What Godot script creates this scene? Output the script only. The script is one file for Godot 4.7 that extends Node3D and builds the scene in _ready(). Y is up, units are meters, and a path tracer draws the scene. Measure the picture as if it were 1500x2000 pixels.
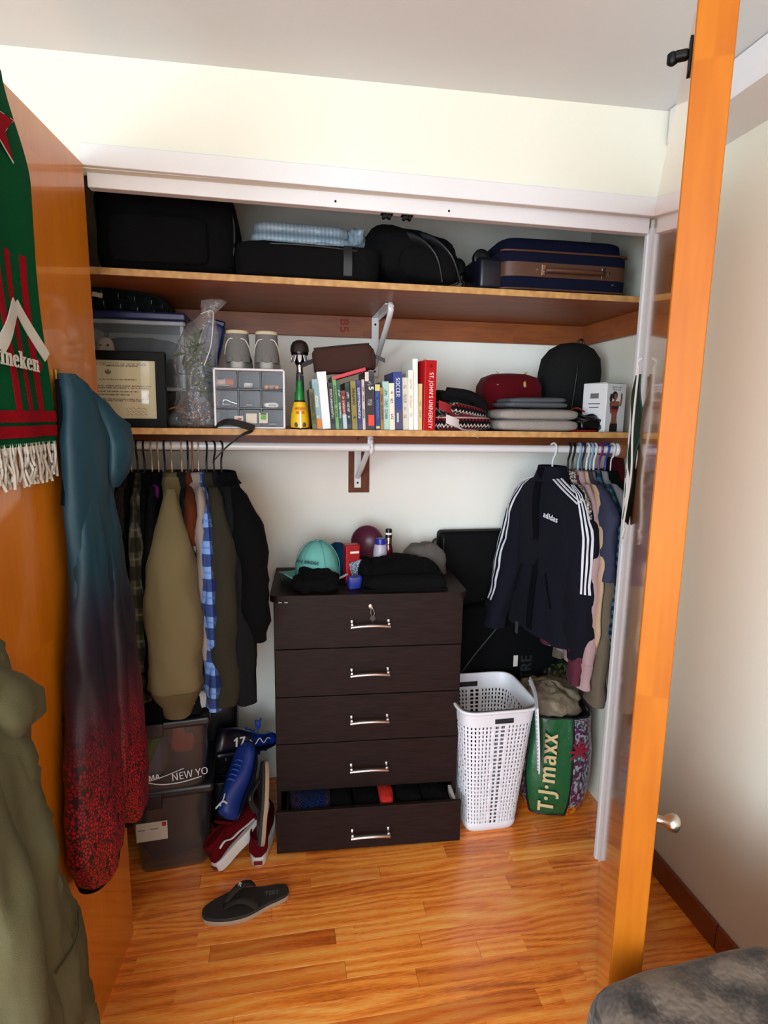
extends Node3D

var mats := {}
var taken := {}
var noise_a := FastNoiseLite.new()
var noise_b := FastNoiseLite.new()
var noise_c := FastNoiseLite.new()
var rng := RandomNumberGenerator.new()
var weave_tex: Texture2D
var crumple_tex: Texture2D
var plaster_tex: Texture2D

func _ready():
	noise_a.seed = 11; noise_a.noise_type = FastNoiseLite.TYPE_SIMPLEX_SMOOTH; noise_a.frequency = 1.0; noise_a.fractal_octaves = 3
	noise_b.seed = 29; noise_b.noise_type = FastNoiseLite.TYPE_SIMPLEX; noise_b.frequency = 1.0; noise_b.fractal_octaves = 1
	noise_c.seed = 7; noise_c.noise_type = FastNoiseLite.TYPE_CELLULAR; noise_c.frequency = 1.0; noise_c.fractal_type = FastNoiseLite.FRACTAL_NONE; noise_c.cellular_return_type = FastNoiseLite.RETURN_DISTANCE2_SUB
	rng.seed = 4242
	camera_and_light()
	shared_textures()
	room_shell()
	ceiling_lamp()
	closet_doors()
	closet_fittings()
	top_shelf()
	middle_shelf()
	books()
	hanging_left()
	hanging_right()
	dresser()
	dresser_top_things()
	floor_right()
	floor_left()
	door_hangings()
	bed()

func camera_and_light():
	var cam := Camera3D.new()
	cam.name = "camera"
	cam.fov = 83.14
	cam.near = 0.02
	cam.position = Vector3(0, 1.579, 1.6625)
	cam.basis = Basis(Vector3.UP, deg_to_rad(-10.108)) * Basis(Vector3.RIGHT, deg_to_rad(-9.455)) * Basis(Vector3.BACK, deg_to_rad(0.798))
	add_child(cam)
	cam.current = true
	var we := WorldEnvironment.new()
	we.name = "surroundings"
	var e := Environment.new()
	e.tonemap_mode = Environment.TONE_MAPPER_LINEAR
	e.tonemap_exposure = 0.665
	var sky := Sky.new()
	var sm := ProceduralSkyMaterial.new()
	sm.sky_top_color = Color(0.55, 0.70, 0.92)
	sm.sky_horizon_color = Color(0.88, 0.92, 0.97)
	sm.ground_bottom_color = Color(0.35, 0.34, 0.30)
	sm.ground_horizon_color = Color(0.62, 0.62, 0.60)
	sky.sky_material = sm
	e.sky = sky
	e.background_mode = Environment.BG_SKY
	e.background_energy_multiplier = 1.2
	e.sdfgi_enabled = true
	e.ssao_enabled = true
	e.ssil_enabled = true
	we.environment = e
	add_child(we)
	# daylight of the window behind the camera
	var day := AreaLight3D.new()
	day.name = "window_daylight"
	day.area_size = Vector2(2.3, 1.95)
	day.area_normalize_energy = true
	day.light_color = Color(0.88, 0.945, 1.0)
	day.light_energy = 21.0
	day.area_range = 12.0
	day.shadow_enabled = true
	day.position = Vector3(-0.95, 1.30, 4.40)
	day.basis = Basis()
	add_child(day)
	# a second, smaller window in the left-hand wall
	var side := AreaLight3D.new()
	side.name = "side_window_daylight"
	side.area_size = Vector2(1.5, 1.25)
	side.area_normalize_energy = true
	side.light_color = Color(0.86, 0.94, 1.0)
	side.light_energy = 28.0
	side.area_range = 12.0
	side.shadow_enabled = true
	side.position = Vector3(-2.12, 1.5, 3.40)
	side.basis = Basis(Vector3.UP, deg_to_rad(-90.0))
	add_child(side)

# ---------------------------------------------------------------- naming
func numbered(n: String) -> String:
	if not taken.has(n):
		taken[n] = 0
		return n
	taken[n] += 1
	return "%s_%03d" % [n, taken[n]]

func thing(called: String, label: String, category: String, at := Vector3.ZERO, turn := Vector3.ZERO, group := "") -> Node3D:
	var o := Node3D.new()
	o.name = numbered(called)
	o.position = at
	o.rotation_degrees = turn
	o.set_meta("label", label)
	o.set_meta("category", category)
	if group != "":
		o.set_meta("group", group)
	add_child(o, true)
	return o

func part(parent: Node3D, called: String, mesh: Mesh, m: Material, at := Vector3.ZERO, turn := Vector3.ZERO) -> MeshInstance3D:
	var o := MeshInstance3D.new()
	o.name = called
	o.mesh = mesh
	o.material_override = m
	o.position = at
	o.rotation_degrees = turn
	parent.add_child(o, true)
	return o

func one(called: String, mesh: Mesh, m: Material, label: String, category: String, at := Vector3.ZERO, turn := Vector3.ZERO, group := "") -> MeshInstance3D:
	var o := part(self, numbered(called), mesh, m, at, turn)
	o.set_meta("label", label)
	o.set_meta("category", category)
	if group != "":
		o.set_meta("group", group)
	return o

func structure(called: String, mesh: Mesh, m: Material, label: String, category: String, at := Vector3.ZERO, turn := Vector3.ZERO) -> MeshInstance3D:
	var o := one(called, mesh, m, label, category, at, turn)
	o.set_meta("kind", "structure")
	return o

# ---------------------------------------------------------------- materials
func mat(key: String, c: Color, rough := 0.8, o := {}) -> StandardMaterial3D:
	if mats.has(key):
		return mats[key]
	var m := StandardMaterial3D.new()
	m.resource_name = key
	m.albedo_color = c
	m.roughness = rough
	m.metallic = o.get("metal", 0.0)
	m.metallic_specular = o.get("spec", 0.5)
	if o.has("tex"):
		m.albedo_texture = o.tex
	if o.has("clear"):
		m.clearcoat_enabled = true
		m.clearcoat = o.clear
		m.clearcoat_roughness = o.get("clear_rough", 0.1)
	if o.has("bump"):
		m.heightmap_enabled = true
		m.heightmap_texture = o.bump
		m.heightmap_scale = o.get("depth", 0.1)
	if o.has("tri"):
		m.uv1_triplanar = true
		m.uv1_scale = o.tri if o.tri is Vector3 else Vector3.ONE * o.tri
		m.uv1_triplanar_sharpness = 4.0
	if o.has("rim"):
		m.rim_enabled = true
		m.rim = o.rim
		m.rim_tint = 0.6
	if o.has("vc"):
		m.vertex_color_use_as_albedo = true
	if o.has("alpha"):
		m.transparency = BaseMaterial3D.TRANSPARENCY_ALPHA
		m.albedo_color.a = o.alpha
	if o.has("back"):
		m.backlight_enabled = true
		m.backlight = o.back
	if o.has("clamp"):
		m.texture_repeat = false
	mats[key] = m
	return m

func cloth(key: String, c: Color, o := {}) -> StandardMaterial3D:
	var d := {"bump": weave_tex, "depth": 0.05, "tri": 9.0, "rim": 0.06, "spec": 0.22}
	d.merge(o, true)
	return mat(key, c, 0.92, d)

func plastic(key: String, c: Color, rough := 0.35, o := {}) -> StandardMaterial3D:
	return mat(key, c, rough, o)

func noise_texture(size: int, freq: float, octaves: int, kind := FastNoiseLite.TYPE_SIMPLEX_SMOOTH, sd := 3) -> NoiseTexture2D:
	var n := FastNoiseLite.new()
	n.seed = sd
	n.noise_type = kind
	n.frequency = freq
	n.fractal_octaves = octaves
	var t := NoiseTexture2D.new()
	t.width = size; t.height = size
	t.seamless = true
	t.noise = n
	return t

func paint(w: int, h: int, f: Callable) -> ImageTexture:
	var im := Image.create_empty(w, h, false, Image.FORMAT_RGB8)
	for y in h:
		for x in w:
			im.set_pixel(x, y, f.call((x + 0.5) / w, (y + 0.5) / h))
	return ImageTexture.create_from_image(im)

func shared_textures():
	weave_tex = noise_texture(256, 0.12, 3, FastNoiseLite.TYPE_SIMPLEX, 5)
	crumple_tex = noise_texture(256, 0.02, 4, FastNoiseLite.TYPE_SIMPLEX_SMOOTH, 8)
	plaster_tex = noise_texture(256, 0.06, 4, FastNoiseLite.TYPE_SIMPLEX_SMOOTH, 13)

# ---------------------------------------------------------------- meshes
func build_mesh(v: PackedVector3Array, n: PackedVector3Array, uv: PackedVector2Array, ix: PackedInt32Array, col := PackedColorArray()) -> ArrayMesh:
	var a := []
	a.resize(Mesh.ARRAY_MAX)
	a[Mesh.ARRAY_VERTEX] = v
	a[Mesh.ARRAY_NORMAL] = n
	a[Mesh.ARRAY_TEX_UV] = uv
	if col.size():
		a[Mesh.ARRAY_COLOR] = col
	a[Mesh.ARRAY_INDEX] = ix
	var m := ArrayMesh.new()
	m.add_surface_from_arrays(Mesh.PRIMITIVE_TRIANGLES, a)
	return m

# rows of rings; ring points run x -> z; closed rings must not repeat their first point
func grid(rows: Array, closed := false, cap_low := false, cap_high := false) -> ArrayMesh:
	var v := PackedVector3Array()
	var uv := PackedVector2Array()
	var ix := PackedInt32Array()
	var nr: int = rows.size()
	var k: int = rows[0].size()
	var m: int = k + 1 if closed else k
	for i in nr:
		for j in m:
			v.append(rows[i][j % k])
			uv.append(Vector2(float(j) / (m - 1), 1.0 - float(i) / maxi(1, nr - 1)))
	var n := PackedVector3Array()
	n.resize(v.size())
	for i in nr - 1:
		for j in m - 1:
			var a: int = i * m + j
			var b: int = a + 1
			var d: int = a + m
			var c: int = d + 1
			var f := (v[c] - v[a]).cross(v[b] - v[d])
			f = (v[d] - v[a]).cross(v[b] - v[a]) + (v[b] - v[c]).cross(v[d] - v[c])
			n[a] += f; n[b] += f; n[c] += f; n[d] += f
			ix.append_array(PackedInt32Array([a, b, c, a, c, d]))
	if closed:
		for i in nr:
			var s := n[i * m] + n[i * m + m - 1]
			n[i * m] = s
			n[i * m + m - 1] = s
	for q in n.size():
		n[q] = n[q].normalized() if n[q].length_squared() > 1e-20 else Vector3.UP
	for side in 2:
		if (side == 0 and not cap_low) or (side == 1 and not cap_high):
			continue
		var r: int = 0 if side == 0 else nr - 1
		var mid := Vector3.ZERO
		for j in k:
			mid += rows[r][j]
		mid /= k
		var nn := Vector3.ZERO
		for j in k:
			nn += (rows[r][(j + 1) % k] - mid).cross(rows[r][j] - mid)
		nn = nn.normalized() * (1.0 if side == 1 else -1.0)
		var first := v.size()
		v.append(mid); n.append(nn); uv.append(Vector2(0.5, 0.5))
		for j in k:
			v.append(rows[r][j]); n.append(nn); uv.append(Vector2(0.5, 0.5))
		for j in k:
			var p := first + 1 + j
			var q := first + 1 + (j + 1) % k
			ix.append_array(PackedInt32Array([first, p, q] if side == 1 else [first, q, p]))
	return build_mesh(v, n, uv, ix)

# sharp creases: peaks where the noise crosses zero
func crease(p: Vector3, freq: float, sd: float) -> float:
	return 1.0 - 2.2 * absf(noise_a.get_noise_3dv(p * freq + Vector3(sd, -sd * 0.7, sd * 1.9)))

func spow(x: float, e: float) -> float:
	return signf(x) * pow(absf(x), e)

# a superellipse ring in the xz plane; e = 1 ellipse, towards 0 a rectangle
func ring(c: Vector3, a: float, b: float, e := 1.0, seg := 24, turn := 0.0) -> PackedVector3Array:
	var p := PackedVector3Array()
	for j in seg:
		var t := TAU * j / seg
		var x := a * spow(cos(t), e)
		var z := b * spow(sin(t), e)
		p.append(c + Vector3(x * cos(turn) - z * sin(turn), 0, x * sin(turn) + z * cos(turn)))
	return p

func lathe(prof: Array, seg := 24, cap_low := true, cap_high := true) -> ArrayMesh:
	var rows := []
	for p in prof:
		rows.append(ring(Vector3(0, p[1], 0), p[0], p[0], 1.0, seg))
	return grid(rows, true, cap_low, cap_high)

# noise displacement away from each row's centre
func crumple(rows: Array, amp: float, freq: float, sd := 0.0, stretch := Vector3.ONE) -> Array:
	var out := []
	for r in rows:
		var mid := Vector3.ZERO
		for p in r:
			mid += p
		mid /= r.size()
		var q := PackedVector3Array()
		for p in r:
			var d: Vector3 = p - mid
			var s := noise_a.get_noise_3dv(p * stretch * freq + Vector3(sd, sd * 1.7, -sd))
			q.append(p + (d.normalized() * s * amp if d.length() > 1e-5 else Vector3.ZERO))
		out.append(q)
	return out

# a soft closed lump: superellipsoid with noise; exponents near 1 round, near 0.2 boxy
func lump(size: Vector3, e := 0.5, e2 := 0.5, amp := 0.0, freq := 6.0, sd := 0.0, rows_n := 20, seg := 36, floor_flat := true) -> ArrayMesh:
	var rows := []
	for i in rows_n + 1:
		var t := -PI / 2 + PI * i / rows_n
		var y := spow(sin(t), e) * size.y / 2
		var w := maxf(spow(cos(t), e), 0.002)
		rows.append(ring(Vector3(0, y, 0), size.x / 2 * w, size.z / 2 * w, e2, seg))
	if amp > 0.0:
		var out := []
		for r in rows:
			var q := PackedVector3Array()
			for p in r:
				var d: Vector3 = p.normalized()
				var s := noise_a.get_noise_3dv(p * freq + Vector3(sd, sd * 1.3, -sd))
				var moved: Vector3 = p + d * s * amp
				if floor_flat:
					moved.y = maxf(moved.y, -size.y / 2)
				q.append(moved)
			out.append(q)
		rows = out
	return grid(rows, true)

# a box with rounded edges
func rbox(s: Vector3, r: float, seg := 2) -> ArrayMesh:
	var h := s / 2
	r = minf(r, minf(h.x, minf(h.y, h.z)) * 0.999)
	var v := PackedVector3Array()
	var n := PackedVector3Array()
	var uv := PackedVector2Array()
	var ix := PackedInt32Array()
	for f in 6:
		var ax := f / 2
		var sg := 1.0 if f % 2 == 0 else -1.0
		var u := (ax + 1) % 3
		var w := (ax + 2) % 3
		var cu := []
		var cw := []
		for q in [[cu, u], [cw, w]]:
			for i in seg + 1:
				q[0].append(-h[q[1]] + r * (1.0 - cos(PI / 4 * i / seg) / 1.0 * 1.0 + 0.0) if false else -h[q[1]] + r * tan(PI / 4 * i / seg))
			for i in seg + 1:
				q[0].append(h[q[1]] - r * tan(PI / 4 * (seg - i) / seg))
		var first := v.size()
		for a in cu:
			for b in cw:
				var p := Vector3.ZERO
				p[ax] = h[ax] * sg
				p[u] = a
				p[w] = b
				var inner := p.clamp(-h + Vector3.ONE * r, h - Vector3.ONE * r)
				var d := (p - inner).normalized()
				v.append(inner + d * r)
				n.append(d)
				var pu: float = a / s[u] + 0.5
				var pw: float = b / s[w] + 0.5
				if ax == 0:
					uv.append(Vector2(1.0 - pw if sg > 0 else pw, 1.0 - pu))
				elif ax == 1:
					uv.append(Vector2(pw, pu))
				else:
					uv.append(Vector2(pu if sg > 0 else 1.0 - pu, 1.0 - pw))
		var c: int = cw.size()
		for i in cu.size() - 1:
			for j in c - 1:
				var a: int = first + i * c + j
				if sg > 0:
					ix.append_array(PackedInt32Array([a, a + 1, a + c + 1, a, a + c + 1, a + c]))
				else:
					ix.append_array(PackedInt32Array([a, a + c + 1, a + 1, a, a + c, a + c + 1]))
	return build_mesh(v, n, uv, ix)

func box(s: Vector3) -> ArrayMesh:
	return rbox(s, minf(0.0015, minf(s.x, minf(s.y, s.z)) * 0.3), 1)

# a round bar along points
func tube(pts: Array, radius, seg := 10, flat := 1.0, up := Vector3.UP) -> ArrayMesh:
	var rows := []
	var cnt: int = pts.size()
	for i in cnt:
		var t: Vector3 = (pts[mini(i + 1, cnt - 1)] - pts[maxi(i - 1, 0)]).normalized()
		var s := up.cross(t)
		if s.length() < 0.05:
			s = Vector3.RIGHT.cross(t)
		s = s.normalized()
		var w := t.cross(s).normalized()
		var r: float = radius[i] if radius is Array else radius
		var q := PackedVector3Array()
		for j in seg:
			var a := TAU * j / seg
			q.append(pts[i] + s * cos(a) * r - w * sin(a) * r * flat)
		rows.append(q)
	return grid(rows, true, true, true)

func curve(pts: Array, steps := 6) -> Array:
	var out := []
	var c: int = pts.size()
	for i in c - 1:
		var p0: Vector3 = pts[maxi(i - 1, 0)]
		var p1: Vector3 = pts[i]
		var p2: Vector3 = pts[i + 1]
		var p3: Vector3 = pts[mini(i + 2, c - 1)]
		for k in steps:
			out.append(p1.cubic_interpolate(p2, p0, p3, float(k) / steps))
	out.append(pts[c - 1])
	return out

# an outline in xy given a depth along z, front face at +z
func slab(poly: PackedVector2Array, depth: float, uv_fit := false) -> ArrayMesh:
	var tri := Geometry2D.triangulate_polygon(poly)
	var v := PackedVector3Array()
	var n := PackedVector3Array()
	var uv := PackedVector2Array()
	var ix := PackedInt32Array()
	var lo := poly[0]
	var hi := poly[0]
	for p in poly:
		lo = lo.min(p); hi = hi.max(p)
	for side in 2:
		var first := v.size()
		for p in poly:
			v.append(Vector3(p.x, p.y, depth / 2 if side == 0 else -depth / 2))
			n.append(Vector3(0, 0, 1 if side == 0 else -1))
			uv.append(Vector2((p.x - lo.x) / (hi.x - lo.x), (hi.y - p.y) / (hi.y - lo.y)))
		for t in range(0, tri.size(), 3):
			var a := poly[tri[t]]
			var cw := (poly[tri[t + 1]] - a).cross(poly[tri[t + 2]] - a) < 0.0
			if cw == (side == 0):
				ix.append_array(PackedInt32Array([first + tri[t], first + tri[t + 1], first + tri[t + 2]]))
			else:
				ix.append_array(PackedInt32Array([first + tri[t], first + tri[t + 2], first + tri[t + 1]]))
	for i in poly.size():
		var p := poly[i]
		var q := poly[(i + 1) % poly.size()]
		var d := (q - p).normalized()
		var area := 0.0
		for k in poly.size():
			area += poly[k].cross(poly[(k + 1) % poly.size()])
		var o := Vector3(d.y, -d.x, 0) * signf(area)
		var first := v.size()
		for c in [[p, 0.5], [q, 0.5], [q, -0.5], [p, -0.5]]:
			v.append(Vector3(c[0].x, c[0].y, depth * c[1]))
			n.append(o)
			uv.append(Vector2((c[0].x - lo.x) / (hi.x - lo.x), (hi.y - c[0].y) / (hi.y - lo.y)))
		if area > 0.0:
			ix.append_array(PackedInt32Array([first, first + 1, first + 2, first, first + 2, first + 3]))
		else:
			ix.append_array(PackedInt32Array([first, first + 2, first + 1, first, first + 3, first + 2]))
	return build_mesh(v, n, uv, ix)

# a sheet of cloth with thickness: f(u, v) -> Vector3, u along x, v downwards
func sheet(f: Callable, nu := 24, nv := 24, thick := 0.004) -> ArrayMesh:
	var P := []
	for i in nv + 1:
		var r := PackedVector3Array()
		for j in nu + 1:
			r.append(f.call(float(j) / nu, 1.0 - float(i) / nv))
		P.append(r)
	var v := PackedVector3Array()
	var n := PackedVector3Array()
	var uv := PackedVector2Array()
	var ix := PackedInt32Array()
	var m := nu + 1
	var nn := PackedVector3Array()
	for i in nv + 1:
		for j in m:
			var du: Vector3 = P[i][mini(j + 1, nu)] - P[i][maxi(j - 1, 0)]
			var dv: Vector3 = P[mini(i + 1, nv)][j] - P[maxi(i - 1, 0)][j]
			nn.append(du.cross(dv).normalized())
	for side in 2:
		for i in nv + 1:
			for j in m:
				v.append(P[i][j] + nn[i * m + j] * (thick / 2 if side == 0 else -thick / 2))
				n.append(nn[i * m + j] * (1.0 if side == 0 else -1.0))
				uv.append(Vector2(float(j) / nu, 1.0 - float(i) / nv))
	var half := (nv + 1) * m
	for i in nv:
		for j in nu:
			var a := i * m + j
			ix.append_array(PackedInt32Array([a, a + m + 1, a + 1, a, a + m, a + m + 1]))
			a += half
			ix.append_array(PackedInt32Array([a, a + 1, a + m + 1, a, a + m + 1, a + m]))
	var rim := []
	for j in nu: rim.append([j, j + 1])
	for i in nv: rim.append([i * m + nu, (i + 1) * m + nu])
	for j in nu: rim.append([nv * m + nu - j, nv * m + nu - j - 1])
	for i in nv: rim.append([(nv - i) * m, (nv - i - 1) * m])
	for e in rim:
		var first := v.size()
		var o: Vector3 = (v[e[1]] - v[e[0]]).cross(nn[e[0]]).normalized()
		for q in [e[0], e[1], e[1] + half, e[0] + half]:
			v.append(v[q]); n.append(o); uv.append(uv[q])
		ix.append_array(PackedInt32Array([first, first + 1, first + 2, first, first + 2, first + 3]))
	return build_mesh(v, n, uv, ix)

# a thin print: front at +z, uv upright
func panel(w: float, h: float, thick := 0.0008) -> ArrayMesh:
	return slab(PackedVector2Array([Vector2(-w / 2, -h / 2), Vector2(w / 2, -h / 2), Vector2(w / 2, h / 2), Vector2(-w / 2, h / 2)]), thick)

func text(s: String, height: float, bold := false, serif := false, depth := 0.0012) -> TextMesh:
	var t := TextMesh.new()
	var f := SystemFont.new()
	f.font_names = PackedStringArray(["Droid Serif" if serif else "Droid Sans"])
	f.font_weight = 700 if bold else 400
	t.font = f
	t.text = s
	t.font_size = 32
	t.pixel_size = height / 24.0
	t.depth = depth
	t.curve_step = 4.0
	return t

# join several placed meshes into one
func join(list: Array) -> ArrayMesh:
	var st := SurfaceTool.new()
	st.begin(Mesh.PRIMITIVE_TRIANGLES)
	for q in list:
		st.append_from(q[0], 0, q[1] if q[1] is Transform3D else Transform3D(Basis(), q[1]))
	return st.commit()

func xf(at: Vector3, deg := Vector3.ZERO, sc := Vector3.ONE) -> Transform3D:
	return Transform3D(Basis.from_euler(deg * PI / 180.0).scaled_local(sc), at)

# ================================================================ room
var oak: Array = []
var birch: StandardMaterial3D

func oak_pixel(x: float, y: float) -> Color:
	# x along the plank (1.6 m), y across ten strips
	var s := floorf(y * 10.0)
	var v := y * 10.0 - s - 0.5
	var warp := noise_a.get_noise_3d(x * 1.3, s * 7.3, v * 0.25)
	var bow := 0.5 + 0.5 * sin(s * 5.3)
	var rings := sin(v * (9.0 + 8.0 * bow) + warp * (6.0 + 16.0 * bow) + s * 2.0) * 0.8
	var fine := noise_b.get_noise_3d(x * 22.0, y * 520.0, 3.0) * 0.5 + noise_b.get_noise_3d(x * 60.0, y * 900.0, 8.0) * 0.3
	var tone := 0.56 + 0.19 * rings + 0.34 * fine + 0.34 * noise_a.get_noise_3d(x * 2.0, s * 3.1, 9.0)
	var dark := Color(0.60, 0.265, 0.075)
	var mid := Color(0.95, 0.535, 0.19)
	var pale := Color(1.0, 0.75, 0.40)
	return dark.lerp(mid, clampf(tone * 2.0, 0, 1)).lerp(pale, clampf(tone * 2.0 - 1.0, 0, 1))

func birch_pixel(x: float, y: float) -> Color:
	var n := noise_a.get_noise_2d(x * 9.0, y * 1.6) * 0.5 + noise_b.get_noise_2d(x * 90.0, y * 5.0) * 0.16 + noise_a.get_noise_2d(x * 3.0 + 20.0, y * 3.0) * 0.3
	var t := clampf(0.5 + 0.6 * n, 0, 1)
	return Color(0.75, 0.395, 0.03).lerp(Color(0.87, 0.525, 0.08), t)

func plank_mesh(length: float, width: float, u0: float, strip: int) -> ArrayMesh:
	# chamfered top, sides 6 mm deep; uv: u along, v inside one strip of the oak texture
	var h := 0.006
	var c := 0.00035
	var v := PackedVector3Array()
	var n := PackedVector3Array()
	var uv := PackedVector2Array()
	var ix := PackedInt32Array()
	var l := length / 2
	var w := width / 2
	var rings := [[l, w, -h, 0.8], [l, w, -c, 0.8], [l - c, w - c, 0.0, 0.0]]
	for k in 2:
		var lo = rings[k]
		var hi = rings[k + 1]
		for e in 4:
			var sx := [1, -1, -1, 1]
			var sz := [-1, -1, 1, 1]
			var f := (e + 1) % 4
			var q := [Vector3(lo[0] * sx[e], lo[2], lo[1] * sz[e]), Vector3(lo[0] * sx[f], lo[2], lo[1] * sz[f]), Vector3(hi[0] * sx[f], hi[2], hi[1] * sz[f]), Vector3(hi[0] * sx[e], hi[2], hi[1] * sz[e])]
			var nn: Vector3 = (q[3] - q[0]).cross(q[1] - q[0]).normalized()
			var first := v.size()
			var out := Vector3(q[0].x + q[1].x, 0.001, q[0].z + q[1].z)
			if nn.dot(out) < 0.0:
				nn = -nn
				q.reverse()
			for p in q:
				v.append(p); n.append(nn)
				uv.append(Vector2(u0 + (p.x + l) / 1.6, (strip + 0.06 + 0.88 * (p.z + w) / width) / 10.0))
			ix.append_array(PackedInt32Array([first, first + 1, first + 2, first, first + 2, first + 3]))
	var first := v.size()
	for s in [[-1, -1], [1, -1], [1, 1], [-1, 1]]:
		var p := Vector3(rings[2][0] * s[0], 0, rings[2][1] * s[1])
		v.append(p); n.append(Vector3.UP)
		uv.append(Vector2(u0 + (p.x + l) / 1.6, (strip + 0.06 + 0.88 * (p.z + w) / width) / 10.0))
	ix.append_array(PackedInt32Array([first, first + 1, first + 2, first, first + 2, first + 3]))
	return build_mesh(v, n, uv, ix)

func room_shell():
	var paint_wall := mat("cream_wall_paint", Color(0.84, 0.825, 0.765), 0.75, {"bump": plaster_tex, "depth": 0.012, "tri": 5.0, "spec": 0.3})
	var paint_closet := mat("white_closet_paint", Color(0.955, 0.94, 0.895), 0.7, {"bump": plaster_tex, "depth": 0.03, "tri": 5.0, "spec": 0.3})
	var paint_ceiling := mat("ceiling_paint", Color(0.83, 0.845, 0.845), 0.85, {"bump": plaster_tex, "depth": 0.008, "tri": 4.0, "spec": 0.2})
	var paint_trim := mat("white_trim_paint", Color(0.82, 0.805, 0.80), 0.4, {"bump": plaster_tex, "depth": 0.015, "tri": 9.0})
	var oak_tex := paint(1024, 512, oak_pixel)
	for i in 5:
		var tint: Color = [Color(1, 1, 1), Color(0.95, 0.90, 0.84), Color(1.0, 0.98, 0.92), Color(0.98, 0.92, 0.90), Color(0.88, 0.79, 0.72)][i]
		oak.append(mat("varnished_oak_%d" % i, tint, 0.34, {"tex": oak_tex, "clear": 0.55, "clear_rough": 0.16}))
	var birch_tex := paint(256, 512, birch_pixel)
	birch = mat("varnished_birch", Color(1, 1, 1), 0.38, {"tex": birch_tex, "clear": 1.0, "clear_rough": 0.07, "tri": Vector3(1.0, 1.0, 1.0)})
	var oak_sub := mat("dark_subfloor", Color(0.16, 0.07, 0.03), 0.8)

	# floor: a slab with oak strips laid on it where the photograph looks, further off one continuous boarding
	var floor_node := structure("floor", box(Vector3(4.2, 0.1, 6.0)), oak_sub, "varnished oak strip floor running from the closet into the room", "floor", Vector3(-0.5, -0.056, 2.0))
	var width := 0.057
	var z := -0.70
	var row := 0
	while z < 0.66:
		var x := -0.80 - rng.randf() * 0.55
		while x < 1.30:
			var len := 0.35 + rng.randf() * 0.75
			var a := maxf(x, -0.80)
			var b := minf(x + len, 1.30)
			if b - a > 0.02:
				var me := plank_mesh(b - a - 0.0008, width - 0.0007, rng.randf(), rng.randi() % 10)
				part(floor_node, "plank", me, oak[[0, 0, 1, 2, 2, 3, 4][rng.randi() % 7]], Vector3((a + b) / 2 + 0.5, 0.056 - 0.0003 * rng.randf(), z + width / 2 - 2.0))
			x += len
		z += width
		row += 1
	var rest := []
	for k in 70:
		rest.append([plank_mesh(2.99, width - 0.0007, 0.1 * k, k % 10), Vector3(-0.2 + 0.5, 0.0555, z + width / 2 + k * width - 2.0)])
	for k in 24:
		rest.append([plank_mesh(1.39, width - 0.0007, 0.13 * k, k % 10), Vector3(-0.80 - 0.70 + 0.5, 0.0555, -0.70 + width / 2 + k * width - 2.0)])
	var far := part(floor_node, "far_boards", join(rest), oak[0])
	far.set_meta("kind", "stuff")

	structure("ceiling", rbox(Vector3(4.3, 0.2, 6.2), 0.002, 1), paint_ceiling, "plain off-white painted ceiling above the closet", "ceiling", Vector3(-0.5, 2.433 + 0.1, 2.0), Vector3(0, 0, 0.81))
	structure("wall_closet_back", box(Vector3(2.3, 2.45, 0.1)), paint_closet, "cream back wall inside the closet behind the shelves", "wall", Vector3(0.3, 1.225, -0.75))
	structure("wall_closet_left", box(Vector3(0.1, 2.45, 0.60)), paint_closet, "cream side wall inside the closet at its left end", "wall", Vector3(-0.69, 1.225, -0.40))
	structure("wall_right", box(Vector3(0.1, 2.46, 5.4)), paint_wall, "cream right-hand wall of the room beside the open closet door", "wall", Vector3(1.327, 1.23, 1.90))
	structure("wall_front_header", box(Vector3(3.578, 0.294, 0.05)), paint_wall, "cream wall strip over the closet opening up to the ceiling", "wall", Vector3(-0.512, 2.323, -0.025))
	structure("wall_front_left", box(Vector3(1.80, 2.176, 0.05)), paint_wall, "cream wall left of the closet opening behind the scarf door", "wall", Vector3(-0.495 - 0.905, 1.088, -0.025))
	structure("wall_front_right", box(Vector3(0.165, 2.176, 0.05)), paint_wall, "narrow cream wall between right jamb and room corner", "wall", Vector3(1.196, 1.088, -0.025))
	structure("wall_left", join([[box(Vector3(0.1, 2.5, 2.65)), Vector3(0, 0, -1.025)], [box(Vector3(0.1, 2.5, 0.45)), Vector3(0, 0, 2.125)], [box(Vector3(0.1, 0.85, 1.6)), Vector3(0, -0.825, 1.10)], [box(Vector3(0.1, 0.35, 1.6)), Vector3(0, 1.075, 1.10)]]), paint_wall, "cream left-hand wall of the room outside the view", "wall", Vector3(-2.25, 1.25, 2.30))
	var win2 := thing("window_2", "white framed window in the left wall outside the view", "window", Vector3(-2.25, 1.5, 3.40), Vector3(0, 90, 0))
	win2.set_meta("kind", "structure")
	part(win2, "window_frame", join([[box(Vector3(0.05, 1.3, 0.06)), Vector3(-0.775, 0, 0)], [box(Vector3(0.05, 1.3, 0.06)), Vector3(0.775, 0, 0)], [box(Vector3(1.5, 0.05, 0.06)), Vector3(0, 0.625, 0)], [box(Vector3(1.5, 0.05, 0.06)), Vector3(0, -0.625, 0)], [box(Vector3(0.04, 1.2, 0.05)), Vector3(0, 0, 0)]]), paint_trim)
	part(win2, "pane", panel(1.5, 1.2, 0.004), mat("window_glass", Color(1, 1, 1), 0.02, {"alpha": 0.05}), Vector3(0, 0, 0.01))
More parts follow.
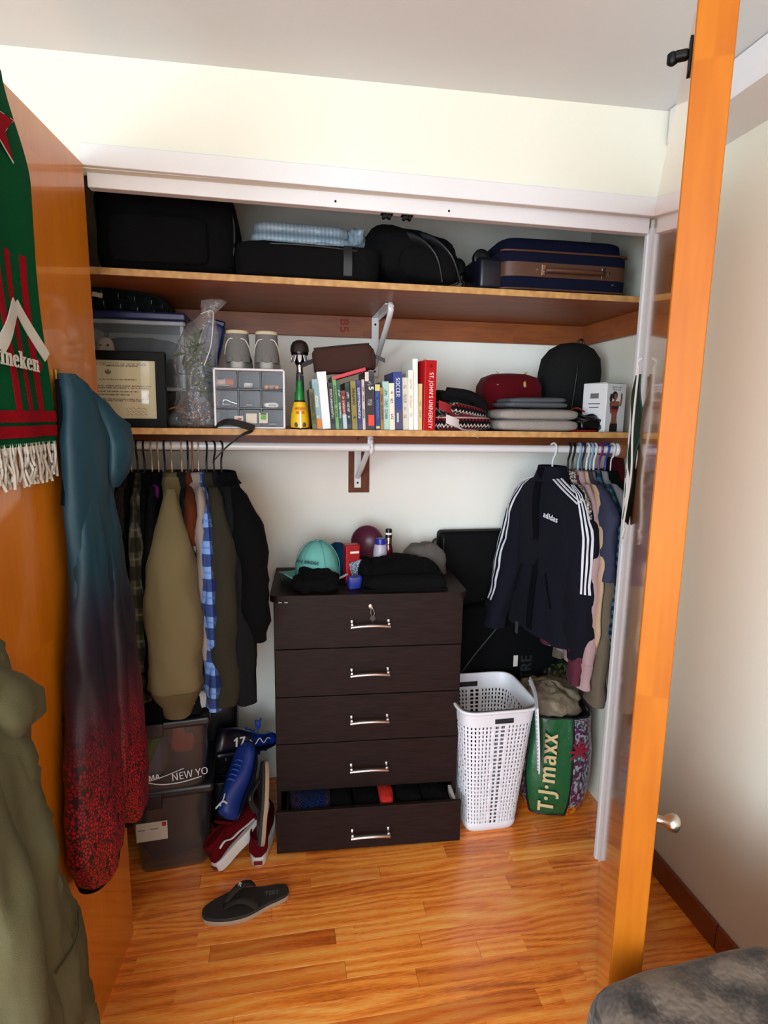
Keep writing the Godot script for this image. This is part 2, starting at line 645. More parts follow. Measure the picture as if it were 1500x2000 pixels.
	# rear wall with the window that lights the room
	var rear := structure("wall_rear", join([
		[box(Vector3(0.20, 2.5, 0.12)), Vector3(-2.24, 1.25, 0)], [box(Vector3(1.10, 2.5, 0.12)), Vector3(0.78, 1.25, 0)],
		[box(Vector3(2.40, 0.30, 0.12)), Vector3(-0.95, 0.15, 0)], [box(Vector3(2.40, 0.20, 0.12)), Vector3(-0.95, 2.40, 0)]]), paint_wall, "cream rear wall behind the camera around the window", "wall", Vector3(0, 0, 4.54))
	rear.position.x = 0.0
	var win := thing("window_1", "white framed window in the rear wall behind the camera", "window", Vector3(-0.95, 1.30, 4.54))
	win.set_meta("kind", "structure")
	part(win, "window_frame", join([[box(Vector3(0.05, 2.0, 0.06)), Vector3(-1.17, 0, 0)], [box(Vector3(0.05, 2.0, 0.06)), Vector3(1.17, 0, 0)], [box(Vector3(2.3, 0.05, 0.06)), Vector3(0, 0.975, 0)], [box(Vector3(2.3, 0.05, 0.06)), Vector3(0, -0.975, 0)], [box(Vector3(0.05, 1.9, 0.05)), Vector3(0, 0, 0)]]), paint_trim)
	part(win, "pane", panel(2.29, 1.90, 0.004), mat("window_glass", Color(1, 1, 1), 0.02, {"alpha": 0.05}), Vector3(0, 0, 0.01))
	part(win, "window_sill", box(Vector3(2.44, 0.03, 0.12)), paint_trim, Vector3(0, -1.01, -0.10))

	# soffit along the right wall
	structure("trim_soffit", box(Vector3(0.171, 0.09, 4.5)), paint_trim, "white boxed soffit along the top of the right wall", "soffit", Vector3(1.192, 2.408, 2.265))
	# casing and stop of the opening
	var casing := structure("trim_header", rbox(Vector3(1.585, 0.052, 0.014), 0.003, 1), paint_trim, "white flat casing across the top of the closet opening", "trim", Vector3(0.313, 2.199, 0.007), Vector3(0, 0, -0.4))
	part(casing, "stop_strip", rbox(Vector3(1.575, 0.052, 0.03), 0.003, 1), paint_trim, Vector3(0, -0.037, -0.047), Vector3(0, 0, 0))
	for x in [0.155, 0.475]:
		part(casing, "screw_hole", lathe([[0.0032, 0.0], [0.0032, 0.0015]], 10), mat("black_iron", Color(0.03, 0.028, 0.026), 0.5, {"metal": 0.6}), Vector3(x - 0.313, -0.047, -0.0325), Vector3(90, 0, 0))
	var jr := structure("trim_jamb_right", rbox(Vector3(0.022, 2.15, 0.052), 0.003, 1), paint_trim, "white painted right jamb of the closet opening", "jamb", Vector3(1.116, 1.075, -0.027))
	part(jr, "casing_strip", rbox(Vector3(0.008, 2.15, 0.016), 0.003, 1), paint_trim, Vector3(-0.012, 0, -0.014))
	structure("trim_jamb_left", rbox(Vector3(0.022, 2.15, 0.052), 0.003, 1), paint_trim, "white painted left jamb behind the hinged scarf door", "jamb", Vector3(-0.503, 1.075, -0.027))
	# baseboard of the right wall, in two lengths
	var wood_base := mat("dark_red_baseboard_wood", Color(0.44, 0.20, 0.10), 0.4, {"clear": 0.4, "clear_rough": 0.2, "bump": crumple_tex, "depth": 0.03, "tri": 6.0})
	structure("baseboard_right", rbox(Vector3(0.014, 0.085, 0.355), 0.004, 2), wood_base, "dark wooden baseboard at the foot of the right wall, short far length", "baseboard", Vector3(1.270, 0.0425, 0.178))
	structure("baseboard_right", rbox(Vector3(0.014, 0.085, 3.1), 0.004, 2), wood_base, "dark wooden baseboard at the foot of the right wall, long near length", "baseboard", Vector3(1.270, 0.0415, 1.908))

func ceiling_lamp():
	var l := thing("ceiling_lamp", "round white glass ceiling lamp above and behind the camera", "lamp", Vector3(-0.38, 2.415, 1.98))
	part(l, "base_plate", lathe([[0.15, -0.03], [0.16, -0.02], [0.16, 0.0]], 32), mat("white_enamel", Color(0.88, 0.87, 0.86), 0.35, {"clear": 0.3}))
	var glow := mat("lit_opal_glass", Color(0.95, 0.94, 0.9), 0.3)
	glow.emission_enabled = true
	glow.emission = Color(1.0, 0.93, 0.82)
	glow.emission_energy_multiplier = 4.0
	part(l, "glass_shade", lathe([[0.002, -0.125], [0.06, -0.118], [0.11, -0.09], [0.14, -0.05], [0.148, -0.02]], 32, false, false), glow)
	var o := OmniLight3D.new()
	o.name = "lamp_light"
	o.light_color = Color(1.0, 0.93, 0.82)
	o.light_energy = 0.6
	o.light_size = 0.10
	o.omni_range = 10.0
	o.omni_attenuation = 2.0
	o.shadow_enabled = true
	o.position = Vector3(0, -0.07, 0)
	l.add_child(o)

func closet_doors():
	var steel := mat("brushed_nickel", Color(0.72, 0.69, 0.64), 0.25, {"metal": 1.0})
	var brass := mat("old_brass", Color(0.72, 0.58, 0.34), 0.35, {"metal": 1.0})
	var iron := mat("black_iron", Color(0.03, 0.028, 0.026), 0.5, {"metal": 0.6})
	# left leaf: closet side faces the camera; axis at the hinge, leaf runs towards the room
	var dl := thing("door_1", "orange-brown varnished wooden closet door, open at the left, hung with scarf and jackets", "door", Vector3(-0.4655, 0.01, 0.03), Vector3(0, -4.4, 0))
	dl.set_meta("kind", "structure")
	part(dl, "door_leaf", rbox(Vector3(0.036, 2.16, 0.80), 0.003, 2), birch, Vector3(-0.018, 1.085, 0.40))
	for y in [0.25, 1.08, 1.93]:
		part(dl, "hinge", join([[lathe([[0.006, -0.04], [0.006, 0.04]], 10), Vector3(0, 0, 0)], [box(Vector3(0.002, 0.08, 0.03)), Vector3(-0.01, 0, 0.012)]]), brass, Vector3(-0.034, y, -0.005))
	part(dl, "door_catch", join([[rbox(Vector3(0.012, 0.055, 0.016), 0.003, 1), Vector3(0.006, 0, 0)], [lathe([[0.004, 0], [0.004, 0.014]], 8), xf(Vector3(0.012, 0.02, 0), Vector3(0, 0, -90))]]), brass, Vector3(0, 1.245, 0.197))
	# right leaf: swung about sixty degrees
	var dr := thing("door_2", "orange-brown varnished wooden closet door, open at the right, its edge facing us", "door", Vector3(1.107, 0.01, -0.019), Vector3(0, -31.3, 0))
	dr.set_meta("kind", "structure")
	# local z runs along the leaf, local x to the room side
	part(dr, "door_leaf", rbox(Vector3(0.055, 2.184, 0.955), 0.002, 1), birch, Vector3(0.0275, 1.092, 0.478))
	var edge_birch := mat("door_edge_birch", Color(0.79, 0.77, 0.76), 0.55, {"tex": birch.albedo_texture, "tri": Vector3(1.0, 1.0, 1.0), "clear": 0.12, "clear_rough": 0.35, "spec": 0.3, "bump": crumple_tex, "depth": 0.12})
	part(dr, "edge_band", rbox(Vector3(0.0545, 2.184, 0.0075), 0.0025, 2), edge_birch, Vector3(0.0275, 1.092, 0.9592))
	for y in [0.25, 1.08, 1.93]:
		part(dr, "hinge", lathe([[0.006, -0.04], [0.006, 0.04]], 10), brass, Vector3(0.05, y, -0.004))
	part(dr, "door_knob", join([[lathe([[0.024, 0], [0.026, 0.002], [0.024, 0.005], [0.012, 0.007]], 20), xf(Vector3.ZERO, Vector3(0, 0, -90))], [lathe([[0.008, 0.004], [0.0075, 0.018], [0.014, 0.026], [0.017, 0.034], [0.016, 0.041], [0.010, 0.046], [0.002, 0.047]], 20), xf(Vector3.ZERO, Vector3(0, 0, -90))]]), steel, Vector3(0.055, 0.82, 0.90))
	part(dr, "door_catch", join([[box(Vector3(0.004, 0.05, 0.022)), Vector3(-0.002, 0, 0)], [rbox(Vector3(0.022, 0.014, 0.016), 0.005, 2), Vector3(-0.014, 0.004, 0)], [lathe([[0.004, -0.009], [0.008, -0.006], [0.008, 0.006], [0.004, 0.009]], 12), Vector3(-0.026, 0.002, 0)]]), iron, Vector3(0, 2.115, 0.93))
	# spring catches under the header
	for x in [0.3, 0.358]:
		one("roller_catch", join([[box(Vector3(0.034, 0.004, 0.02)), Vector3(0, 0, 0)], [lathe([[0.005, -0.008], [0.005, 0.008]], 10), xf(Vector3(-0.008, -0.008, 0), Vector3(90, 0, 0))], [lathe([[0.005, -0.008], [0.005, 0.008]], 10), xf(Vector3(0.008, -0.008, 0), Vector3(90, 0, 0))], [rbox(Vector3(0.008, 0.012, 0.014), 0.002, 1), Vector3(0, -0.004, 0)]]),
			iron, "black roller catch under the header, %s of the pair" % ("left-hand one" if x < 0.32 else "right-hand one"), "catch", Vector3(x, 2.136, -0.043), Vector3.ZERO, "roller catches under the closet header")

func closet_fittings():
	var white := mat("white_enamel", Color(0.88, 0.87, 0.86), 0.35, {"clear": 0.3})
	var pine_tex := paint(256, 256, func(x: float, y: float):
		var n: float = noise_a.get_noise_2d(x * 2.0, y * 9.0) * 0.6 + noise_b.get_noise_2d(x * 6.0, y * 90.0) * 0.2
		return Color(0.45, 0.215, 0.075).lerp(Color(0.64, 0.35, 0.13), clampf(0.5 + 0.6 * n, 0, 1)))
	var pine := mat("stained_pine", Color(1, 1, 1), 0.55, {"tex": pine_tex, "tri": 1.6, "clear": 0.25, "clear_rough": 0.3})
	var edge_tex := paint(256, 64, func(x: float, y: float):
		var n: float = noise_a.get_noise_2d(x * 14.0, y * 2.0) * 0.5 + noise_b.get_noise_2d(x * 30.0, y * 12.0) * 0.3
		return Color(0.60, 0.42, 0.22).lerp(Color(0.82, 0.64, 0.40), clampf(0.5 + 0.7 * n, 0, 1)))
	var edge := mat("bare_plywood_edge", Color(1, 1, 1), 0.6, {"tex": edge_tex, "tri": 1.2})
	for k in 2:
		var y: float = [1.9715, 1.5245][k]
		var h := 0.018
		var s := thing("closet_shelf", ["brown wooden upper closet shelf carrying black bags and suitcase", "brown wooden lower closet shelf carrying books and boxes above the rod"][k], "shelf", Vector3(0.324, y, 0))
		part(s, "shelf_board", rbox(Vector3(1.90, h, 0.524), 0.001, 1), pine, Vector3(0, 0, -0.436))
		part(s, "edge_strip", rbox(Vector3(1.90, h + 0.002, 0.008), 0.002, 1), edge, Vector3(0, 0, -0.170), Vector3(0, 0, 0))
		part(s, "back_cleat", rbox(Vector3(1.90, 0.08, 0.019), 0.002, 1), pine, Vector3(0, -h / 2 - 0.0405, -0.6895))
		for x in [-0.9535, 0.9435]:
			part(s, "side_cleat", rbox(Vector3(0.018, 0.08, 0.49), 0.002, 1), pine, Vector3(x - 0.001, -h / 2 - 0.0405, -0.435))
		if k == 0:
			var stamp := mat("faded_red_ink", Color(0.55, 0.16, 0.07), 0.7)
			part(s, "ink_stamp", text("B5", 0.035, true), stamp, Vector3(-0.075, -0.045, -0.6795), Vector3(0, 0, -90))
	# upright brackets: wall plate, arm under the shelf, diagonal brace with round end
	for k in 2:
		var at: Vector3 = [Vector3(0.372, 1.962, -0.70), Vector3(0.306, 1.515, -0.70)][k]
		var b := thing("shelf_bracket", ["white metal bracket under the upper shelf behind brown pouch", "white metal bracket with rod hook under the lower shelf, on wood block"][k], "bracket", at, Vector3.ZERO, "white shelf brackets")
		var drop: float = [0.215, 0.215][k]
		if k == 1:
			part(b, "wood_block", rbox(Vector3(0.085, 0.24, 0.014), 0.002, 1), mat("raw_plywood", Color(0.56, 0.36, 0.18), 0.7, {"tex": edge_tex, "tri": 3.0}), Vector3(0.006, -0.13, 0.0075))
		var z0: float = 0.0205 if k == 0 else 0.017
		part(b, "wall_plate", rbox(Vector3(0.028, drop + 0.02, 0.004), 0.001, 1), white, Vector3(0, -drop / 2 - 0.004, z0))
		for y in [-0.028, -drop + 0.006]:
			part(b, "screw", lathe([[0.0045, 0], [0.003, 0.0015]], 10), mat("black_iron", Color(0.03, 0.028, 0.026), 0.5, {"metal": 0.6}), Vector3(0, y, z0 + 0.002), Vector3(90, 0, 0))
		part(b, "arm", join([[rbox(Vector3(0.028, 0.004, 0.30), 0.001, 1), Vector3(0, -0.002, 0)], [rbox(Vector3(0.004, 0.014, 0.30), 0.001, 1), Vector3(0.012, -0.008, 0)]]), white, Vector3(0, 0, 0.165))
		part(b, "brace", tube(curve([Vector3(0, -drop + 0.03, z0 + 0.004), Vector3(0.001, -drop * 0.55, 0.17), Vector3(0.002, -0.045, 0.318), Vector3(0.002, -0.02, 0.345), Vector3(0.002, -0.006, 0.335)], 6), 0.0105, 10, 0.75), white)
		if k == 1:
			part(b, "rod_hook", tube(curve([Vector3(0.004, -0.014, 0.315), Vector3(0.004, -0.025, 0.36), Vector3(0.004, -0.058, 0.358), Vector3(0.004, -0.066, 0.338), Vector3(0.004, -0.055, 0.322)], 5), 0.0075, 8), white)
	var rod := thing("closet_rod", "white round hanging rod across the closet below the lower shelf", "rod", Vector3(0.3185, 1.4685, -0.36), Vector3(0, 0, -0.28))
	part(rod, "rod", lathe([[0.0145, -0.944], [0.0145, 0.944]], 20), white, Vector3.ZERO, Vector3(0, 0, 90))
	for x in [-0.94, 0.935]:
		part(rod, "rod_socket", lathe([[0.026, -0.006], [0.026, 0.002], [0.02, 0.007]], 20), white, Vector3(x, 0, 0), Vector3(0, 0, -90 if x < 0 else 90))

# ================================================================ upper shelf
const TOP_Y := 1.9805
const MID_Y := 1.5335

func uv_by(m: ArrayMesh, f: Callable) -> ArrayMesh:
	var a := m.surface_get_arrays(0)
	var v: PackedVector3Array = a[Mesh.ARRAY_VERTEX]
	var uv := PackedVector2Array()
	for p in v:
		uv.append(f.call(p))
	a[Mesh.ARRAY_TEX_UV] = uv
	var o := ArrayMesh.new()
	o.add_surface_from_arrays(Mesh.PRIMITIVE_TRIANGLES, a)
	return o

func top_shelf():
	var nylon := cloth("black_nylon", Color(0.035, 0.033, 0.036), {"depth": 0.03, "tri": 14.0})
	var canvas := cloth("black_canvas", Color(0.045, 0.042, 0.045), {"depth": 0.05, "tri": 8.0})
	var piping := mat("black_piping", Color(0.028, 0.027, 0.03), 0.5)
	# big black suitcase at the left end
	var s := thing("black_suitcase", "large black soft suitcase filling left end of the upper shelf", "suitcase", Vector3(-0.315, TOP_Y, -0.40))
	part(s, "body", lump(Vector3(0.395, 0.235, 0.45), 0.25, 0.25, 0.006, 7.0, 1.0, 24, 48), nylon, Vector3(-0.006, 0.1195, 0))
	for z in [0.19, -0.19]:
		part(s, "piping", tube(curve([Vector3(-0.17, 0.02, z), Vector3(-0.186, 0.10, z), Vector3(-0.165, 0.19, z), Vector3(0, 0.204, z), Vector3(0.165, 0.19, z), Vector3(0.186, 0.10, z), Vector3(0.17, 0.02, z)], 5), 0.004, 8), piping)
	part(s, "handle", tube(curve([Vector3(0.188, 0.10, -0.08), Vector3(0.205, 0.10, -0.06), Vector3(0.208, 0.10, 0.0), Vector3(0.205, 0.10, 0.06), Vector3(0.188, 0.10, 0.08)], 4), 0.008, 8, 0.5), piping)
	part(s, "front_pocket", lump(Vector3(0.27, 0.13, 0.05), 0.25, 0.3, 0.003, 9.0, 3.0, 14, 32), nylon, Vector3(-0.02, 0.085, 0.215))
	# black fabric bin
	var b := thing("black_storage_bag", "low black fabric storage bag under the silver quilt on upper shelf", "bag", Vector3(0.092, TOP_Y, -0.37))
	part(b, "body", lump(Vector3(0.44, 0.108, 0.40), 0.25, 0.22, 0.010, 8.0, 6.0, 18, 48), canvas, Vector3(0, 0.054, 0))
	part(b, "zip_tape", tube(curve([Vector3(-0.20, 0.088, 0.18), Vector3(-0.1, 0.094, 0.199), Vector3(0.05, 0.092, 0.203), Vector3(0.2, 0.086, 0.185)], 5), 0.004, 6), piping)
	part(b, "webbing_strap", sheet(func(u: float, v: float): return Vector3(0.10 + u * 0.026, 0.10 - v * 0.085, 0.199 + 0.007 * sin(v * PI)), 2, 8, 0.002), piping)
	# quilted silver bag on it
	var silver_tex := paint(128, 64, func(x: float, y: float):
		var g := 0.5 + 0.5 * sin((x * 14.0 + y * 6.0) * TAU) * sin((x * 14.0 - y * 6.0) * TAU)
		return Color(0.40, 0.47, 0.52).lerp(Color(0.60, 0.66, 0.70), g))
	var satin := mat("silver_blue_satin", Color(1, 1, 1), 0.38, {"tex": silver_tex, "rim": 0.3, "bump": crumple_tex, "depth": 0.4, "tri": 3.0})
	var q := thing("quilted_blanket", "folded silver-blue quilted bag lying on top of black storage bag", "blanket", Vector3(0.082, TOP_Y + 0.11, -0.37))
	for k in 2:
		part(q, "fold", lump(Vector3(0.31 - 0.012 * k, 0.042, 0.26), 0.45, 0.25, 0.010, 14.0, 2.0 + k * 5.0, 12, 44, false), satin, Vector3(-0.01 - 0.004 * k, 0.019 + 0.030 * k, 0.0), Vector3(0, 1.5 * k, -1.0 + k))
	part(q, "gathered_end", lump(Vector3(0.06, 0.07, 0.12), 0.8, 0.8, 0.03, 26.0, 9.0, 14, 24, false), satin, Vector3(0.165, 0.033, 0.06))
	part(q, "loose_flap", sheet(func(u: float, v: float): return Vector3(0.03 + u * 0.12, 0.012 - v * 0.03 * (0.6 + 0.4 * sin(u * 5.0)), 0.135 + 0.008 * sin(u * 9.0) + v * 0.01), 12, 6, 0.002), satin)
	# black backpack
	var p := thing("black_backpack", "slouched black backpack leaning beside the navy suitcase on upper shelf", "backpack", Vector3(0.425, TOP_Y, -0.36))
	part(p, "body", lump(Vector3(0.31, 0.16, 0.30), 0.5, 0.5, 0.020, 6.0, 12.0, 20, 40), canvas, Vector3(0.0, 0.106, 0), Vector3(0, 0, -11))
	part(p, "front_pocket", lump(Vector3(0.20, 0.10, 0.10), 0.6, 0.6, 0.010, 9.0, 15.0, 14, 30), canvas, Vector3(0.045, 0.072, 0.135), Vector3(0, 0, -8))
	part(p, "top_flap", lump(Vector3(0.15, 0.115, 0.24), 0.8, 0.7, 0.012, 8.0, 17.0, 16, 32, false), nylon, Vector3(-0.085, 0.115, 0.02))
	for k in 2:
		part(p, "shoulder_strap", tube(curve([Vector3(-0.12 + k * 0.06, 0.165, 0.06), Vector3(-0.02 + k * 0.05, 0.15, 0.145), Vector3(0.05 + k * 0.05, 0.09, 0.185), Vector3(0.08 + k * 0.06, 0.02, 0.165)], 6), 0.016, 8, 0.35, Vector3.RIGHT), piping)
	part(p, "loop", tube(curve([Vector3(0.13, 0.02, 0.12), Vector3(0.155, 0.03, 0.14), Vector3(0.16, 0.012, 0.145), Vector3(0.13, 0.006, 0.14)], 4), 0.004, 6), piping)
	# small beige carton in the gap
	var cb := thing("beige_box", "small beige carton between backpack and suitcase wheels on upper shelf", "box", Vector3(0.604, TOP_Y, -0.42))
	part(cb, "carton", rbox(Vector3(0.05, 0.055, 0.08), 0.003, 1), mat("beige_carton", Color(0.72, 0.60, 0.42), 0.8), Vector3(0, 0.0275, 0))
	part(cb, "lid_flap", rbox(Vector3(0.052, 0.003, 0.082), 0.001, 1), mat("pale_carton", Color(0.78, 0.72, 0.60), 0.8), Vector3(0, 0.057, 0))
	# navy suitcase on its side
	var navy := cloth("navy_ballistic", Color(0.055, 0.062, 0.135), {"depth": 0.04, "tri": 16.0})
	var leather := mat("brown_leather", Color(0.30, 0.185, 0.12), 0.5, {"bump": weave_tex, "depth": 0.04, "tri": 10.0})
	var rubber := mat("black_rubber", Color(0.03, 0.03, 0.032), 0.45)
	var chrome := mat("chrome", Color(0.80, 0.79, 0.77), 0.16, {"metal": 1.0})
	var n := thing("navy_suitcase", "navy suitcase lying on its side with brown leather strap and wheels", "suitcase", Vector3(0.925, TOP_Y, -0.41))
	part(n, "body", lump(Vector3(0.455, 0.135, 0.44), 0.2, 0.2, 0.003, 5.0, 21.0, 22, 48), navy, Vector3(0.0, 0.0685, 0))
	part(n, "expansion_panel", lump(Vector3(0.43, 0.075, 0.40), 0.3, 0.22, 0.006, 6.0, 24.0, 16, 44), navy, Vector3(0.006, 0.145, -0.01))
	part(n, "bumper", lump(Vector3(0.10, 0.115, 0.40), 0.3, 0.25, 0.0, 1.0, 0.0, 14, 36), mat("navy_plastic", Color(0.04, 0.045, 0.09), 0.4), Vector3(-0.245, 0.058, 0.0))
	for y in [0.012, 0.128]:
		part(n, "piping", tube(curve([Vector3(-0.215, y, 0.18), Vector3(-0.20, y, 0.213), Vector3(0, y, 0.2165), Vector3(0.20, y, 0.213), Vector3(0.218, y, 0.18)], 6), 0.0035, 8), leather)
	var st := part(n, "leather_band", sheet(func(u: float, v: float):
		var x: float = -0.226 + 0.452 * u
		var zz: float = 0.222 * pow(maxf(0.0, 1.0 - pow(absf(x) / 0.2275, 10.0)), 0.1)
		return Vector3(x, 0.092 - 0.044 * v, maxf(zz, 0.1) + 0.0018), 40, 3, 0.003), leather)
	part(st, "carry_handle", tube(curve([Vector3(-0.075, 0.066, 0.226), Vector3(-0.068, 0.066, 0.240), Vector3(0.02, 0.064, 0.250), Vector3(0.108, 0.066, 0.240), Vector3(0.115, 0.066, 0.226)], 6), 0.0095, 10, 0.8, Vector3.UP), leather)
	for x in [-0.085, 0.125]:
		part(st, "buckle", join([[rbox(Vector3(0.014, 0.034, 0.004), 0.0015, 1), Vector3(x, 0.069, 0.228)], [lathe([[0.005, 0], [0.004, 0.003]], 12), xf(Vector3(x + (-0.022 if x < 0 else 0.022), 0.069, 0.225), Vector3(90, 0, 0))]]), chrome)
	part(n, "zip_pull", rbox(Vector3(0.010, 0.006, 0.003), 0.001, 1), chrome, Vector3(0.166, 0.036, 0.221))
	for k in 2:
		var w := part(n, "wheel", lathe([[0.010, -0.012], [0.025, -0.012], [0.029, -0.008], [0.029, 0.008], [0.025, 0.012], [0.010, 0.012]], 28), rubber, Vector3(-0.27 - 0.048 * k, 0.112 - 0.004 * k, 0.15 - 0.11 * k), Vector3(82, 0, 0))
		part(w, "hub", lathe([[0.012, -0.014], [0.013, 0.0], [0.012, 0.014]], 14), mat("hub_grey", Color(0.10, 0.10, 0.11), 0.4))
		part(n, "caster_fork", rbox(Vector3(0.03, 0.045, 0.03), 0.01, 2), rubber, Vector3(-0.262 - 0.03 * k, 0.088, 0.125 - 0.11 * k))

# ================================================================ middle shelf
func clear_bag_leaves(o: Node3D):
	var leaf := mat("dried_green_leaf", Color(0.22, 0.30, 0.10), 0.7, {"back": Color(0.2, 0.25, 0.1)})
	var brown := mat("dried_brown_leaf", Color(0.44, 0.27, 0.15), 0.8)
	var st := []
	var sb := []
	var lf := sheet(func(u: float, v: float):
		var w := sin(v * PI) * 0.010
		return Vector3((u - 0.5) * w, -v * 0.055, 0.006 * sin(v * 3.0)), 2, 5, 0.0006)
	for i in 90:
		var y := 0.10 + rng.randf() * 0.17
		var r := rng.randf() * 0.042 * (1.0 - absf(y - 0.16) * 2.0)
		var a := rng.randf() * TAU
		st.append([lf, xf(Vector3(cos(a) * r, y, sin(a) * r), Vector3(rng.randf() * 360, rng.randf() * 360, rng.randf() * 360))])
	for i in 90:
		var y := 0.012 + rng.randf() * 0.08
		var r := rng.randf() * 0.055
		var a := rng.randf() * TAU
		sb.append([lf, xf(Vector3(cos(a) * r * 1.25 - 0.01, y, sin(a) * r), Vector3(rng.randf() * 360, rng.randf() * 360, rng.randf() * 360), Vector3.ONE * 0.7)])
	var g := part(o, "dried_leaves", join(st), leaf)
	g.set_meta("kind", "stuff")
	var h := part(o, "brown_litter", join(sb), brown)
	h.set_meta("kind", "stuff")

# a shoe: length along local -y turned to z by the caller; heel at 0, toe at length; x across, z up
func shoe_upper(l: float, w: float, heel: float, toe: float, sole: float) -> ArrayMesh:
	var rows := []
	var n := 22
	for i in n + 1:
		var t := float(i) / n
		var end := minf(sqrt(maxf(0.0, 1.0 - pow(1.0 - minf(t / 0.10, 1.0), 2.0))), sqrt(maxf(0.0, 1.0 - pow(maxf(0.0, (t - 0.82) / 0.18), 2.0))))
		end = maxf(end, 0.03)
		var half := w / 2 * (0.78 + 0.26 * sin(clampf((t - 0.25) / 0.75, 0, 1) * PI) - 0.10 * sin(clampf(t / 0.5, 0, 1) * PI)) * lerpf(0.35, 1.0, end)
		var top := lerpf(heel, toe, smoothstep(0.22, 0.80, t)) * lerpf(0.55, 1.0, end)
		var r := PackedVector3Array()
		for j in 28:
			var a := TAU * j / 28
			var x := half * spow(cos(a), 0.75) * (1.0 - 0.28 * maxf(0.0, sin(a)) * (1.0 - t * 0.5))
			var z := sole + (top - sole) * (0.5 + 0.5 * spow(sin(a), 0.75))
			r.append(Vector3(x, t * l, z))
		rows.append(r)
	return grid(rows, true, true, true)

func shoe_sole(l: float, w: float, h: float, lift := 0.0) -> ArrayMesh:
	var rows := []
	for q in [[0.0, 0.97], [0.12, 1.0], [0.85, 1.0], [1.0, 0.97]]:
		var r := PackedVector3Array()
		for j in 40:
			var a := TAU * j / 40
			var t: float = 0.5 - 0.5 * cos(a)
			var half := w / 2 * (0.80 + 0.26 * sin(clampf((t - 0.25) / 0.75, 0, 1) * PI) - 0.08 * sin(clampf(t / 0.5, 0, 1) * PI))
			var x: float = half * spow(sin(a), 0.62) * q[1]
			r.append(Vector3(-x, t * l * q[1] + (1.0 - q[1]) * l / 2, h * q[0] + lift * pow(maxf(0.0, t - 0.7) / 0.3, 2.0)))
		rows.append(r)
	return grid(rows, true, true, true)

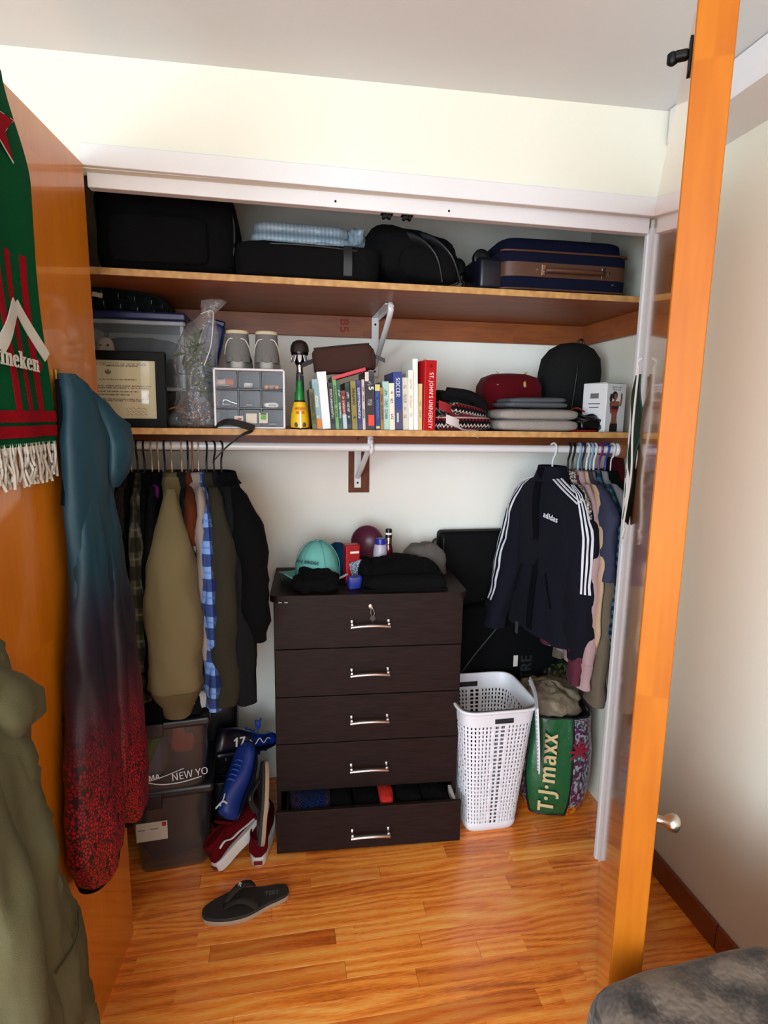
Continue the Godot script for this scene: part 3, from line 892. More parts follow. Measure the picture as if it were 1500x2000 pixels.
func middle_shelf():
	var black_plastic := plastic("black_plastic", Color(0.04, 0.04, 0.042), 0.4)
	# dark box that carries the tote
	one("dark_box", rbox(Vector3(0.30, 0.112, 0.34), 0.006, 2), mat("dark_carton", Color(0.09, 0.065, 0.05), 0.8), "low dark brown box under the clear tote on the middle shelf", "box", Vector3(-0.47, MID_Y + 0.056, -0.50))
	# clear tote with blue lid
	var clear := mat("clear_plastic", Color(0.85, 0.87, 0.90), 0.14, {"alpha": 0.04, "spec": 0.2})
	var blue_lid := plastic("dark_blue_lid", Color(0.085, 0.10, 0.26), 0.35)
	var rim_clear := mat("frosted_plastic", Color(0.62, 0.62, 0.63), 0.3, {"alpha": 0.55})
	var t := thing("clear_tote", "clear plastic storage tote with dark blue lid behind the framed certificate", "storage box", Vector3(-0.465, MID_Y + 0.1125, -0.50))
	var walls := []
	for q in [[Vector3(0.32, 0.215, 0.003), Vector3(0, 0.115, 0.165)], [Vector3(0.32, 0.215, 0.003), Vector3(0, 0.115, -0.165)], [Vector3(0.003, 0.215, 0.33), Vector3(0.16, 0.115, 0)], [Vector3(0.003, 0.215, 0.33), Vector3(-0.16, 0.115, 0)], [Vector3(0.32, 0.003, 0.33), Vector3(0, 0.004, 0)]]:
		walls.append([box(q[0]), q[1]])
	part(t, "tub", join(walls), clear)
	var ribs := []
	for s in [[-1, 1], [1, 1], [1, -1], [-1, -1]]:
		ribs.append([rbox(Vector3(0.014, 0.215, 0.014), 0.004, 1), Vector3(0.157 * s[0], 0.115, 0.162 * s[1])])
	ribs.append([rbox(Vector3(0.33, 0.014, 0.012), 0.004, 1), Vector3(0, 0.212, 0.168)])
	ribs.append([rbox(Vector3(0.012, 0.014, 0.34), 0.004, 1), Vector3(0.163, 0.212, 0)])
	ribs.append([rbox(Vector3(0.33, 0.012, 0.010), 0.004, 1), Vector3(0, 0.008, 0.166)])
	ribs.append([rbox(Vector3(0.010, 0.03, 0.33), 0.004, 1), Vector3(0.161, 0.016, 0)])
	part(t, "rim_and_corners", join(ribs), rim_clear)
	part(t, "lid", rbox(Vector3(0.345, 0.026, 0.355), 0.008, 2), blue_lid, Vector3(0, 0.233, 0))
	one("dark_bundle", lump(Vector3(0.27, 0.17, 0.28), 0.5, 0.4, 0.012, 8.0, 31.0, 16, 32), cloth("dark_grey_knit", Color(0.075, 0.075, 0.085)), "dark grey cloth bundle inside the clear tote", "clothing", Vector3(-0.455, MID_Y + 0.119 + 0.086, -0.51))
	var doll := thing("plush_toy", "small pale plush toy pressed against front wall inside the tote", "toy", Vector3(-0.545, MID_Y + 0.205, -0.356))
	part(doll, "head", lump(Vector3(0.05, 0.055, 0.03), 0.9, 0.9, 0.006, 30.0, 1.0, 12, 20, false), cloth("pale_plush", Color(0.62, 0.55, 0.50)), Vector3(0, 0.045, 0))
	part(doll, "body", lump(Vector3(0.06, 0.07, 0.03), 0.8, 0.9, 0.006, 30.0, 2.0, 12, 20, false), cloth("pale_plush", Color(0.62, 0.55, 0.50)))
	for x in [-0.011, 0.011]:
		part(doll, "eye", lump(Vector3(0.008, 0.008, 0.005), 1.0, 1.0, 0, 1, 0, 6, 10), black_plastic, Vector3(x, 0.048, 0.015))
	# dark tartan bag on the lid
	var tartan_tex := paint(96, 96, func(x: float, y: float):
		var c := Color(0.015, 0.028, 0.026)
		if fmod(x * 4.0, 1.0) > 0.55: c = c.lerp(Color(0.05, 0.10, 0.095), 0.7)
		if fmod(y * 4.0, 1.0) > 0.6: c = c.lerp(Color(0.02, 0.04, 0.06), 0.6)
		if fmod(x * 4.0, 1.0) > 0.94 and fmod(y * 4.0, 1.0) < 0.5: c = Color(0.55, 0.53, 0.48)
		return c)
	var tartan := cloth("dark_tartan", Color(1, 1, 1), {"tex": tartan_tex, "tri": 5.0, "depth": 0.0})
	var db := thing("tartan_blanket", "dark green tartan cloth heaped on the blue tote lid", "blanket", Vector3(-0.475, MID_Y + 0.359, -0.49), Vector3(0, 0, -9))
	for k in 2:
		part(db, "fold", lump(Vector3(0.27, 0.042, 0.27), 0.5, 0.35, 0.014, 10.0, 41.0 + 3 * k, 14, 40, true), tartan, Vector3(-0.02 - 0.01 * k, 0.020 + 0.030 * k, 0.0))
	for q in [[-0.09, 0.033, 0.03], [-0.135, 0.018, 0.03]]:
		part(db, "white_tag", rbox(Vector3(q[2], 0.014, 0.003), 0.001, 1), mat("white_label", Color(0.78, 0.74, 0.68), 0.7), Vector3(q[0], q[1], 0.138))
	# framed certificate
	var cert_tex := paint(256, 256, func(x: float, y: float):
		var paper := Color(0.77, 0.71, 0.56)
		var ink := 0.0
		var rows := [[0.10, 0.30, 0.75], [0.33, 0.20, 0.72], [0.44, 0.04, 0.92], [0.475, 0.04, 0.90], [0.535, 0.06, 0.74], [0.59, 0.14, 0.62], [0.665, 0.06, 0.88], [0.695, 0.06, 0.80]]
		for r in rows:
			if absf(y - r[0]) < 0.010 and x > r[1] and x < r[2]:
				ink = maxf(ink, 0.85 if noise_b.get_noise_2d(x * 95.0, r[0] * 200.0) > -0.25 else 0.0)
		var d := Vector2(x - 0.30, y - 0.86).length()
		if d < 0.065: ink = maxf(ink, 0.35)
		if absf(d - 0.065) < 0.008 or absf(d - 0.052) < 0.004: ink = 0.8
		var e := Vector2((x - 0.33) * 1.0, (y - 0.20) * 1.1)
		if e.length() < 0.045 and (absf(e.x) < 0.012 or e.y > 0.0 or absf(absf(e.x) - 0.033) < 0.008): ink = 0.85
		if y > 0.80 and y < 0.95 and x > 0.56 and x < 0.86:
			var s := fmod(y - 0.80, 0.05)
			if absf(s - 0.025 - 0.012 * sin(x * 90.0 + y * 40.0)) < 0.004: ink = 0.7
		return paper.lerp(Color(0.16, 0.12, 0.09), ink))
	var f := thing("framed_certificate", "framed certificate in thick black wood frame leaning before the tote", "picture frame", Vector3(-0.470, MID_Y, -0.205), Vector3(-3, 0, 0))
	part(f, "frame", join([[rbox(Vector3(0.03, 0.225, 0.02), 0.003, 1), Vector3(0.115, 0.1125, 0)], [rbox(Vector3(0.03, 0.225, 0.02), 0.003, 1), Vector3(-0.115, 0.1125, 0)], [rbox(Vector3(0.26, 0.027, 0.0195), 0.003, 1), Vector3(0, 0.0135, 0)], [rbox(Vector3(0.26, 0.027, 0.0195), 0.003, 1), Vector3(0, 0.2115, 0)]]), mat("black_wood", Color(0.04, 0.034, 0.03), 0.5, {"spec": 0.25}))
	part(f, "certificate", panel(0.202, 0.172), mat("certificate_paper", Color(1, 1, 1), 0.7, {"tex": cert_tex, "clamp": 1}), Vector3(0, 0.1125, 0.0))
	part(f, "heading", text("OF THE STATE OF NEW YORK", 0.0078, false, true, 0.0004), mat("brown_ink", Color(0.16, 0.12, 0.09), 0.7), Vector3(0.0, 0.186, 0.0008))
	part(f, "glass", panel(0.202, 0.172, 0.0015), mat("frame_glass", Color(1, 1, 1), 0.03, {"alpha": 0.03}), Vector3(0, 0.1125, 0.004))
	# clear bag with dried plants
	var pb := thing("plastic_bag_of_leaves", "tall clear plastic bag of dried green leaves left of the drawer organizer", "plastic bag", Vector3(-0.262, MID_Y, -0.30))
	var rows := []
	for q in [[0.003, 0.085, 0.06, -0.012, 0.0], [0.012, 0.10, 0.07, -0.012, 0], [0.05, 0.082, 0.068, 0.0, 0], [0.10, 0.062, 0.06, 0.0, 0], [0.16, 0.066, 0.06, -0.004, 0], [0.22, 0.066, 0.055, 0.0, 0], [0.27, 0.060, 0.045, 0.010, 0], [0.32, 0.042, 0.03, 0.026, 0], [0.355, 0.020, 0.018, 0.040, 0], [0.375, 0.028, 0.024, 0.052, 0], [0.392, 0.034, 0.022, 0.060, 0], [0.400, 0.02, 0.012, 0.066, 0]]:
		rows.append(ring(Vector3(q[3], q[0], q[4]), q[1], q[2], 0.9, 40))
	rows = crumple(rows, 0.016, 24.0, 5.0, Vector3(1, 0.45, 1))
	part(pb, "film", grid(rows, true, true, false), mat("clear_film", Color(0.92, 0.92, 0.92), 0.12, {"alpha": 0.09, "spec": 0.5, "bump": crumple_tex, "depth": 0.6, "tri": 6.0}))
	clear_bag_leaves(pb)
	part(pb, "twist_tie", tube(curve([Vector3(0.020, 0.352, 0.01), Vector3(0.055, 0.36, 0.025), Vector3(0.06, 0.33, 0.045), Vector3(0.052, 0.25, 0.06), Vector3(0.03, 0.19, 0.062)], 6), 0.0016, 6), mat("white_cord", Color(0.85, 0.84, 0.80), 0.6))
	var bb := thing("blue_packet", "blue plastic packet standing behind the bag of dried leaves", "packet", Vector3(-0.300, MID_Y, -0.46), Vector3(0, 0, -14))
	part(bb, "sleeve", lump(Vector3(0.075, 0.36, 0.04), 0.25, 0.6, 0.006, 9.0, 3.0, 14, 28), plastic("blue_film", Color(0.05, 0.14, 0.36), 0.3), Vector3(0, 0.18, 0))
	part(bb, "folded_top", rbox(Vector3(0.06, 0.02, 0.03), 0.006, 2), plastic("dark_blue_film", Color(0.04, 0.08, 0.24), 0.3), Vector3(0, 0.362, 0))
	# nine-drawer organizer
	var white_case := plastic("white_case_plastic", Color(0.80, 0.79, 0.80), 0.4)
	var og := thing("drawer_organizer", "small white organizer with nine clear drawers on the middle shelf", "organizer", Vector3(-0.0935, MID_Y, -0.255), Vector3(0, 0, 0))
	var W := 0.214
	var H := 0.182
	var case_parts := []
	for q in [[Vector3(W, 0.007, 0.15), Vector3(0, 0.0035, 0)], [Vector3(W, 0.007, 0.15), Vector3(0, H - 0.0035, 0)], [Vector3(0.007, H, 0.15), Vector3(-W / 2 + 0.0035, H / 2, 0)], [Vector3(0.007, H, 0.15), Vector3(W / 2 - 0.0035, H / 2, 0)], [Vector3(W, H, 0.002), Vector3(0, H / 2, -0.075)]]:
		case_parts.append([rbox(q[0], 0.002, 1), q[1]])
	part(og, "case", join(case_parts), white_case)
	part(og, "back_panel", box(Vector3(W - 0.012, H - 0.012, 0.003)), plastic("grey_back_panel", Color(0.34, 0.35, 0.36), 0.5), Vector3(0, H / 2, -0.071))
	part(og, "shelf_dividers", join([[box(Vector3(W - 0.012, 0.003, 0.14)), Vector3(0, 0.0625, -0.002)], [box(Vector3(W - 0.012, 0.003, 0.14)), Vector3(0, 0.1195, -0.002)], [box(Vector3(0.003, H - 0.012, 0.14)), Vector3(-0.034, H / 2, -0.002)], [box(Vector3(0.003, H - 0.012, 0.14)), Vector3(0.034, H / 2, -0.002)]]), plastic("grey_divider", Color(0.36, 0.37, 0.38), 0.4))
	for r in 3:
		for c in 3:
			var at := Vector3((c - 1) * 0.068, 0.0335 + r * 0.0572, 0.0)
			var d := part(og, "drawer", join([[box(Vector3(0.062, 0.050, 0.002)), Vector3(0, 0, 0.073)], [box(Vector3(0.002, 0.04, 0.13)), Vector3(-0.030, -0.004, 0.005)], [box(Vector3(0.002, 0.04, 0.13)), Vector3(0.030, -0.004, 0.005)], [box(Vector3(0.06, 0.002, 0.13)), Vector3(0, -0.0245, 0.005)]]), mat("drawer_clear_plastic", Color(0.85, 0.87, 0.90), 0.1, {"alpha": 0.07, "spec": 0.13}), at)
			part(d, "pull", rbox(Vector3(0.022, 0.005, 0.012), 0.002, 1), mat("frosted_plastic", Color(0.62, 0.62, 0.63), 0.3, {"alpha": 0.55}), Vector3(0, -0.018, 0.079))
	var tags := part(og, "paper_label", join([[panel(0.026, 0.022), Vector3(-0.034, 0.028, 0.076)], [panel(0.032, 0.030), Vector3(0.004, 0.032, 0.0765)], [panel(0.026, 0.032), Vector3(0.040, 0.034, 0.077)]]), mat("white_label", Color(0.86, 0.85, 0.82), 0.6))
	part(tags, "green_logo_square", panel(0.016, 0.014), mat("label_green", Color(0.32, 0.62, 0.22), 0.6), Vector3(0.040, 0.036, 0.0778))
	part(tags, "black_bar", panel(0.018, 0.004), mat("label_black", Color(0.05, 0.05, 0.05), 0.6), Vector3(0.040, 0.0465, 0.0778))
	part(tags, "red_print", panel(0.012, 0.006), mat("label_red", Color(0.65, 0.30, 0.26), 0.6), Vector3(-0.032, 0.030, 0.0768))
	var inside := Vector3(-0.0935, MID_Y, -0.255)
	var sp := thing("thread_spool", "orange thread spool lying in top left organizer drawer", "spool", inside + Vector3(-0.066, 0.140, 0.03), Vector3(0, 0, 90))
	part(sp, "thread", lathe([[0.011, -0.008], [0.012, -0.004], [0.012, 0.012], [0.011, 0.016]], 16), mat("orange_thread", Color(0.72, 0.30, 0.12), 0.8), Vector3(0, -0.008, 0))
	part(sp, "spool_core", lathe([[0.013, 0.008], [0.013, 0.012], [0.010, 0.013], [0.010, 0.032], [0.013, 0.033], [0.013, 0.037]], 16), mat("pale_spool", Color(0.75, 0.62, 0.58), 0.5))
	one("white_tape", lathe([[0.008, 0], [0.014, 0], [0.014, 0.012], [0.008, 0.012]], 20), mat("white_tape_stock", Color(0.88, 0.87, 0.84), 0.6), "white tape roll in the top middle organizer drawer", "tape", inside + Vector3(-0.005, 0.1275, 0.035), Vector3(0, 0, 0))
	one("yellow_bead_strip", join([[lump(Vector3(0.014, 0.012, 0.012), 0.8, 0.8, 0, 1, 0, 8, 12), Vector3(-0.016, 0, 0)], [lump(Vector3(0.014, 0.012, 0.012), 0.8, 0.8, 0, 1, 0, 8, 12), Vector3(0, 0.001, 0)], [lump(Vector3(0.014, 0.012, 0.012), 0.8, 0.8, 0, 1, 0, 8, 12), Vector3(0.016, 0, 0)]]), mat("yellow_orange_bead", Color(0.85, 0.52, 0.14), 0.5), "yellow-orange strip in the top right organizer drawer", "craft supplies", inside + Vector3(0.066, 0.1285, 0.045))
	one("metal_clip", tube(curve([Vector3(-0.012, 0, 0), Vector3(-0.012, 0.014, 0), Vector3(0.0, 0.016, 0), Vector3(0.012, 0.010, 0), Vector3(0.03, 0.006, 0)], 4), 0.0022, 8), mat("chrome", Color(0.8, 0.79, 0.77), 0.16, {"metal": 1.0}), "silver clip in the middle left organizer drawer", "clip", inside + Vector3(-0.070, 0.071, 0.04))
	one("white_bundle", lump(Vector3(0.045, 0.018, 0.03), 0.6, 0.6, 0.004, 40.0, 2.0, 10, 18), mat("white_tape_stock", Color(0.88, 0.87, 0.84), 0.6), "white paper bundle in the middle right organizer drawer", "craft supplies", inside + Vector3(0.064, 0.0735, 0.035))
	# grey pair of shoes standing on the organizer, heels towards us
	var felt := cloth("grey_felt", Color(0.42, 0.42, 0.41), {"depth": 0.03, "tri": 16.0})
	var cream := cloth("cream_lining", Color(0.78, 0.72, 0.60))
	var pale_sole := plastic("pale_grey_sole", Color(0.60, 0.60, 0.58), 0.6)
	for k in 2:
		var sh := thing("grey_shoe", "grey felt shoe with cream lining, heel facing us, %s on the organizer" % ["left of the pair", "right of the pair"][k], "shoe", Vector3(-0.129 + 0.088 * k, MID_Y + 0.1825, -0.195), Vector3.ZERO, "grey shoes on the drawer organizer")
		part(sh, "sole", shoe_sole(0.20, 0.080, 0.024), pale_sole, Vector3.ZERO, Vector3(-90, 0, 0))
		var rws := []
		for q in [[0.020, 0.038, 0.042], [0.030, 0.0385, 0.044], [0.06, 0.037, 0.042], [0.09, 0.0345, 0.036], [0.105, 0.033, 0.032]]:
			rws.append(ring(Vector3(0, q[0], -0.046 + 0.006 * q[0] / 0.1), q[1], q[2], 0.9, 28))
		part(sh, "heel_counter", grid(rws, true, true, true), felt)
		part(sh, "vamp", shoe_upper(0.195, 0.076, 0.075, 0.045, 0.018), felt, Vector3.ZERO, Vector3(-90, 0, 0))
		var cl := []
		for q in [[0.104, 0.034, 0.033], [0.112, 0.0345, 0.033], [0.116, 0.030, 0.028], [0.108, 0.025, 0.024], [0.09, 0.024, 0.022]]:
			cl.append(ring(Vector3(0, q[0], -0.0395), q[1], q[2], 0.9, 28))
		part(sh, "collar_lining", grid(cl, true), cream)
		for s in [-1, 1]:
			part(sh, "side_cord", tube(curve([Vector3(0.012 * s, 0.088, -0.0035), Vector3(0.024 * s, 0.085, -0.008), Vector3(0.034 * s, 0.068, -0.022), Vector3(0.039 * s, 0.045, -0.045)], 5), 0.0016, 6), mat("white_cord", Color(0.85, 0.84, 0.80), 0.6))
	# black strap over the shelf edge
	one("black_strap", sheet(func(u: float, v: float):
		var pts := curve([Vector3(-0.205, MID_Y + 0.003, -0.185), Vector3(-0.165, MID_Y + 0.021, -0.163), Vector3(-0.115, MID_Y + 0.013, -0.158), Vector3(-0.083, MID_Y - 0.001, -0.152), Vector3(-0.118, MID_Y - 0.018, -0.147), Vector3(-0.165, MID_Y - 0.055, -0.150), Vector3(-0.205, MID_Y - 0.098, -0.158)], 8)
		var i: float = u * (pts.size() - 1)
		var a: Vector3 = pts[int(floor(i))]
		var b: Vector3 = pts[mini(int(floor(i)) + 1, pts.size() - 1)]
		return a.lerp(b, i - floor(i)) + Vector3(0.004, 0.009 if u < 0.5 else 0.006, -0.006 if u < 0.5 else 0.008) * (0.5 - v) * 2.0, 48, 2, 0.002), mat("black_leather", Color(0.07, 0.045, 0.035), 0.5), "thin black strap trailing over the middle shelf edge below organizer", "strap")
	# glue bottle and microphone
	var gb := thing("glue_bottle", "yellow labelled glue bottle with green neck standing left of the books", "bottle", Vector3(0.058, MID_Y, -0.19))
	part(gb, "body", lathe([[0.024, 0.0], [0.028, 0.004], [0.029, 0.02], [0.027, 0.045], [0.022, 0.068], [0.018, 0.084], [0.0165, 0.09]], 24), plastic("glue_green_dark", Color(0.06, 0.10, 0.07), 0.3))
	part(gb, "label", lathe([[0.0285, 0.006], [0.0295, 0.02], [0.0275, 0.045], [0.0226, 0.068], [0.0186, 0.084]], 24, false, false), plastic("label_yellow", Color(0.86, 0.68, 0.03), 0.45))
	part(gb, "lettering", text("WOOD\nGLUE", 0.008, true, false, 0.0008), mat("label_red_print", Color(0.70, 0.16, 0.05), 0.5), Vector3(0, 0.058, 0.0262), Vector3(-14, 0, 0))
	part(gb, "brown_print", join([[lump(Vector3(0.014, 0.015, 0.004), 0.9, 0.9, 0, 1, 0, 8, 12), Vector3(-0.011, 0.015, 0.0265)], [lump(Vector3(0.014, 0.015, 0.004), 0.9, 0.9, 0, 1, 0, 8, 12), Vector3(0.011, 0.015, 0.0265)]]), mat("label_brown", Color(0.24, 0.10, 0.04), 0.5))
	part(gb, "white_stripe", panel(0.005, 0.05), mat("label_white", Color(0.92, 0.91, 0.86), 0.5), Vector3(0.001, 0.03, 0.0302))
	part(gb, "neck_cap", lathe([[0.0145, 0.088], [0.0155, 0.092], [0.0145, 0.11], [0.011, 0.122], [0.0085, 0.140], [0.009, 0.148], [0.006, 0.150]], 20), plastic("cap_green", Color(0.02, 0.42, 0.16), 0.35))
	part(gb, "nozzle", lathe([[0.006, 0.148], [0.0075, 0.152], [0.006, 0.168], [0.003, 0.176]], 14), plastic("cap_grey", Color(0.20, 0.22, 0.22), 0.35))
	var mc := thing("microphone", "round-headed microphone with silver petals standing behind the glue bottle", "microphone", Vector3(0.062, MID_Y, -0.275))
	part(mc, "handle", lathe([[0.016, 0.0], [0.017, 0.01], [0.013, 0.15], [0.012, 0.17]], 20), plastic("clear_grey_handle", Color(0.20, 0.20, 0.21), 0.25))
	part(mc, "chrome_neck", lathe([[0.011, 0.165], [0.0125, 0.172], [0.010, 0.19], [0.0125, 0.205]], 20), mat("chrome", Color(0.8, 0.79, 0.77), 0.16, {"metal": 1.0}))
	part(mc, "black_cone", lathe([[0.0125, 0.203], [0.022, 0.225], [0.028, 0.238], [0.028, 0.243]], 24), plastic("navy_black_gloss", Color(0.03, 0.03, 0.06), 0.2))
	var petals := []
	for k in 9:
		var a := TAU * k / 9 + 0.2
		petals.append([lump(Vector3(0.014, 0.036, 0.004), 0.9, 0.8, 0, 1, 0, 8, 14), Transform3D(Basis(Vector3.UP, -a + PI / 2) * Basis(Vector3.RIGHT, deg_to_rad(-17)), Vector3(cos(a) * 0.0255, 0.228, sin(a) * 0.0255))])
	part(mc, "silver_petals", join(petals), mat("silver_paint", Color(0.85, 0.84, 0.84), 0.25, {"metal": 0.7}))
	part(mc, "round_head", lathe([[0.027, 0.240], [0.030, 0.248], [0.0285, 0.262], [0.022, 0.274], [0.012, 0.280], [0.002, 0.282]], 28), mat("gunmetal_mesh", Color(0.20, 0.17, 0.15), 0.35, {"metal": 0.6, "bump": weave_tex, "depth": 0.05, "tri": 30.0}))
	# patterned folded knit
	var knit_tex := paint(128, 128, func(x: float, y: float):
		var b: float = fmod(y * 9.0, 1.0)
		var k := int(floor(y * 9.0))
		var z: float = absf(fmod(x * 14.0, 1.0) - 0.5) * 2.0
		var blk := Color(0.04, 0.036, 0.04)
		var wht := Color(0.72, 0.68, 0.64)
		var red := Color(0.48, 0.03, 0.07)
		var gry := Color(0.16, 0.16, 0.165)
		match k % 5:
			0: return wht if absf(b - 0.25 - 0.5 * z) < 0.16 else blk
			1: return red if b < 0.6 else (wht if fmod(x * 28.0, 1.0) < 0.5 else blk)
			2: return gry if noise_b.get_noise_2d(x * 60.0, y * 60.0) < 0.1 else Color(0.30, 0.30, 0.31)
			3: return wht if b < 0.28 else (red if z > 0.5 and b < 0.75 else blk)
		return blk if b > 0.3 else (wht if z > 0.55 else red))
	var knit := cloth("patterned_knit", Color(1, 1, 1), {"tex": knit_tex, "tri": 5.5, "bump": weave_tex, "depth": 0.04})
	var kt := thing("patterned_poncho", "folded black, red and white patterned knit right of the red binder", "clothing", Vector3(0.575, MID_Y, -0.31), Vector3(0, 8, 0))
	part(kt, "lower_fold", lump(Vector3(0.215, 0.055, 0.27), 0.5, 0.35, 0.014, 10.0, 51.0, 14, 40), knit, Vector3(0.004, 0.027, 0))
	part(kt, "middle_fold", lump(Vector3(0.19, 0.05, 0.25), 0.6, 0.4, 0.016, 11.0, 54.0, 14, 40, false), knit, Vector3(-0.004, 0.066, -0.005), Vector3(0, 14, -8))
	part(kt, "upper_fold", lump(Vector3(0.15, 0.045, 0.20), 0.7, 0.5, 0.014, 12.0, 57.0, 14, 36, false), cloth("black_shiny_cloth", Color(0.05, 0.045, 0.05)), Vector3(0.004, 0.103, -0.01), Vector3(0, -10, -14))
	part(kt, "black_roll", tube(curve([Vector3(-0.05, 0.125, 0.09), Vector3(0.03, 0.115, 0.10), Vector3(0.085, 0.085, 0.09), Vector3(0.10, 0.055, 0.06)], 6), 0.017, 12), cloth("black_fleece_knit", Color(0.055, 0.05, 0.055)))
	for k in 2:
		part(kt, "braid", sheet(func(u: float, v: float): return Vector3(-0.09 + u * 0.14 + 0.02 * k, 0.098 - 0.045 * k - u * 0.05 - v * 0.028, 0.122 + 0.016 * k + 0.006 * sin(u * 8.0) - 0.05 * u * u), 14, 3, 0.003), [mat("red_braid", Color(0.50, 0.03, 0.07), 0.85), mat("white_braid", Color(0.75, 0.70, 0.68), 0.85)][k])
	# maroon velvet bag
	var velvet := cloth("maroon_velvet", Color(0.30, 0.02, 0.055), {"rim": 0.4})
	var mv := thing("velvet_bag", "maroon velvet drawstring bag with gold cord behind the grey towels", "bag", Vector3(0.835, MID_Y, -0.42))
	var vr := []
	for q in [[0.0, 0.105, 0.075], [0.02, 0.118, 0.085], [0.09, 0.118, 0.085], [0.16, 0.112, 0.08], [0.19, 0.095, 0.066], [0.203, 0.06, 0.04], [0.206, 0.02, 0.015]]:
		vr.append(ring(Vector3(0, q[0], 0), q[1], q[2], 0.55, 48))
	part(mv, "pouch", grid(crumple(vr, 0.010, 12.0, 61.0, Vector3(1, 0.3, 1)), true, true, true), velvet)
	var gold := mat("gold_cord", Color(0.62, 0.50, 0.26), 0.5)
	for k in 4:
		var pts := []
		for i in 7:
			pts.append(Vector3(-0.06 + k * 0.038 + 0.020 * sin(i * 1.7 + k), 0.202 - i * 0.008 + 0.008 * cos(i * 2.1 + k * 2), 0.028 + i * 0.008))
		part(mv, "gold_cord", tube(curve(pts, 4), 0.0022, 6), gold)
	part(mv, "cord_tassel", lathe([[0.002, 0.012], [0.006, 0.006], [0.007, -0.006], [0.004, -0.01]], 10), gold, Vector3(0.03, 0.163, 0.078))
	# black upright bag
	var bk := thing("black_round_bag", "tall rounded black bag standing behind the white box", "bag", Vector3(1.082, MID_Y, -0.46))
	var br := []
	for q in [[0.0, 0.100, 0.07], [0.02, 0.112, 0.08], [0.12, 0.118, 0.085], [0.22, 0.119, 0.085], [0.27, 0.108, 0.08], [0.305, 0.082, 0.062], [0.325, 0.045, 0.036], [0.33, 0.01, 0.01]]:
		br.append(ring(Vector3(0.006 * q[0] / 0.1, q[0], 0), q[1], q[2], 0.75, 44))
	part(bk, "body", grid(crumple(br, 0.006, 7.0, 66.0), true, true, true), cloth("charcoal_nylon", Color(0.10, 0.10, 0.097), {"depth": 0.03}))
	part(bk, "seam", tube(curve([Vector3(-0.02, 0.02, 0.084), Vector3(-0.008, 0.14, 0.089), Vector3(0.0, 0.24, 0.084), Vector3(0.012, 0.325, 0.034)], 6), 0.003, 6), mat("black_piping", Color(0.028, 0.027, 0.03), 0.5))
	part(bk, "carry_loop", tube(curve([Vector3(0.02, 0.322, 0.03), Vector3(0.03, 0.338, 0.034), Vector3(0.045, 0.335, 0.03), Vector3(0.05, 0.312, 0.03)], 4), 0.004, 6), mat("black_piping", Color(0.028, 0.027, 0.03), 0.5))
	# towels
	var light_grey := cloth("light_grey_terry", Color(0.56, 0.53, 0.50), {"depth": 0.16, "tri": 6.0})
	var dark_grey := cloth("dark_grey_terry", Color(0.31, 0.32, 0.335), {"depth": 0.14, "tri": 6.0})
	var tw := thing("grey_towel", "thick light grey folded towel at the front of the middle shelf", "towel", Vector3(0.855, MID_Y, -0.27))
	part(tw, "lower_fold", lump(Vector3(0.295, 0.042, 0.22), 0.55, 0.3, 0.006, 12.0, 71.0, 14, 44), light_grey, Vector3(0, 0.021, 0))
	part(tw, "upper_fold", lump(Vector3(0.287, 0.042, 0.21), 0.6, 0.3, 0.007, 12.0, 74.0, 14, 44, false), light_grey, Vector3(0.003, 0.056, -0.002))
	var td := thing("dark_grey_towel", "smaller dark grey folded towel on top of light grey towel", "towel", Vector3(0.85, MID_Y + 0.078, -0.265))
	part(td, "lower_fold", lump(Vector3(0.225, 0.022, 0.18), 0.6, 0.3, 0.004, 12.0, 77.0, 10, 40), dark_grey, Vector3(0, 0.011, 0))
	part(td, "upper_fold", lump(Vector3(0.205, 0.022, 0.17), 0.6, 0.35, 0.005, 12.0, 79.0, 10, 40, false), dark_grey, Vector3(0.006, 0.026, 0), Vector3(0, 0, 1))
	# black cable with red lead
	var cab := thing("black_cable_coil", "tangled black bag and cables with a red lead before white box", "cable", Vector3(1.055, MID_Y, -0.26))
	part(cab, "pouch", lump(Vector3(0.115, 0.055, 0.09), 0.6, 0.6, 0.022, 24.0, 81.0, 14, 30), mat("black_shiny_vinyl", Color(0.035, 0.035, 0.037), 0.3), Vector3(0.012, 0.027, 0))
	for k in 3:
		var pts := []
		for i in 11:
			var a := TAU * i / 10.0 + k
			pts.append(Vector3(cos(a) * (0.045 - 0.006 * k), 0.040 + 0.007 * k + 0.006 * sin(a * 2 + k), 0.01 + sin(a) * 0.035))
		part(cab, "cable", tube(curve(pts, 4), 0.0035, 8), mat("black_rubber", Color(0.03, 0.03, 0.032), 0.45))
	part(cab, "red_lead", tube(curve([Vector3(-0.075, 0.004, 0.05), Vector3(-0.066, 0.028, 0.03), Vector3(-0.055, 0.066, 0.0), Vector3(-0.02, 0.082, -0.012), Vector3(0.015, 0.070, -0.02)], 6), 0.003, 8), plastic("red_cable", Color(0.50, 0.08, 0.05), 0.4))
	part(cab, "red_lead", tube(curve([Vector3(-0.08, 0.004, 0.052), Vector3(-0.03, 0.004, 0.060), Vector3(0.02, 0.004, 0.057)], 4), 0.003, 8), plastic("red_cable", Color(0.50, 0.08, 0.05), 0.4))
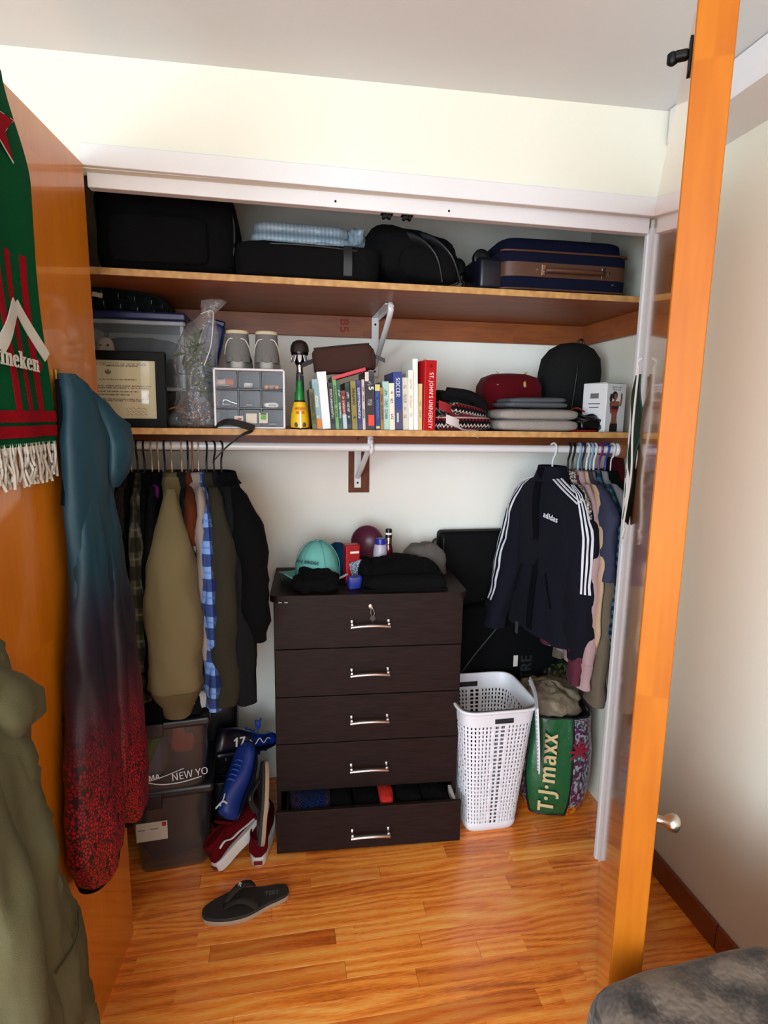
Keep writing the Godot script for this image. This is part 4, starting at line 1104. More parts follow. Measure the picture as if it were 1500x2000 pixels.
	# white box with a printed woman
	var woman_tex := paint(96, 128, func(x: float, y: float):
		var c := Color(0.86, 0.86, 0.86).lerp(Color(0.72, 0.72, 0.73), smoothstep(0.5, 1.0, x) * 0.5)
		var skin := Color(0.52, 0.33, 0.24)
		var hair := Color(0.13, 0.08, 0.06)
		var e := func(cx: float, cy: float, rx: float, ry: float): return pow((x - cx) / rx, 2.0) + pow((y - cy) / ry, 2.0) < 1.0
		if e.call(0.42, 0.24, 0.15, 0.085): c = hair
		if e.call(0.22, 0.30, 0.07, 0.10): c = hair
		if e.call(0.78, 0.24, 0.055, 0.06): c = skin
		if absf(x - (0.80 - (y - 0.28) * 0.35)) < 0.05 and y > 0.27 and y < 0.46: c = skin
		if e.call(0.46, 0.27, 0.085, 0.07): c = skin
		if absf(x - 0.44) < 0.05 and y > 0.30 and y < 0.38: c = skin
		var half: float = 0.24 - 0.10 * smoothstep(0.40, 0.68, y) + 0.07 * smoothstep(0.72, 0.9, y)
		if y > 0.36 and absf(x - 0.45) < half:
			c = skin
			if y > 0.46 and y < 0.52: c = Color(0.16, 0.07, 0.08)
			if y > 0.52 and y < 0.575: c = Color(0.62, 0.10, 0.20)
			if y > 0.83: c = Color(0.05, 0.04, 0.045)
		if absf(x - 0.20 - (y - 0.40) * 0.35) < 0.045 and y > 0.40 and y < 0.62: c = skin.darkened(0.1)
		if y > 0.055 and y < 0.085 and x > 0.25 and x < 0.78 and noise_b.get_noise_2d(x * 70.0, 1.0) > -0.2: c = Color(0.45, 0.45, 0.46)
		if y > 0.11 and y < 0.13 and x > 0.25 and x < 0.70 and noise_b.get_noise_2d(x * 90.0, 4.0) > -0.1: c = Color(0.45, 0.45, 0.46)
		return c)
	var wb := thing("white_product_box", "white carton printed with an exercising woman at right end of shelf", "box", Vector3(1.140, MID_Y, -0.275), Vector3(0, 22, 0))
	part(wb, "carton", rbox(Vector3(0.105, 0.168, 0.10), 0.002, 1), mat("white_carton", Color(0.84, 0.84, 0.84), 0.45), Vector3(0, 0.084, 0))
	part(wb, "printed_front", panel(0.102, 0.165, 0.0006), mat("woman_print", Color(1, 1, 1), 0.45, {"tex": woman_tex, "clamp": 1}), Vector3(0, 0.084, 0.0504))
	for k in 3:
		part(wb, "grey_print", rbox(Vector3(0.0008, [0.018, 0.004, 0.004][k], [0.035, 0.05, 0.04][k]), 0.0003, 1), mat("carton_grey_ink", Color(0.40, 0.40, 0.41), 0.5), Vector3(-0.0527, [0.125, 0.098, 0.085][k], 0.0))
	part(wb, "lid_flap", rbox(Vector3(0.102, 0.0015, 0.096), 0.0006, 1), mat("white_carton", Color(0.84, 0.84, 0.84), 0.45), Vector3(0, 0.1695, -0.002), Vector3(-1.5, 0, 0))
	# brown pouch on the books
	var pch := cloth("brown_pouch_leather", Color(0.22, 0.125, 0.095), {"spec": 0.4, "tri": 12.0, "depth": 0.03})
	var po := thing("brown_toiletry_pouch", "brown zipped toiletry pouch lying on top of the books", "pouch", Vector3(0.200, MID_Y + 0.222, -0.255), Vector3(0, -4, 6.5))
	part(po, "body", lump(Vector3(0.195, 0.084, 0.095), 0.32, 0.35, 0.004, 10.0, 91.0, 18, 40), pch)
	part(po, "zip", tube([Vector3(-0.09, 0.043, 0.0), Vector3(0.0, 0.044, 0.0), Vector3(0.09, 0.043, 0)], 0.003, 8), mat("dark_zip", Color(0.05, 0.035, 0.03), 0.5))
	for s in [-1, 1]:
		part(po, "end_tab", sheet(func(u: float, v: float): return Vector3((0.093 + u * 0.040) * s, 0.012 - v * 0.014 - u * 0.022 * (1.0 if s > 0 else 0.6), 0.02 + u * 0.01), 6, 2, 0.003), mat("dark_tab", Color(0.07, 0.04, 0.035), 0.6))
	part(po, "side_gusset", lump(Vector3(0.02, 0.07, 0.08), 0.7, 0.6, 0.004, 20.0, 4.0, 10, 20, false), pch, Vector3(0.094, -0.006, 0))

func spine_print(key: String, base: Color, ink: Color, sd: float) -> StandardMaterial3D:
	return mat(key, Color(1, 1, 1), 0.6, {"clamp": 1, "tex": paint(10, 72, func(x: float, y: float):
		var on: bool = absf(x - 0.5) < 0.26 and y > 0.08 and y < 0.86 and noise_b.get_noise_2d(x * 3.0 + sd, y * 34.0) > -0.12 and noise_b.get_noise_2d(sd * 3.0, y * 3.5) > -0.35
		return base.lerp(ink, 0.85 if on else 0.0))})

func books():
	var page := mat("book_pages", Color(0.84, 0.80, 0.70), 0.85)
	var W := Color(0.84, 0.83, 0.79)
	var K := Color(0.05, 0.05, 0.055)
	# left px offset of spine (m from 0.085), thickness, height, lean, spine colour, ink, words
	var list := [
		[0.000, 0.016, 0.125, 5.0, Color(0.30, 0.29, 0.08), K, "thin olive green paperback, leftmost book behind the glue bottle"],
		[0.013, 0.020, 0.155, 5.5, Color(0.50, 0.62, 0.64), W, "pale blue book with orange foot, second from the row's left"],
		[0.030, 0.030, 0.178, 5.0, Color(0.86, 0.86, 0.85), Color(0.6, 0.6, 0.6), "thick plain white book near the left of the row"],
		[0.060, 0.015, 0.146, 4.5, Color(0.045, 0.05, 0.05), W, "black paperback with white spine lettering beside the white book"],
		[0.0735, 0.013, 0.166, 4.0, Color(0.40, 0.60, 0.36), K, "light green thin book with black lettering, fifth from left"],
		[0.0855, 0.012, 0.152, 4.0, Color(0.16, 0.28, 0.20), W, "dark green thin book with white marks after light green one"],
		[0.097, 0.015, 0.122, 4.0, Color(0.42, 0.05, 0.07), W, "short dark red book with pale blue-white lower spine"],
		[0.111, 0.016, 0.147, 3.5, Color(0.06, 0.10, 0.12), W, "black-teal paperback under the tilted pink book"],
		[0.1265, 0.018, 0.152, 3.0, Color(0.50, 0.45, 0.16), K, "olive-yellow paperback in the middle of the row"],
		[0.144, 0.016, 0.155, 2.5, Color(0.16, 0.16, 0.40), W, "purple-blue paperback left of the thick dark one"],
		[0.1595, 0.010, 0.157, 2.0, Color(0.74, 0.66, 0.64), K, "very thin pinkish-white book against the thick dark one"],
		[0.169, 0.031, 0.182, 1.2, Color(0.115, 0.095, 0.12), Color(0.6, 0.6, 0.62), "thick dark purple-black book with red-orange spine sticker"],
		[0.202, 0.018, 0.144, 1.6, Color(0.08, 0.17, 0.42), Color(0.3, 0.4, 0.6), "short blue book with yellow ends beside the thick dark one"],
		[0.2185, 0.010, 0.134, 1.8, Color(0.58, 0.42, 0.12), K, "thin ochre book right of the short blue one"],
		[0.228, 0.021, 0.153, 2.2, Color(0.60, 0.72, 0.68), Color(0.2, 0.3, 0.3), "pale mint green book right of the ochre one"],
		[0.247, 0.018, 0.148, 2.0, Color(0.82, 0.80, 0.72), Color(0.4, 0.3, 0.3), "cream paperback left of the bright blue book"],
		[0.263, 0.029, 0.183, 2.2, Color(0.045, 0.16, 0.46), W, "bright blue book titled soccer with purple lower spine"],
		[0.290, 0.021, 0.167, 1.8, Color(0.76, 0.73, 0.66), Color(0.5, 0.45, 0.4), "beige paperback right of the bright blue book"],
		[0.309, 0.017, 0.190, 1.5, Color(0.86, 0.84, 0.80), Color(0.7, 0.6, 0.5), "white book second from the tallest, right part of row"],
		[0.3245, 0.018, 0.226, 1.5, Color(0.88, 0.87, 0.84), Color(0.82, 0.8, 0.76), "tallest white slim book left of the red binder"],
		[0.341, 0.013, 0.148, 1.0, Color(0.78, 0.66, 0.46), Color(0.5, 0.4, 0.3), "short tan book squeezed against the red binder"],
	]
	var i := 0
	for q in list:
		var th: float = q[1] - 0.0012
		var h: float = q[2]
		var dep := 0.115 + 0.35 * h - 0.012 * (i % 3)
		var b := thing("book", q[6], "book", Vector3(0.092 + q[0] + q[1] / 2 + h * 0.5 * sin(deg_to_rad(q[3])), MID_Y + 0.0005 + th * 0.5 * sin(deg_to_rad(q[3])), -0.178 - 0.003 * (i * 7 % 5)), Vector3(0, 0, q[3]), "books standing in a row on the middle shelf")
		b.position.x = 0.092 + q[0] + q[1] / 2 + 0.004
		var cover := mat("book_cover_%d" % i, q[4], 0.5, {"clear": 0.2, "clear_rough": 0.3})
		part(b, "cover", join([[rbox(Vector3(th, h, 0.003), 0.0012, 1), Vector3(0, h / 2, -0.0015)], [box(Vector3(0.0012, h, dep)), Vector3(th / 2 - 0.0006, h / 2, -dep / 2)], [box(Vector3(0.0012, h, dep)), Vector3(-th / 2 + 0.0006, h / 2, -dep / 2)]]), cover)
		part(b, "pages", box(Vector3(th - 0.003, h - 0.006, dep - 0.006)), page, Vector3(0, h / 2, -dep / 2 - 0.001))
		if i != 16 and i != 2:
			part(b, "spine_print", panel(th * 0.84, h * 0.80, 0.0005), spine_print("spine_print_%d" % i, q[4], q[5], i * 7.7), Vector3(0, h * 0.52, 0.0004))
		if i == 1:
			part(b, "orange_foot", panel(th * 0.9, 0.03, 0.0007), mat("orange_paper", Color(0.78, 0.45, 0.14), 0.6), Vector3(0, 0.018, 0.0006))
		if i == 6:
			part(b, "pale_lower_spine", panel(th * 0.92, 0.045, 0.0007), mat("pale_blue_paper", Color(0.66, 0.74, 0.78), 0.6), Vector3(0, 0.025, 0.0006))
		if i == 11:
			part(b, "white_sticker", panel(0.012, 0.028, 0.0007), mat("white_label", Color(0.86, 0.85, 0.82), 0.6), Vector3(-0.009, 0.166, 0.0008))
			part(b, "red_sticker", panel(0.019, 0.034, 0.0007), mat("red_orange_sticker", Color(0.82, 0.20, 0.10), 0.5), Vector3(0.004, 0.03, 0.0008))
			part(b, "lettering", text("5", 0.016, true, false, 0.0005), mat("label_white", Color(0.92, 0.91, 0.86), 0.5), Vector3(0.004, 0.130, 0.0009), Vector3(0, 0, -90))
		if i == 12:
			part(b, "yellow_top", panel(th * 0.95, 0.02, 0.0007), mat("yellow_paper", Color(0.78, 0.72, 0.42), 0.6), Vector3(0, 0.133, 0.0006))
			part(b, "yellow_foot", panel(th * 0.7, 0.008, 0.0007), mat("yellow_paper", Color(0.78, 0.72, 0.42), 0.6), Vector3(0, 0.008, 0.0006))
		if i == 16:
			part(b, "lettering", text("SOCCER", 0.0125, false, false, 0.0006), mat("label_white", Color(0.92, 0.91, 0.86), 0.5), Vector3(0, 0.135, 0.0004), Vector3(0, 0, -90))
			part(b, "purple_lower_spine", panel(th * 0.94, 0.062, 0.0007), mat("purple_paper", Color(0.28, 0.24, 0.36), 0.6), Vector3(0, 0.034, 0.0005))
			part(b, "pale_strip", panel(th * 0.2, 0.03, 0.0007), mat("pale_blue_paper", Color(0.66, 0.74, 0.78), 0.6), Vector3(-0.002, 0.04, 0.0009))
		i += 1
	# tilted pink book under the pouch
	var pk := thing("pink_book", "slim pink-red book lying tilted across the book tops", "book", Vector3(0.212, MID_Y + 0.1745, -0.245), Vector3(0, 0, 17))
	part(pk, "cover", join([[rbox(Vector3(0.108, 0.0016, 0.13), 0.0006, 1), Vector3(0, 0.0045, 0)], [rbox(Vector3(0.108, 0.0016, 0.13), 0.0006, 1), Vector3(0, -0.0045, 0)], [rbox(Vector3(0.108, 0.0105, 0.0016), 0.0006, 1), Vector3(0, 0, 0.065)]]), mat("pink_red_cover", Color(0.72, 0.13, 0.20), 0.45))
	part(pk, "pages", box(Vector3(0.104, 0.007, 0.126)), page)
	# red binder
	var red := plastic("red_binder_vinyl", Color(0.66, 0.03, 0.07), 0.4)
	var rb := thing("red_binder", "tall red binder with white university lettering at right end of books", "binder", Vector3(0.472, MID_Y, -0.172), Vector3(0, 9, 0))
	part(rb, "cover", join([[rbox(Vector3(0.040, 0.222, 0.003), 0.0012, 1), Vector3(0, 0.111, 0)], [rbox(Vector3(0.003, 0.222, 0.22), 0.0012, 1), Vector3(0.0185, 0.111, -0.109)], [rbox(Vector3(0.003, 0.222, 0.22), 0.0012, 1), Vector3(-0.0185, 0.111, -0.109)]]), red)
	part(rb, "pages", box(Vector3(0.026, 0.21, 0.20)), page, Vector3(0, 0.108, -0.112))
	part(rb, "lettering", text("ST. JOHN'S UNIVERSITY", 0.0128, false, false, 0.0006), mat("label_white", Color(0.92, 0.91, 0.86), 0.5), Vector3(0.002, 0.096, 0.0017), Vector3(0, 0, -90))
	part(rb, "label_oval", lathe([[0.005, 0], [0.005, 0.0008]], 16), mat("binder_dark_red", Color(0.45, 0.02, 0.05), 0.4), Vector3(0, 0.204, 0.0016), Vector3(90, 0, 0))
	part(rb, "loose_sheet", panel(0.03, 0.02, 0.0006), page, Vector3(0.004, 0.222, -0.06), Vector3(0, 90, 14))

# ================================================================ hanging clothes
# local frame of a garment: origin at the rod's axis, x along the rod (thickness), z across the shoulders (towards the room), y up
func body_rows(o: Dictionary) -> Array:
	var len: float = o.get("len", 0.84)
	var sw: float = o.get("sw", 0.21)
	var t: float = o.get("thick", 0.032)
	var hem: float = o.get("hem", 1.0)
	var key := [[len, sw * 0.94 * hem, t * 1.15], [len - 0.02, sw * 0.95 * hem, t * 1.2], [len * 0.8, sw * 0.93 * hem, t * 1.15], [len * 0.6, sw * 0.92, t * 1.1], [0.36, sw * 0.93, t * 1.1], [0.25, sw * 0.96, t], [0.19, sw * 0.98, t * 0.95], [0.165, sw * 0.92, t * 0.85], [0.145, sw * 0.72, t * 0.9], [0.125, sw * 0.48, t], [0.108, sw * 0.33, t * 1.05], [0.095, sw * 0.29, t * 1.0]]
	var rows := []
	for i in key.size() - 1:
		var a = key[i]
		var b = key[i + 1]
		var n := maxi(1, int(absf(a[0] - b[0]) / 0.035))
		for k in n:
			var f := float(k) / n
			rows.append([lerpf(a[0], b[0], f), lerpf(a[1], b[1], f), lerpf(a[2], b[2], f)])
	rows.append(key[key.size() - 1])
	var out := []
	var sd: float = o.get("seed", 1.0)
	for r in rows:
		var q := PackedVector3Array()
		var drop: float = clampf((r[0] - 0.2) / 0.5, 0, 1)
		for p in ring(Vector3(0, -r[0], 0), r[2], r[1], 0.72, 56):
			var fold := sin(p.z * 46.0 + sd * 2.3 + noise_a.get_noise_2d(p.z * 3.0, r[0] * 2.0 + sd) * 4.0) * 0.006 * drop
			var wr := noise_a.get_noise_3d(p.z * 7.0 + sd, p.y * 3.2, p.x * 9.0 - sd) * 0.010 * (0.4 + drop)
			q.append(p + Vector3((fold + wr) * signf(p.x) + crease(p * Vector3(1, 0.8, 1), 7.0, sd) * 0.004 * (0.3 + drop) * signf(p.x), 0, wr * 0.6))
		out.append(q)
	return out

func sleeve_rows(o: Dictionary, s: float) -> Array:
	var sw: float = o.get("sw", 0.21)
	var sl: float = o.get("sleeve", 0.60)
	var w: float = o.get("sleeve_w", 0.062)
	var th: float = o.get("sleeve_t", 0.040)
	var flare: float = o.get("flare", 0.02)
	var side: float = o.get("side", 0.0) * (1.0 if s < 0 else o.get("near_side", 0.0))
	var cuff: float = o.get("cuff", 0.62)
	var sd: float = o.get("seed", 1.0) + s * 3.0
	var rows := []
	var n := 22
	for i in n + 1:
		var f := 1.0 - float(i) / n
		var y := -0.122 - (sl + 0.028) * f
		var z := s * (sw - 0.085 + 0.080 * sqrt(minf(1.0, f * 3.5)) + flare * f)
		var k := sqrt(minf(1.0, f * 4.0 + 0.10)) * lerpf(float(o.get("top", 1.0)), 1.0, smoothstep(0.0, 0.5, f))
		var puff := 1.0 + 0.12 * sin(f * PI)
		if f > 0.86: puff = lerpf(puff, cuff, (f - 0.86) / 0.10 if f < 0.96 else 1.0)
		var x: float = -side * f * f
		var q := PackedVector3Array()
		for p in ring(Vector3(x, y, z), th * puff * k, w * puff * k, 0.85, 32):
			var d := p - Vector3(x, y, z)
			var wr := noise_a.get_noise_3d(p.x * 12.0 + sd, p.y * 7.0 - sd, p.z * 9.0) * 0.016
			wr += sin(p.y * 60.0 + sd + 3.0 * noise_a.get_noise_2d(p.z * 8.0 + sd, p.y * 3.0)) * 0.0025 * smoothstep(0.5, 0.95, f)
			wr += crease(p * Vector3(1, 0.75, 1), 8.5, sd) * 0.0065 * (0.35 + 0.65 * f)
			q.append(p + d.normalized() * wr * k)
		rows.append(q)
	return rows

func ribbon(rows: Array, a0: float, a1: float, off: float, i0 := 0, i1 := 999) -> ArrayMesh:
	var out := []
	for i in rows.size():
		if i < i0 or i > i1:
			continue
		var r: PackedVector3Array = rows[i]
		var mid := Vector3.ZERO
		for p in r: mid += p
		mid /= r.size()
		var q := PackedVector3Array()
		for k in 4:
			var a: float = fposmod(lerpf(a0, a1, k / 3.0), 1.0) * r.size()
			var p: Vector3 = r[int(a) % r.size()].lerp(r[(int(a) + 1) % r.size()], a - floor(a))
			q.append(p + (p - mid).normalized() * off)
		out.append(q)
	return grid(out, false)

func hook_hanger(x: float, yaw: float, m: Material, label: String, group: String, thick := 0.0035, at_y := 1.4685, body := true):
	var h := thing("clothes_hanger", label, "hanger", Vector3(x, at_y, -0.36), Vector3(0, yaw, 0), group)
	var pts := []
	for i in 9:
		var a := deg_to_rad(200.0 - 200.0 * i / 8.0)
		pts.append(Vector3(0, sin(a) * 0.0185, -cos(a) * -0.0185))
	pts.append(Vector3(0, -0.022, 0.013))
	pts.append(Vector3(0, -0.045, 0.0))
	pts.append(Vector3(0, -0.088, 0.0))
	part(h, "hook", tube(curve(pts, 3), thick, 8, 1.0, Vector3.RIGHT), m)
	if body:
		part(h, "shoulder_bar", tube(curve([Vector3(0, -0.195, -0.160), Vector3(0, -0.178, -0.13), Vector3(0, -0.125, -0.03), Vector3(0, -0.112, 0.0), Vector3(0, -0.125, 0.03), Vector3(0, -0.178, 0.13), Vector3(0, -0.195, 0.160)], 5), thick * 1.2, 8, 1.0, Vector3.RIGHT), m)

func garment(called: String, label: String, category: String, x: float, yaw: float, m: Material, o := {}, group := "") -> Node3D:
	var g := thing(called, label, category, Vector3(x, 1.4685, -0.36), Vector3(o.get("tilt", 0.0), yaw, 0), group)
	var rows := body_rows(o)
	part(g, "body", grid(rows, true, true, false), m)
	if o.get("sleeve", 0.6) > 0.0:
		for s in [1.0, -1.0]:
			var sr := sleeve_rows(o, s)
			var sm: Material = o.get("sleeve_mat", m)
			part(g, "sleeve", grid(sr, true, true, true), sm)
			if o.has("cuff_mat"):
				part(g, "cuff", ribbon_ring(sr, 0, 3, 0.0025), o.cuff_mat)
	if o.get("collar", true):
		var c := []
		var ch: float = o.get("collar_h", 0.014)
		for q in [[0.122, 1.25], [0.108, 1.06], [0.095 - ch * 0.5, 0.92], [0.095 - ch, 0.84], [0.098 - ch, 0.72], [0.10, 0.68]]:
			c.append(ring(Vector3(0, -q[0], 0.0), o.get("thick", 0.032) * 1.15 * q[1], 0.068 * q[1], 0.95, 36))
		part(g, "collar", grid(crumple(c, 0.006, 20.0, o.get("seed", 1.0)), true), o.get("collar_mat", m))
	return g

func ribbon_ring(rows: Array, i0: int, i1: int, off: float) -> ArrayMesh:
	var out := []
	for i in range(i0, i1 + 1):
		var mid := Vector3.ZERO
		for p in rows[i]: mid += p
		mid /= rows[i].size()
		var q := PackedVector3Array()
		for p in rows[i]:
			q.append(p + (p - mid).normalized() * off)
		out.append(q)
	return grid(out, true)

func plaid(bg: Color, warp: Color, weft: Color, line: Color, n: float) -> ImageTexture:
	return paint(96, 96, func(x: float, y: float):
		var c := bg
		if fmod(x * n, 1.0) < 0.5: c = c.lerp(warp, 0.62)
		if fmod(y * n, 1.0) < 0.5: c = c.lerp(weft, 0.62)
		if absf(fmod(x * n, 1.0) - 0.75) < 0.05 or absf(fmod(y * n, 1.0) - 0.75) < 0.05: c = c.lerp(line, 0.5)
		return c)

func hanging_left():
	var wire := mat("pale_gold_wire", Color(0.80, 0.69, 0.55), 0.35, {"metal": 0.6})
	var black_hanger := plastic("black_plastic", Color(0.04, 0.04, 0.042), 0.4)
	var brown_hanger := plastic("brown_hanger_wood", Color(0.55, 0.30, 0.18), 0.45)
	var white_hanger := plastic("white_hanger_plastic", Color(0.84, 0.84, 0.84), 0.35)
	var lace_tex := paint(128, 128, func(x: float, y: float):
		var n: float = noise_b.get_noise_2d(x * 26.0, y * 26.0)
		return Color(0.30, 0.26, 0.27) if absf(n) < 0.22 else Color(0.06, 0.05, 0.055))
	var lace := cloth("grey_lace_print", Color(1, 1, 1), {"tex": lace_tex, "tri": 6.0, "bump": weave_tex})
	var k1 := cloth("black_cotton", Color(0.03, 0.029, 0.032))
	var k2 := cloth("soft_black_cotton", Color(0.045, 0.042, 0.046))
	var green_plaid := cloth("grey_green_plaid", Color(1, 1, 1), {"tex": plaid(Color(0.34, 0.34, 0.27), Color(0.07, 0.08, 0.075), Color(0.09, 0.10, 0.09), Color(0.50, 0.49, 0.40), 4.0), "tri": 3.0, "depth": 0.03})
	var olive := cloth("olive_bomber_nylon", Color(0.42, 0.37, 0.25), {"depth": 0.02, "spec": 0.45, "rim": 0.1})
	var olive_rib := cloth("olive_rib_knit", Color(0.36, 0.315, 0.215))
	var olive_grey := cloth("grey_olive_cotton", Color(0.185, 0.172, 0.135))
	var charcoal := cloth("charcoal_wool", Color(0.085, 0.083, 0.09))
	var buffalo := cloth("blue_buffalo_plaid", Color(1, 1, 1), {"tex": plaid(Color(0.48, 0.62, 0.85), Color(0.045, 0.05, 0.10), Color(0.05, 0.075, 0.26), Color(0.30, 0.42, 0.75), 2.0), "tri": 6.5, "depth": 0.03})
	var rust := cloth("rust_brown_suede", Color(0.32, 0.14, 0.065))
	var pale := cloth("pale_grey_fleece", Color(0.56, 0.51, 0.48))
	var hg := "clothes hangers at the left end of the rod"
	garment("black_shirt", "black shirt at far left of the rod, half behind the teal windbreaker", "shirt", -0.535, 1, k1, {"seed": 1.0, "len": 0.85, "sw": 0.20, "sleeve_t": 0.018, "thick": 0.02})
	garment("lace_print_shirt", "grey lace-patterned dark shirt, second garment from left on rod", "shirt", -0.505, 5, lace, {"seed": 2.0, "len": 0.72, "sleeve": 0.34, "cuff": 1.0, "sleeve_t": 0.018, "thick": 0.018, "sw": 0.215})
	garment("black_shirt", "plain black shirt between the lace print and grey-green plaid shirts", "shirt", -0.487, 5, k2, {"seed": 3.0, "len": 0.80, "sleeve_t": 0.012, "thick": 0.014, "sw": 0.20})
	garment("plaid_shirt", "grey-green plaid flannel shirt hanging left of the olive bomber", "shirt", -0.466, 8, green_plaid, {"seed": 4.0, "len": 0.80, "sleeve": 0.52, "sleeve_t": 0.018, "thick": 0.018, "sw": 0.218})
	garment("black_coat", "long black coat just right of the grey-green plaid shirt", "coat", -0.440, 6, k1, {"seed": 5.0, "len": 0.93, "sleeve_t": 0.018, "sw": 0.20, "thick": 0.022})
	var pj := garment("black_jacket", "black jacket with purple collar loop behind the olive bomber", "jacket", -0.415, 6, k2, {"seed": 6.0, "len": 0.88, "sleeve_t": 0.016, "thick": 0.02})
	part(pj, "purple_loop", tube(curve([Vector3(0.004, -0.12, 0.10), Vector3(0.014, -0.125, 0.125), Vector3(0.012, -0.15, 0.13), Vector3(0.0, -0.165, 0.125)], 4), 0.006, 8), cloth("purple_cord", Color(0.34, 0.06, 0.36)))
	garment("olive_bomber_jacket", "olive bomber jacket with wide puffed sleeve facing out", "jacket", -0.358, 6, olive, {"seed": 7.0, "len": 0.74, "sw": 0.235, "sleeve": 0.66, "sleeve_w": 0.085, "sleeve_t": 0.072, "top": 0.55, "cuff": 0.60, "cuff_mat": olive_rib, "collar_mat": olive_rib, "flare": 0.03})
	garment("dark_grey_coat", "dark grey coat with hem showing below the olive bomber", "coat", -0.322, 6, charcoal, {"seed": 8.0, "len": 0.94, "sw": 0.17, "sleeve_t": 0.012, "sleeve_w": 0.04, "sleeve": 0.5})
	var rj := garment("rust_brown_jacket", "rust-brown suede jacket, only its collar showing beside the bomber", "jacket", -0.308, 9, rust, {"seed": 9.0, "len": 0.60, "sw": 0.17, "sleeve": 0.14, "sleeve_t": 0.018, "sleeve_w": 0.05, "cuff": 0.9})
	part(rj, "white_shirt_collar", lump(Vector3(0.022, 0.05, 0.03), 0.8, 0.8, 0.004, 30.0, 2.0, 10, 16, false), cloth("white_cotton", Color(0.80, 0.80, 0.78)), Vector3(0.004, -0.30, 0.185))
	var ph := garment("pale_hoodie", "pale grey fleece hoodie squeezed beside the blue checked shirt", "hoodie", -0.288, 11, pale, {"seed": 10.0, "len": 0.68, "sleeve": 0.50, "sleeve_t": 0.016, "sleeve_w": 0.04})
	part(ph, "hood", lump(Vector3(0.035, 0.16, 0.12), 0.8, 0.8, 0.012, 12.0, 9.0, 14, 24, false), pale, Vector3(0.004, -0.20, 0.165))
	garment("checked_shirt", "blue and black buffalo-checked flannel shirt in the left group", "shirt", -0.272, 12, buffalo, {"seed": 11.0, "len": 0.85, "sleeve": 0.67, "sleeve_t": 0.024, "sleeve_w": 0.055, "cuff": 0.8, "thick": 0.018})
	garment("grey_olive_jacket", "grey-olive cotton field jacket left of the charcoal blazer", "jacket", -0.252, 16, olive_grey, {"seed": 12.0, "len": 0.82, "sleeve": 0.655, "sleeve_w": 0.060, "sleeve_t": 0.042, "cuff": 0.86})
	var bl := garment("charcoal_blazer", "charcoal wool blazer with sleeve buttons near the right of left group", "blazer", -0.228, 24, charcoal, {"seed": 13.0, "len": 0.80, "sleeve": 0.665, "sleeve_w": 0.050, "sleeve_t": 0.034, "cuff": 0.95})
	for k in 4:
		part(bl, "sleeve_button", lathe([[0.005, -0.001], [0.006, 0.001], [0.004, 0.003]], 10), plastic("dark_button", Color(0.13, 0.11, 0.10), 0.25), Vector3(0.020, -0.775 + 0.016 * k, 0.255), Vector3(70, 20, 0))
	garment("black_winter_jacket", "thick black jacket, rightmost garment of the left group", "jacket", -0.204, 25, k1, {"seed": 14.0, "len": 0.76, "sleeve": 0.46, "sleeve_w": 0.066, "sleeve_t": 0.044, "thick": 0.045, "side": -0.02, "near_side": 1.0})
	var hooks := [[-0.512, 0, 2], [-0.49, 2, 0], [-0.470, 4, 2], [-0.448, 5, 2], [-0.425, 6, 0], [-0.404, 6, 0], [-0.384, 7, 2], [-0.362, 8, 1], [-0.330, 10, 0], [-0.310, 11, 2], [-0.296, 11, 3], [-0.276, 12, 1], [-0.250, 16, 2], [-0.226, 24, 2], [-0.202, 25, 2]]
	var kinds := [[wire, "pale wire"], [wire, "pale wire"], [black_hanger, "black plastic"], [brown_hanger, "brown wooden"]]
	var who := ["far left black shirt", "grey lace-patterned shirt", "plain black shirt", "grey-green plaid shirt", "long black coat", "black jacket with purple loop", "second black jacket behind the bomber", "olive bomber jacket", "dark grey coat", "rust-brown jacket", "pale grey hoodie", "blue checked shirt", "grey-olive jacket", "charcoal blazer", "black winter jacket"]
	var i := 0
	for h in hooks:
		hook_hanger(h[0], h[1], kinds[h[2]][0], "%s hanger holding the %s" % [kinds[h[2]][1], who[i]], hg, 0.0026 if h[2] < 2 else 0.0034)
		i += 1

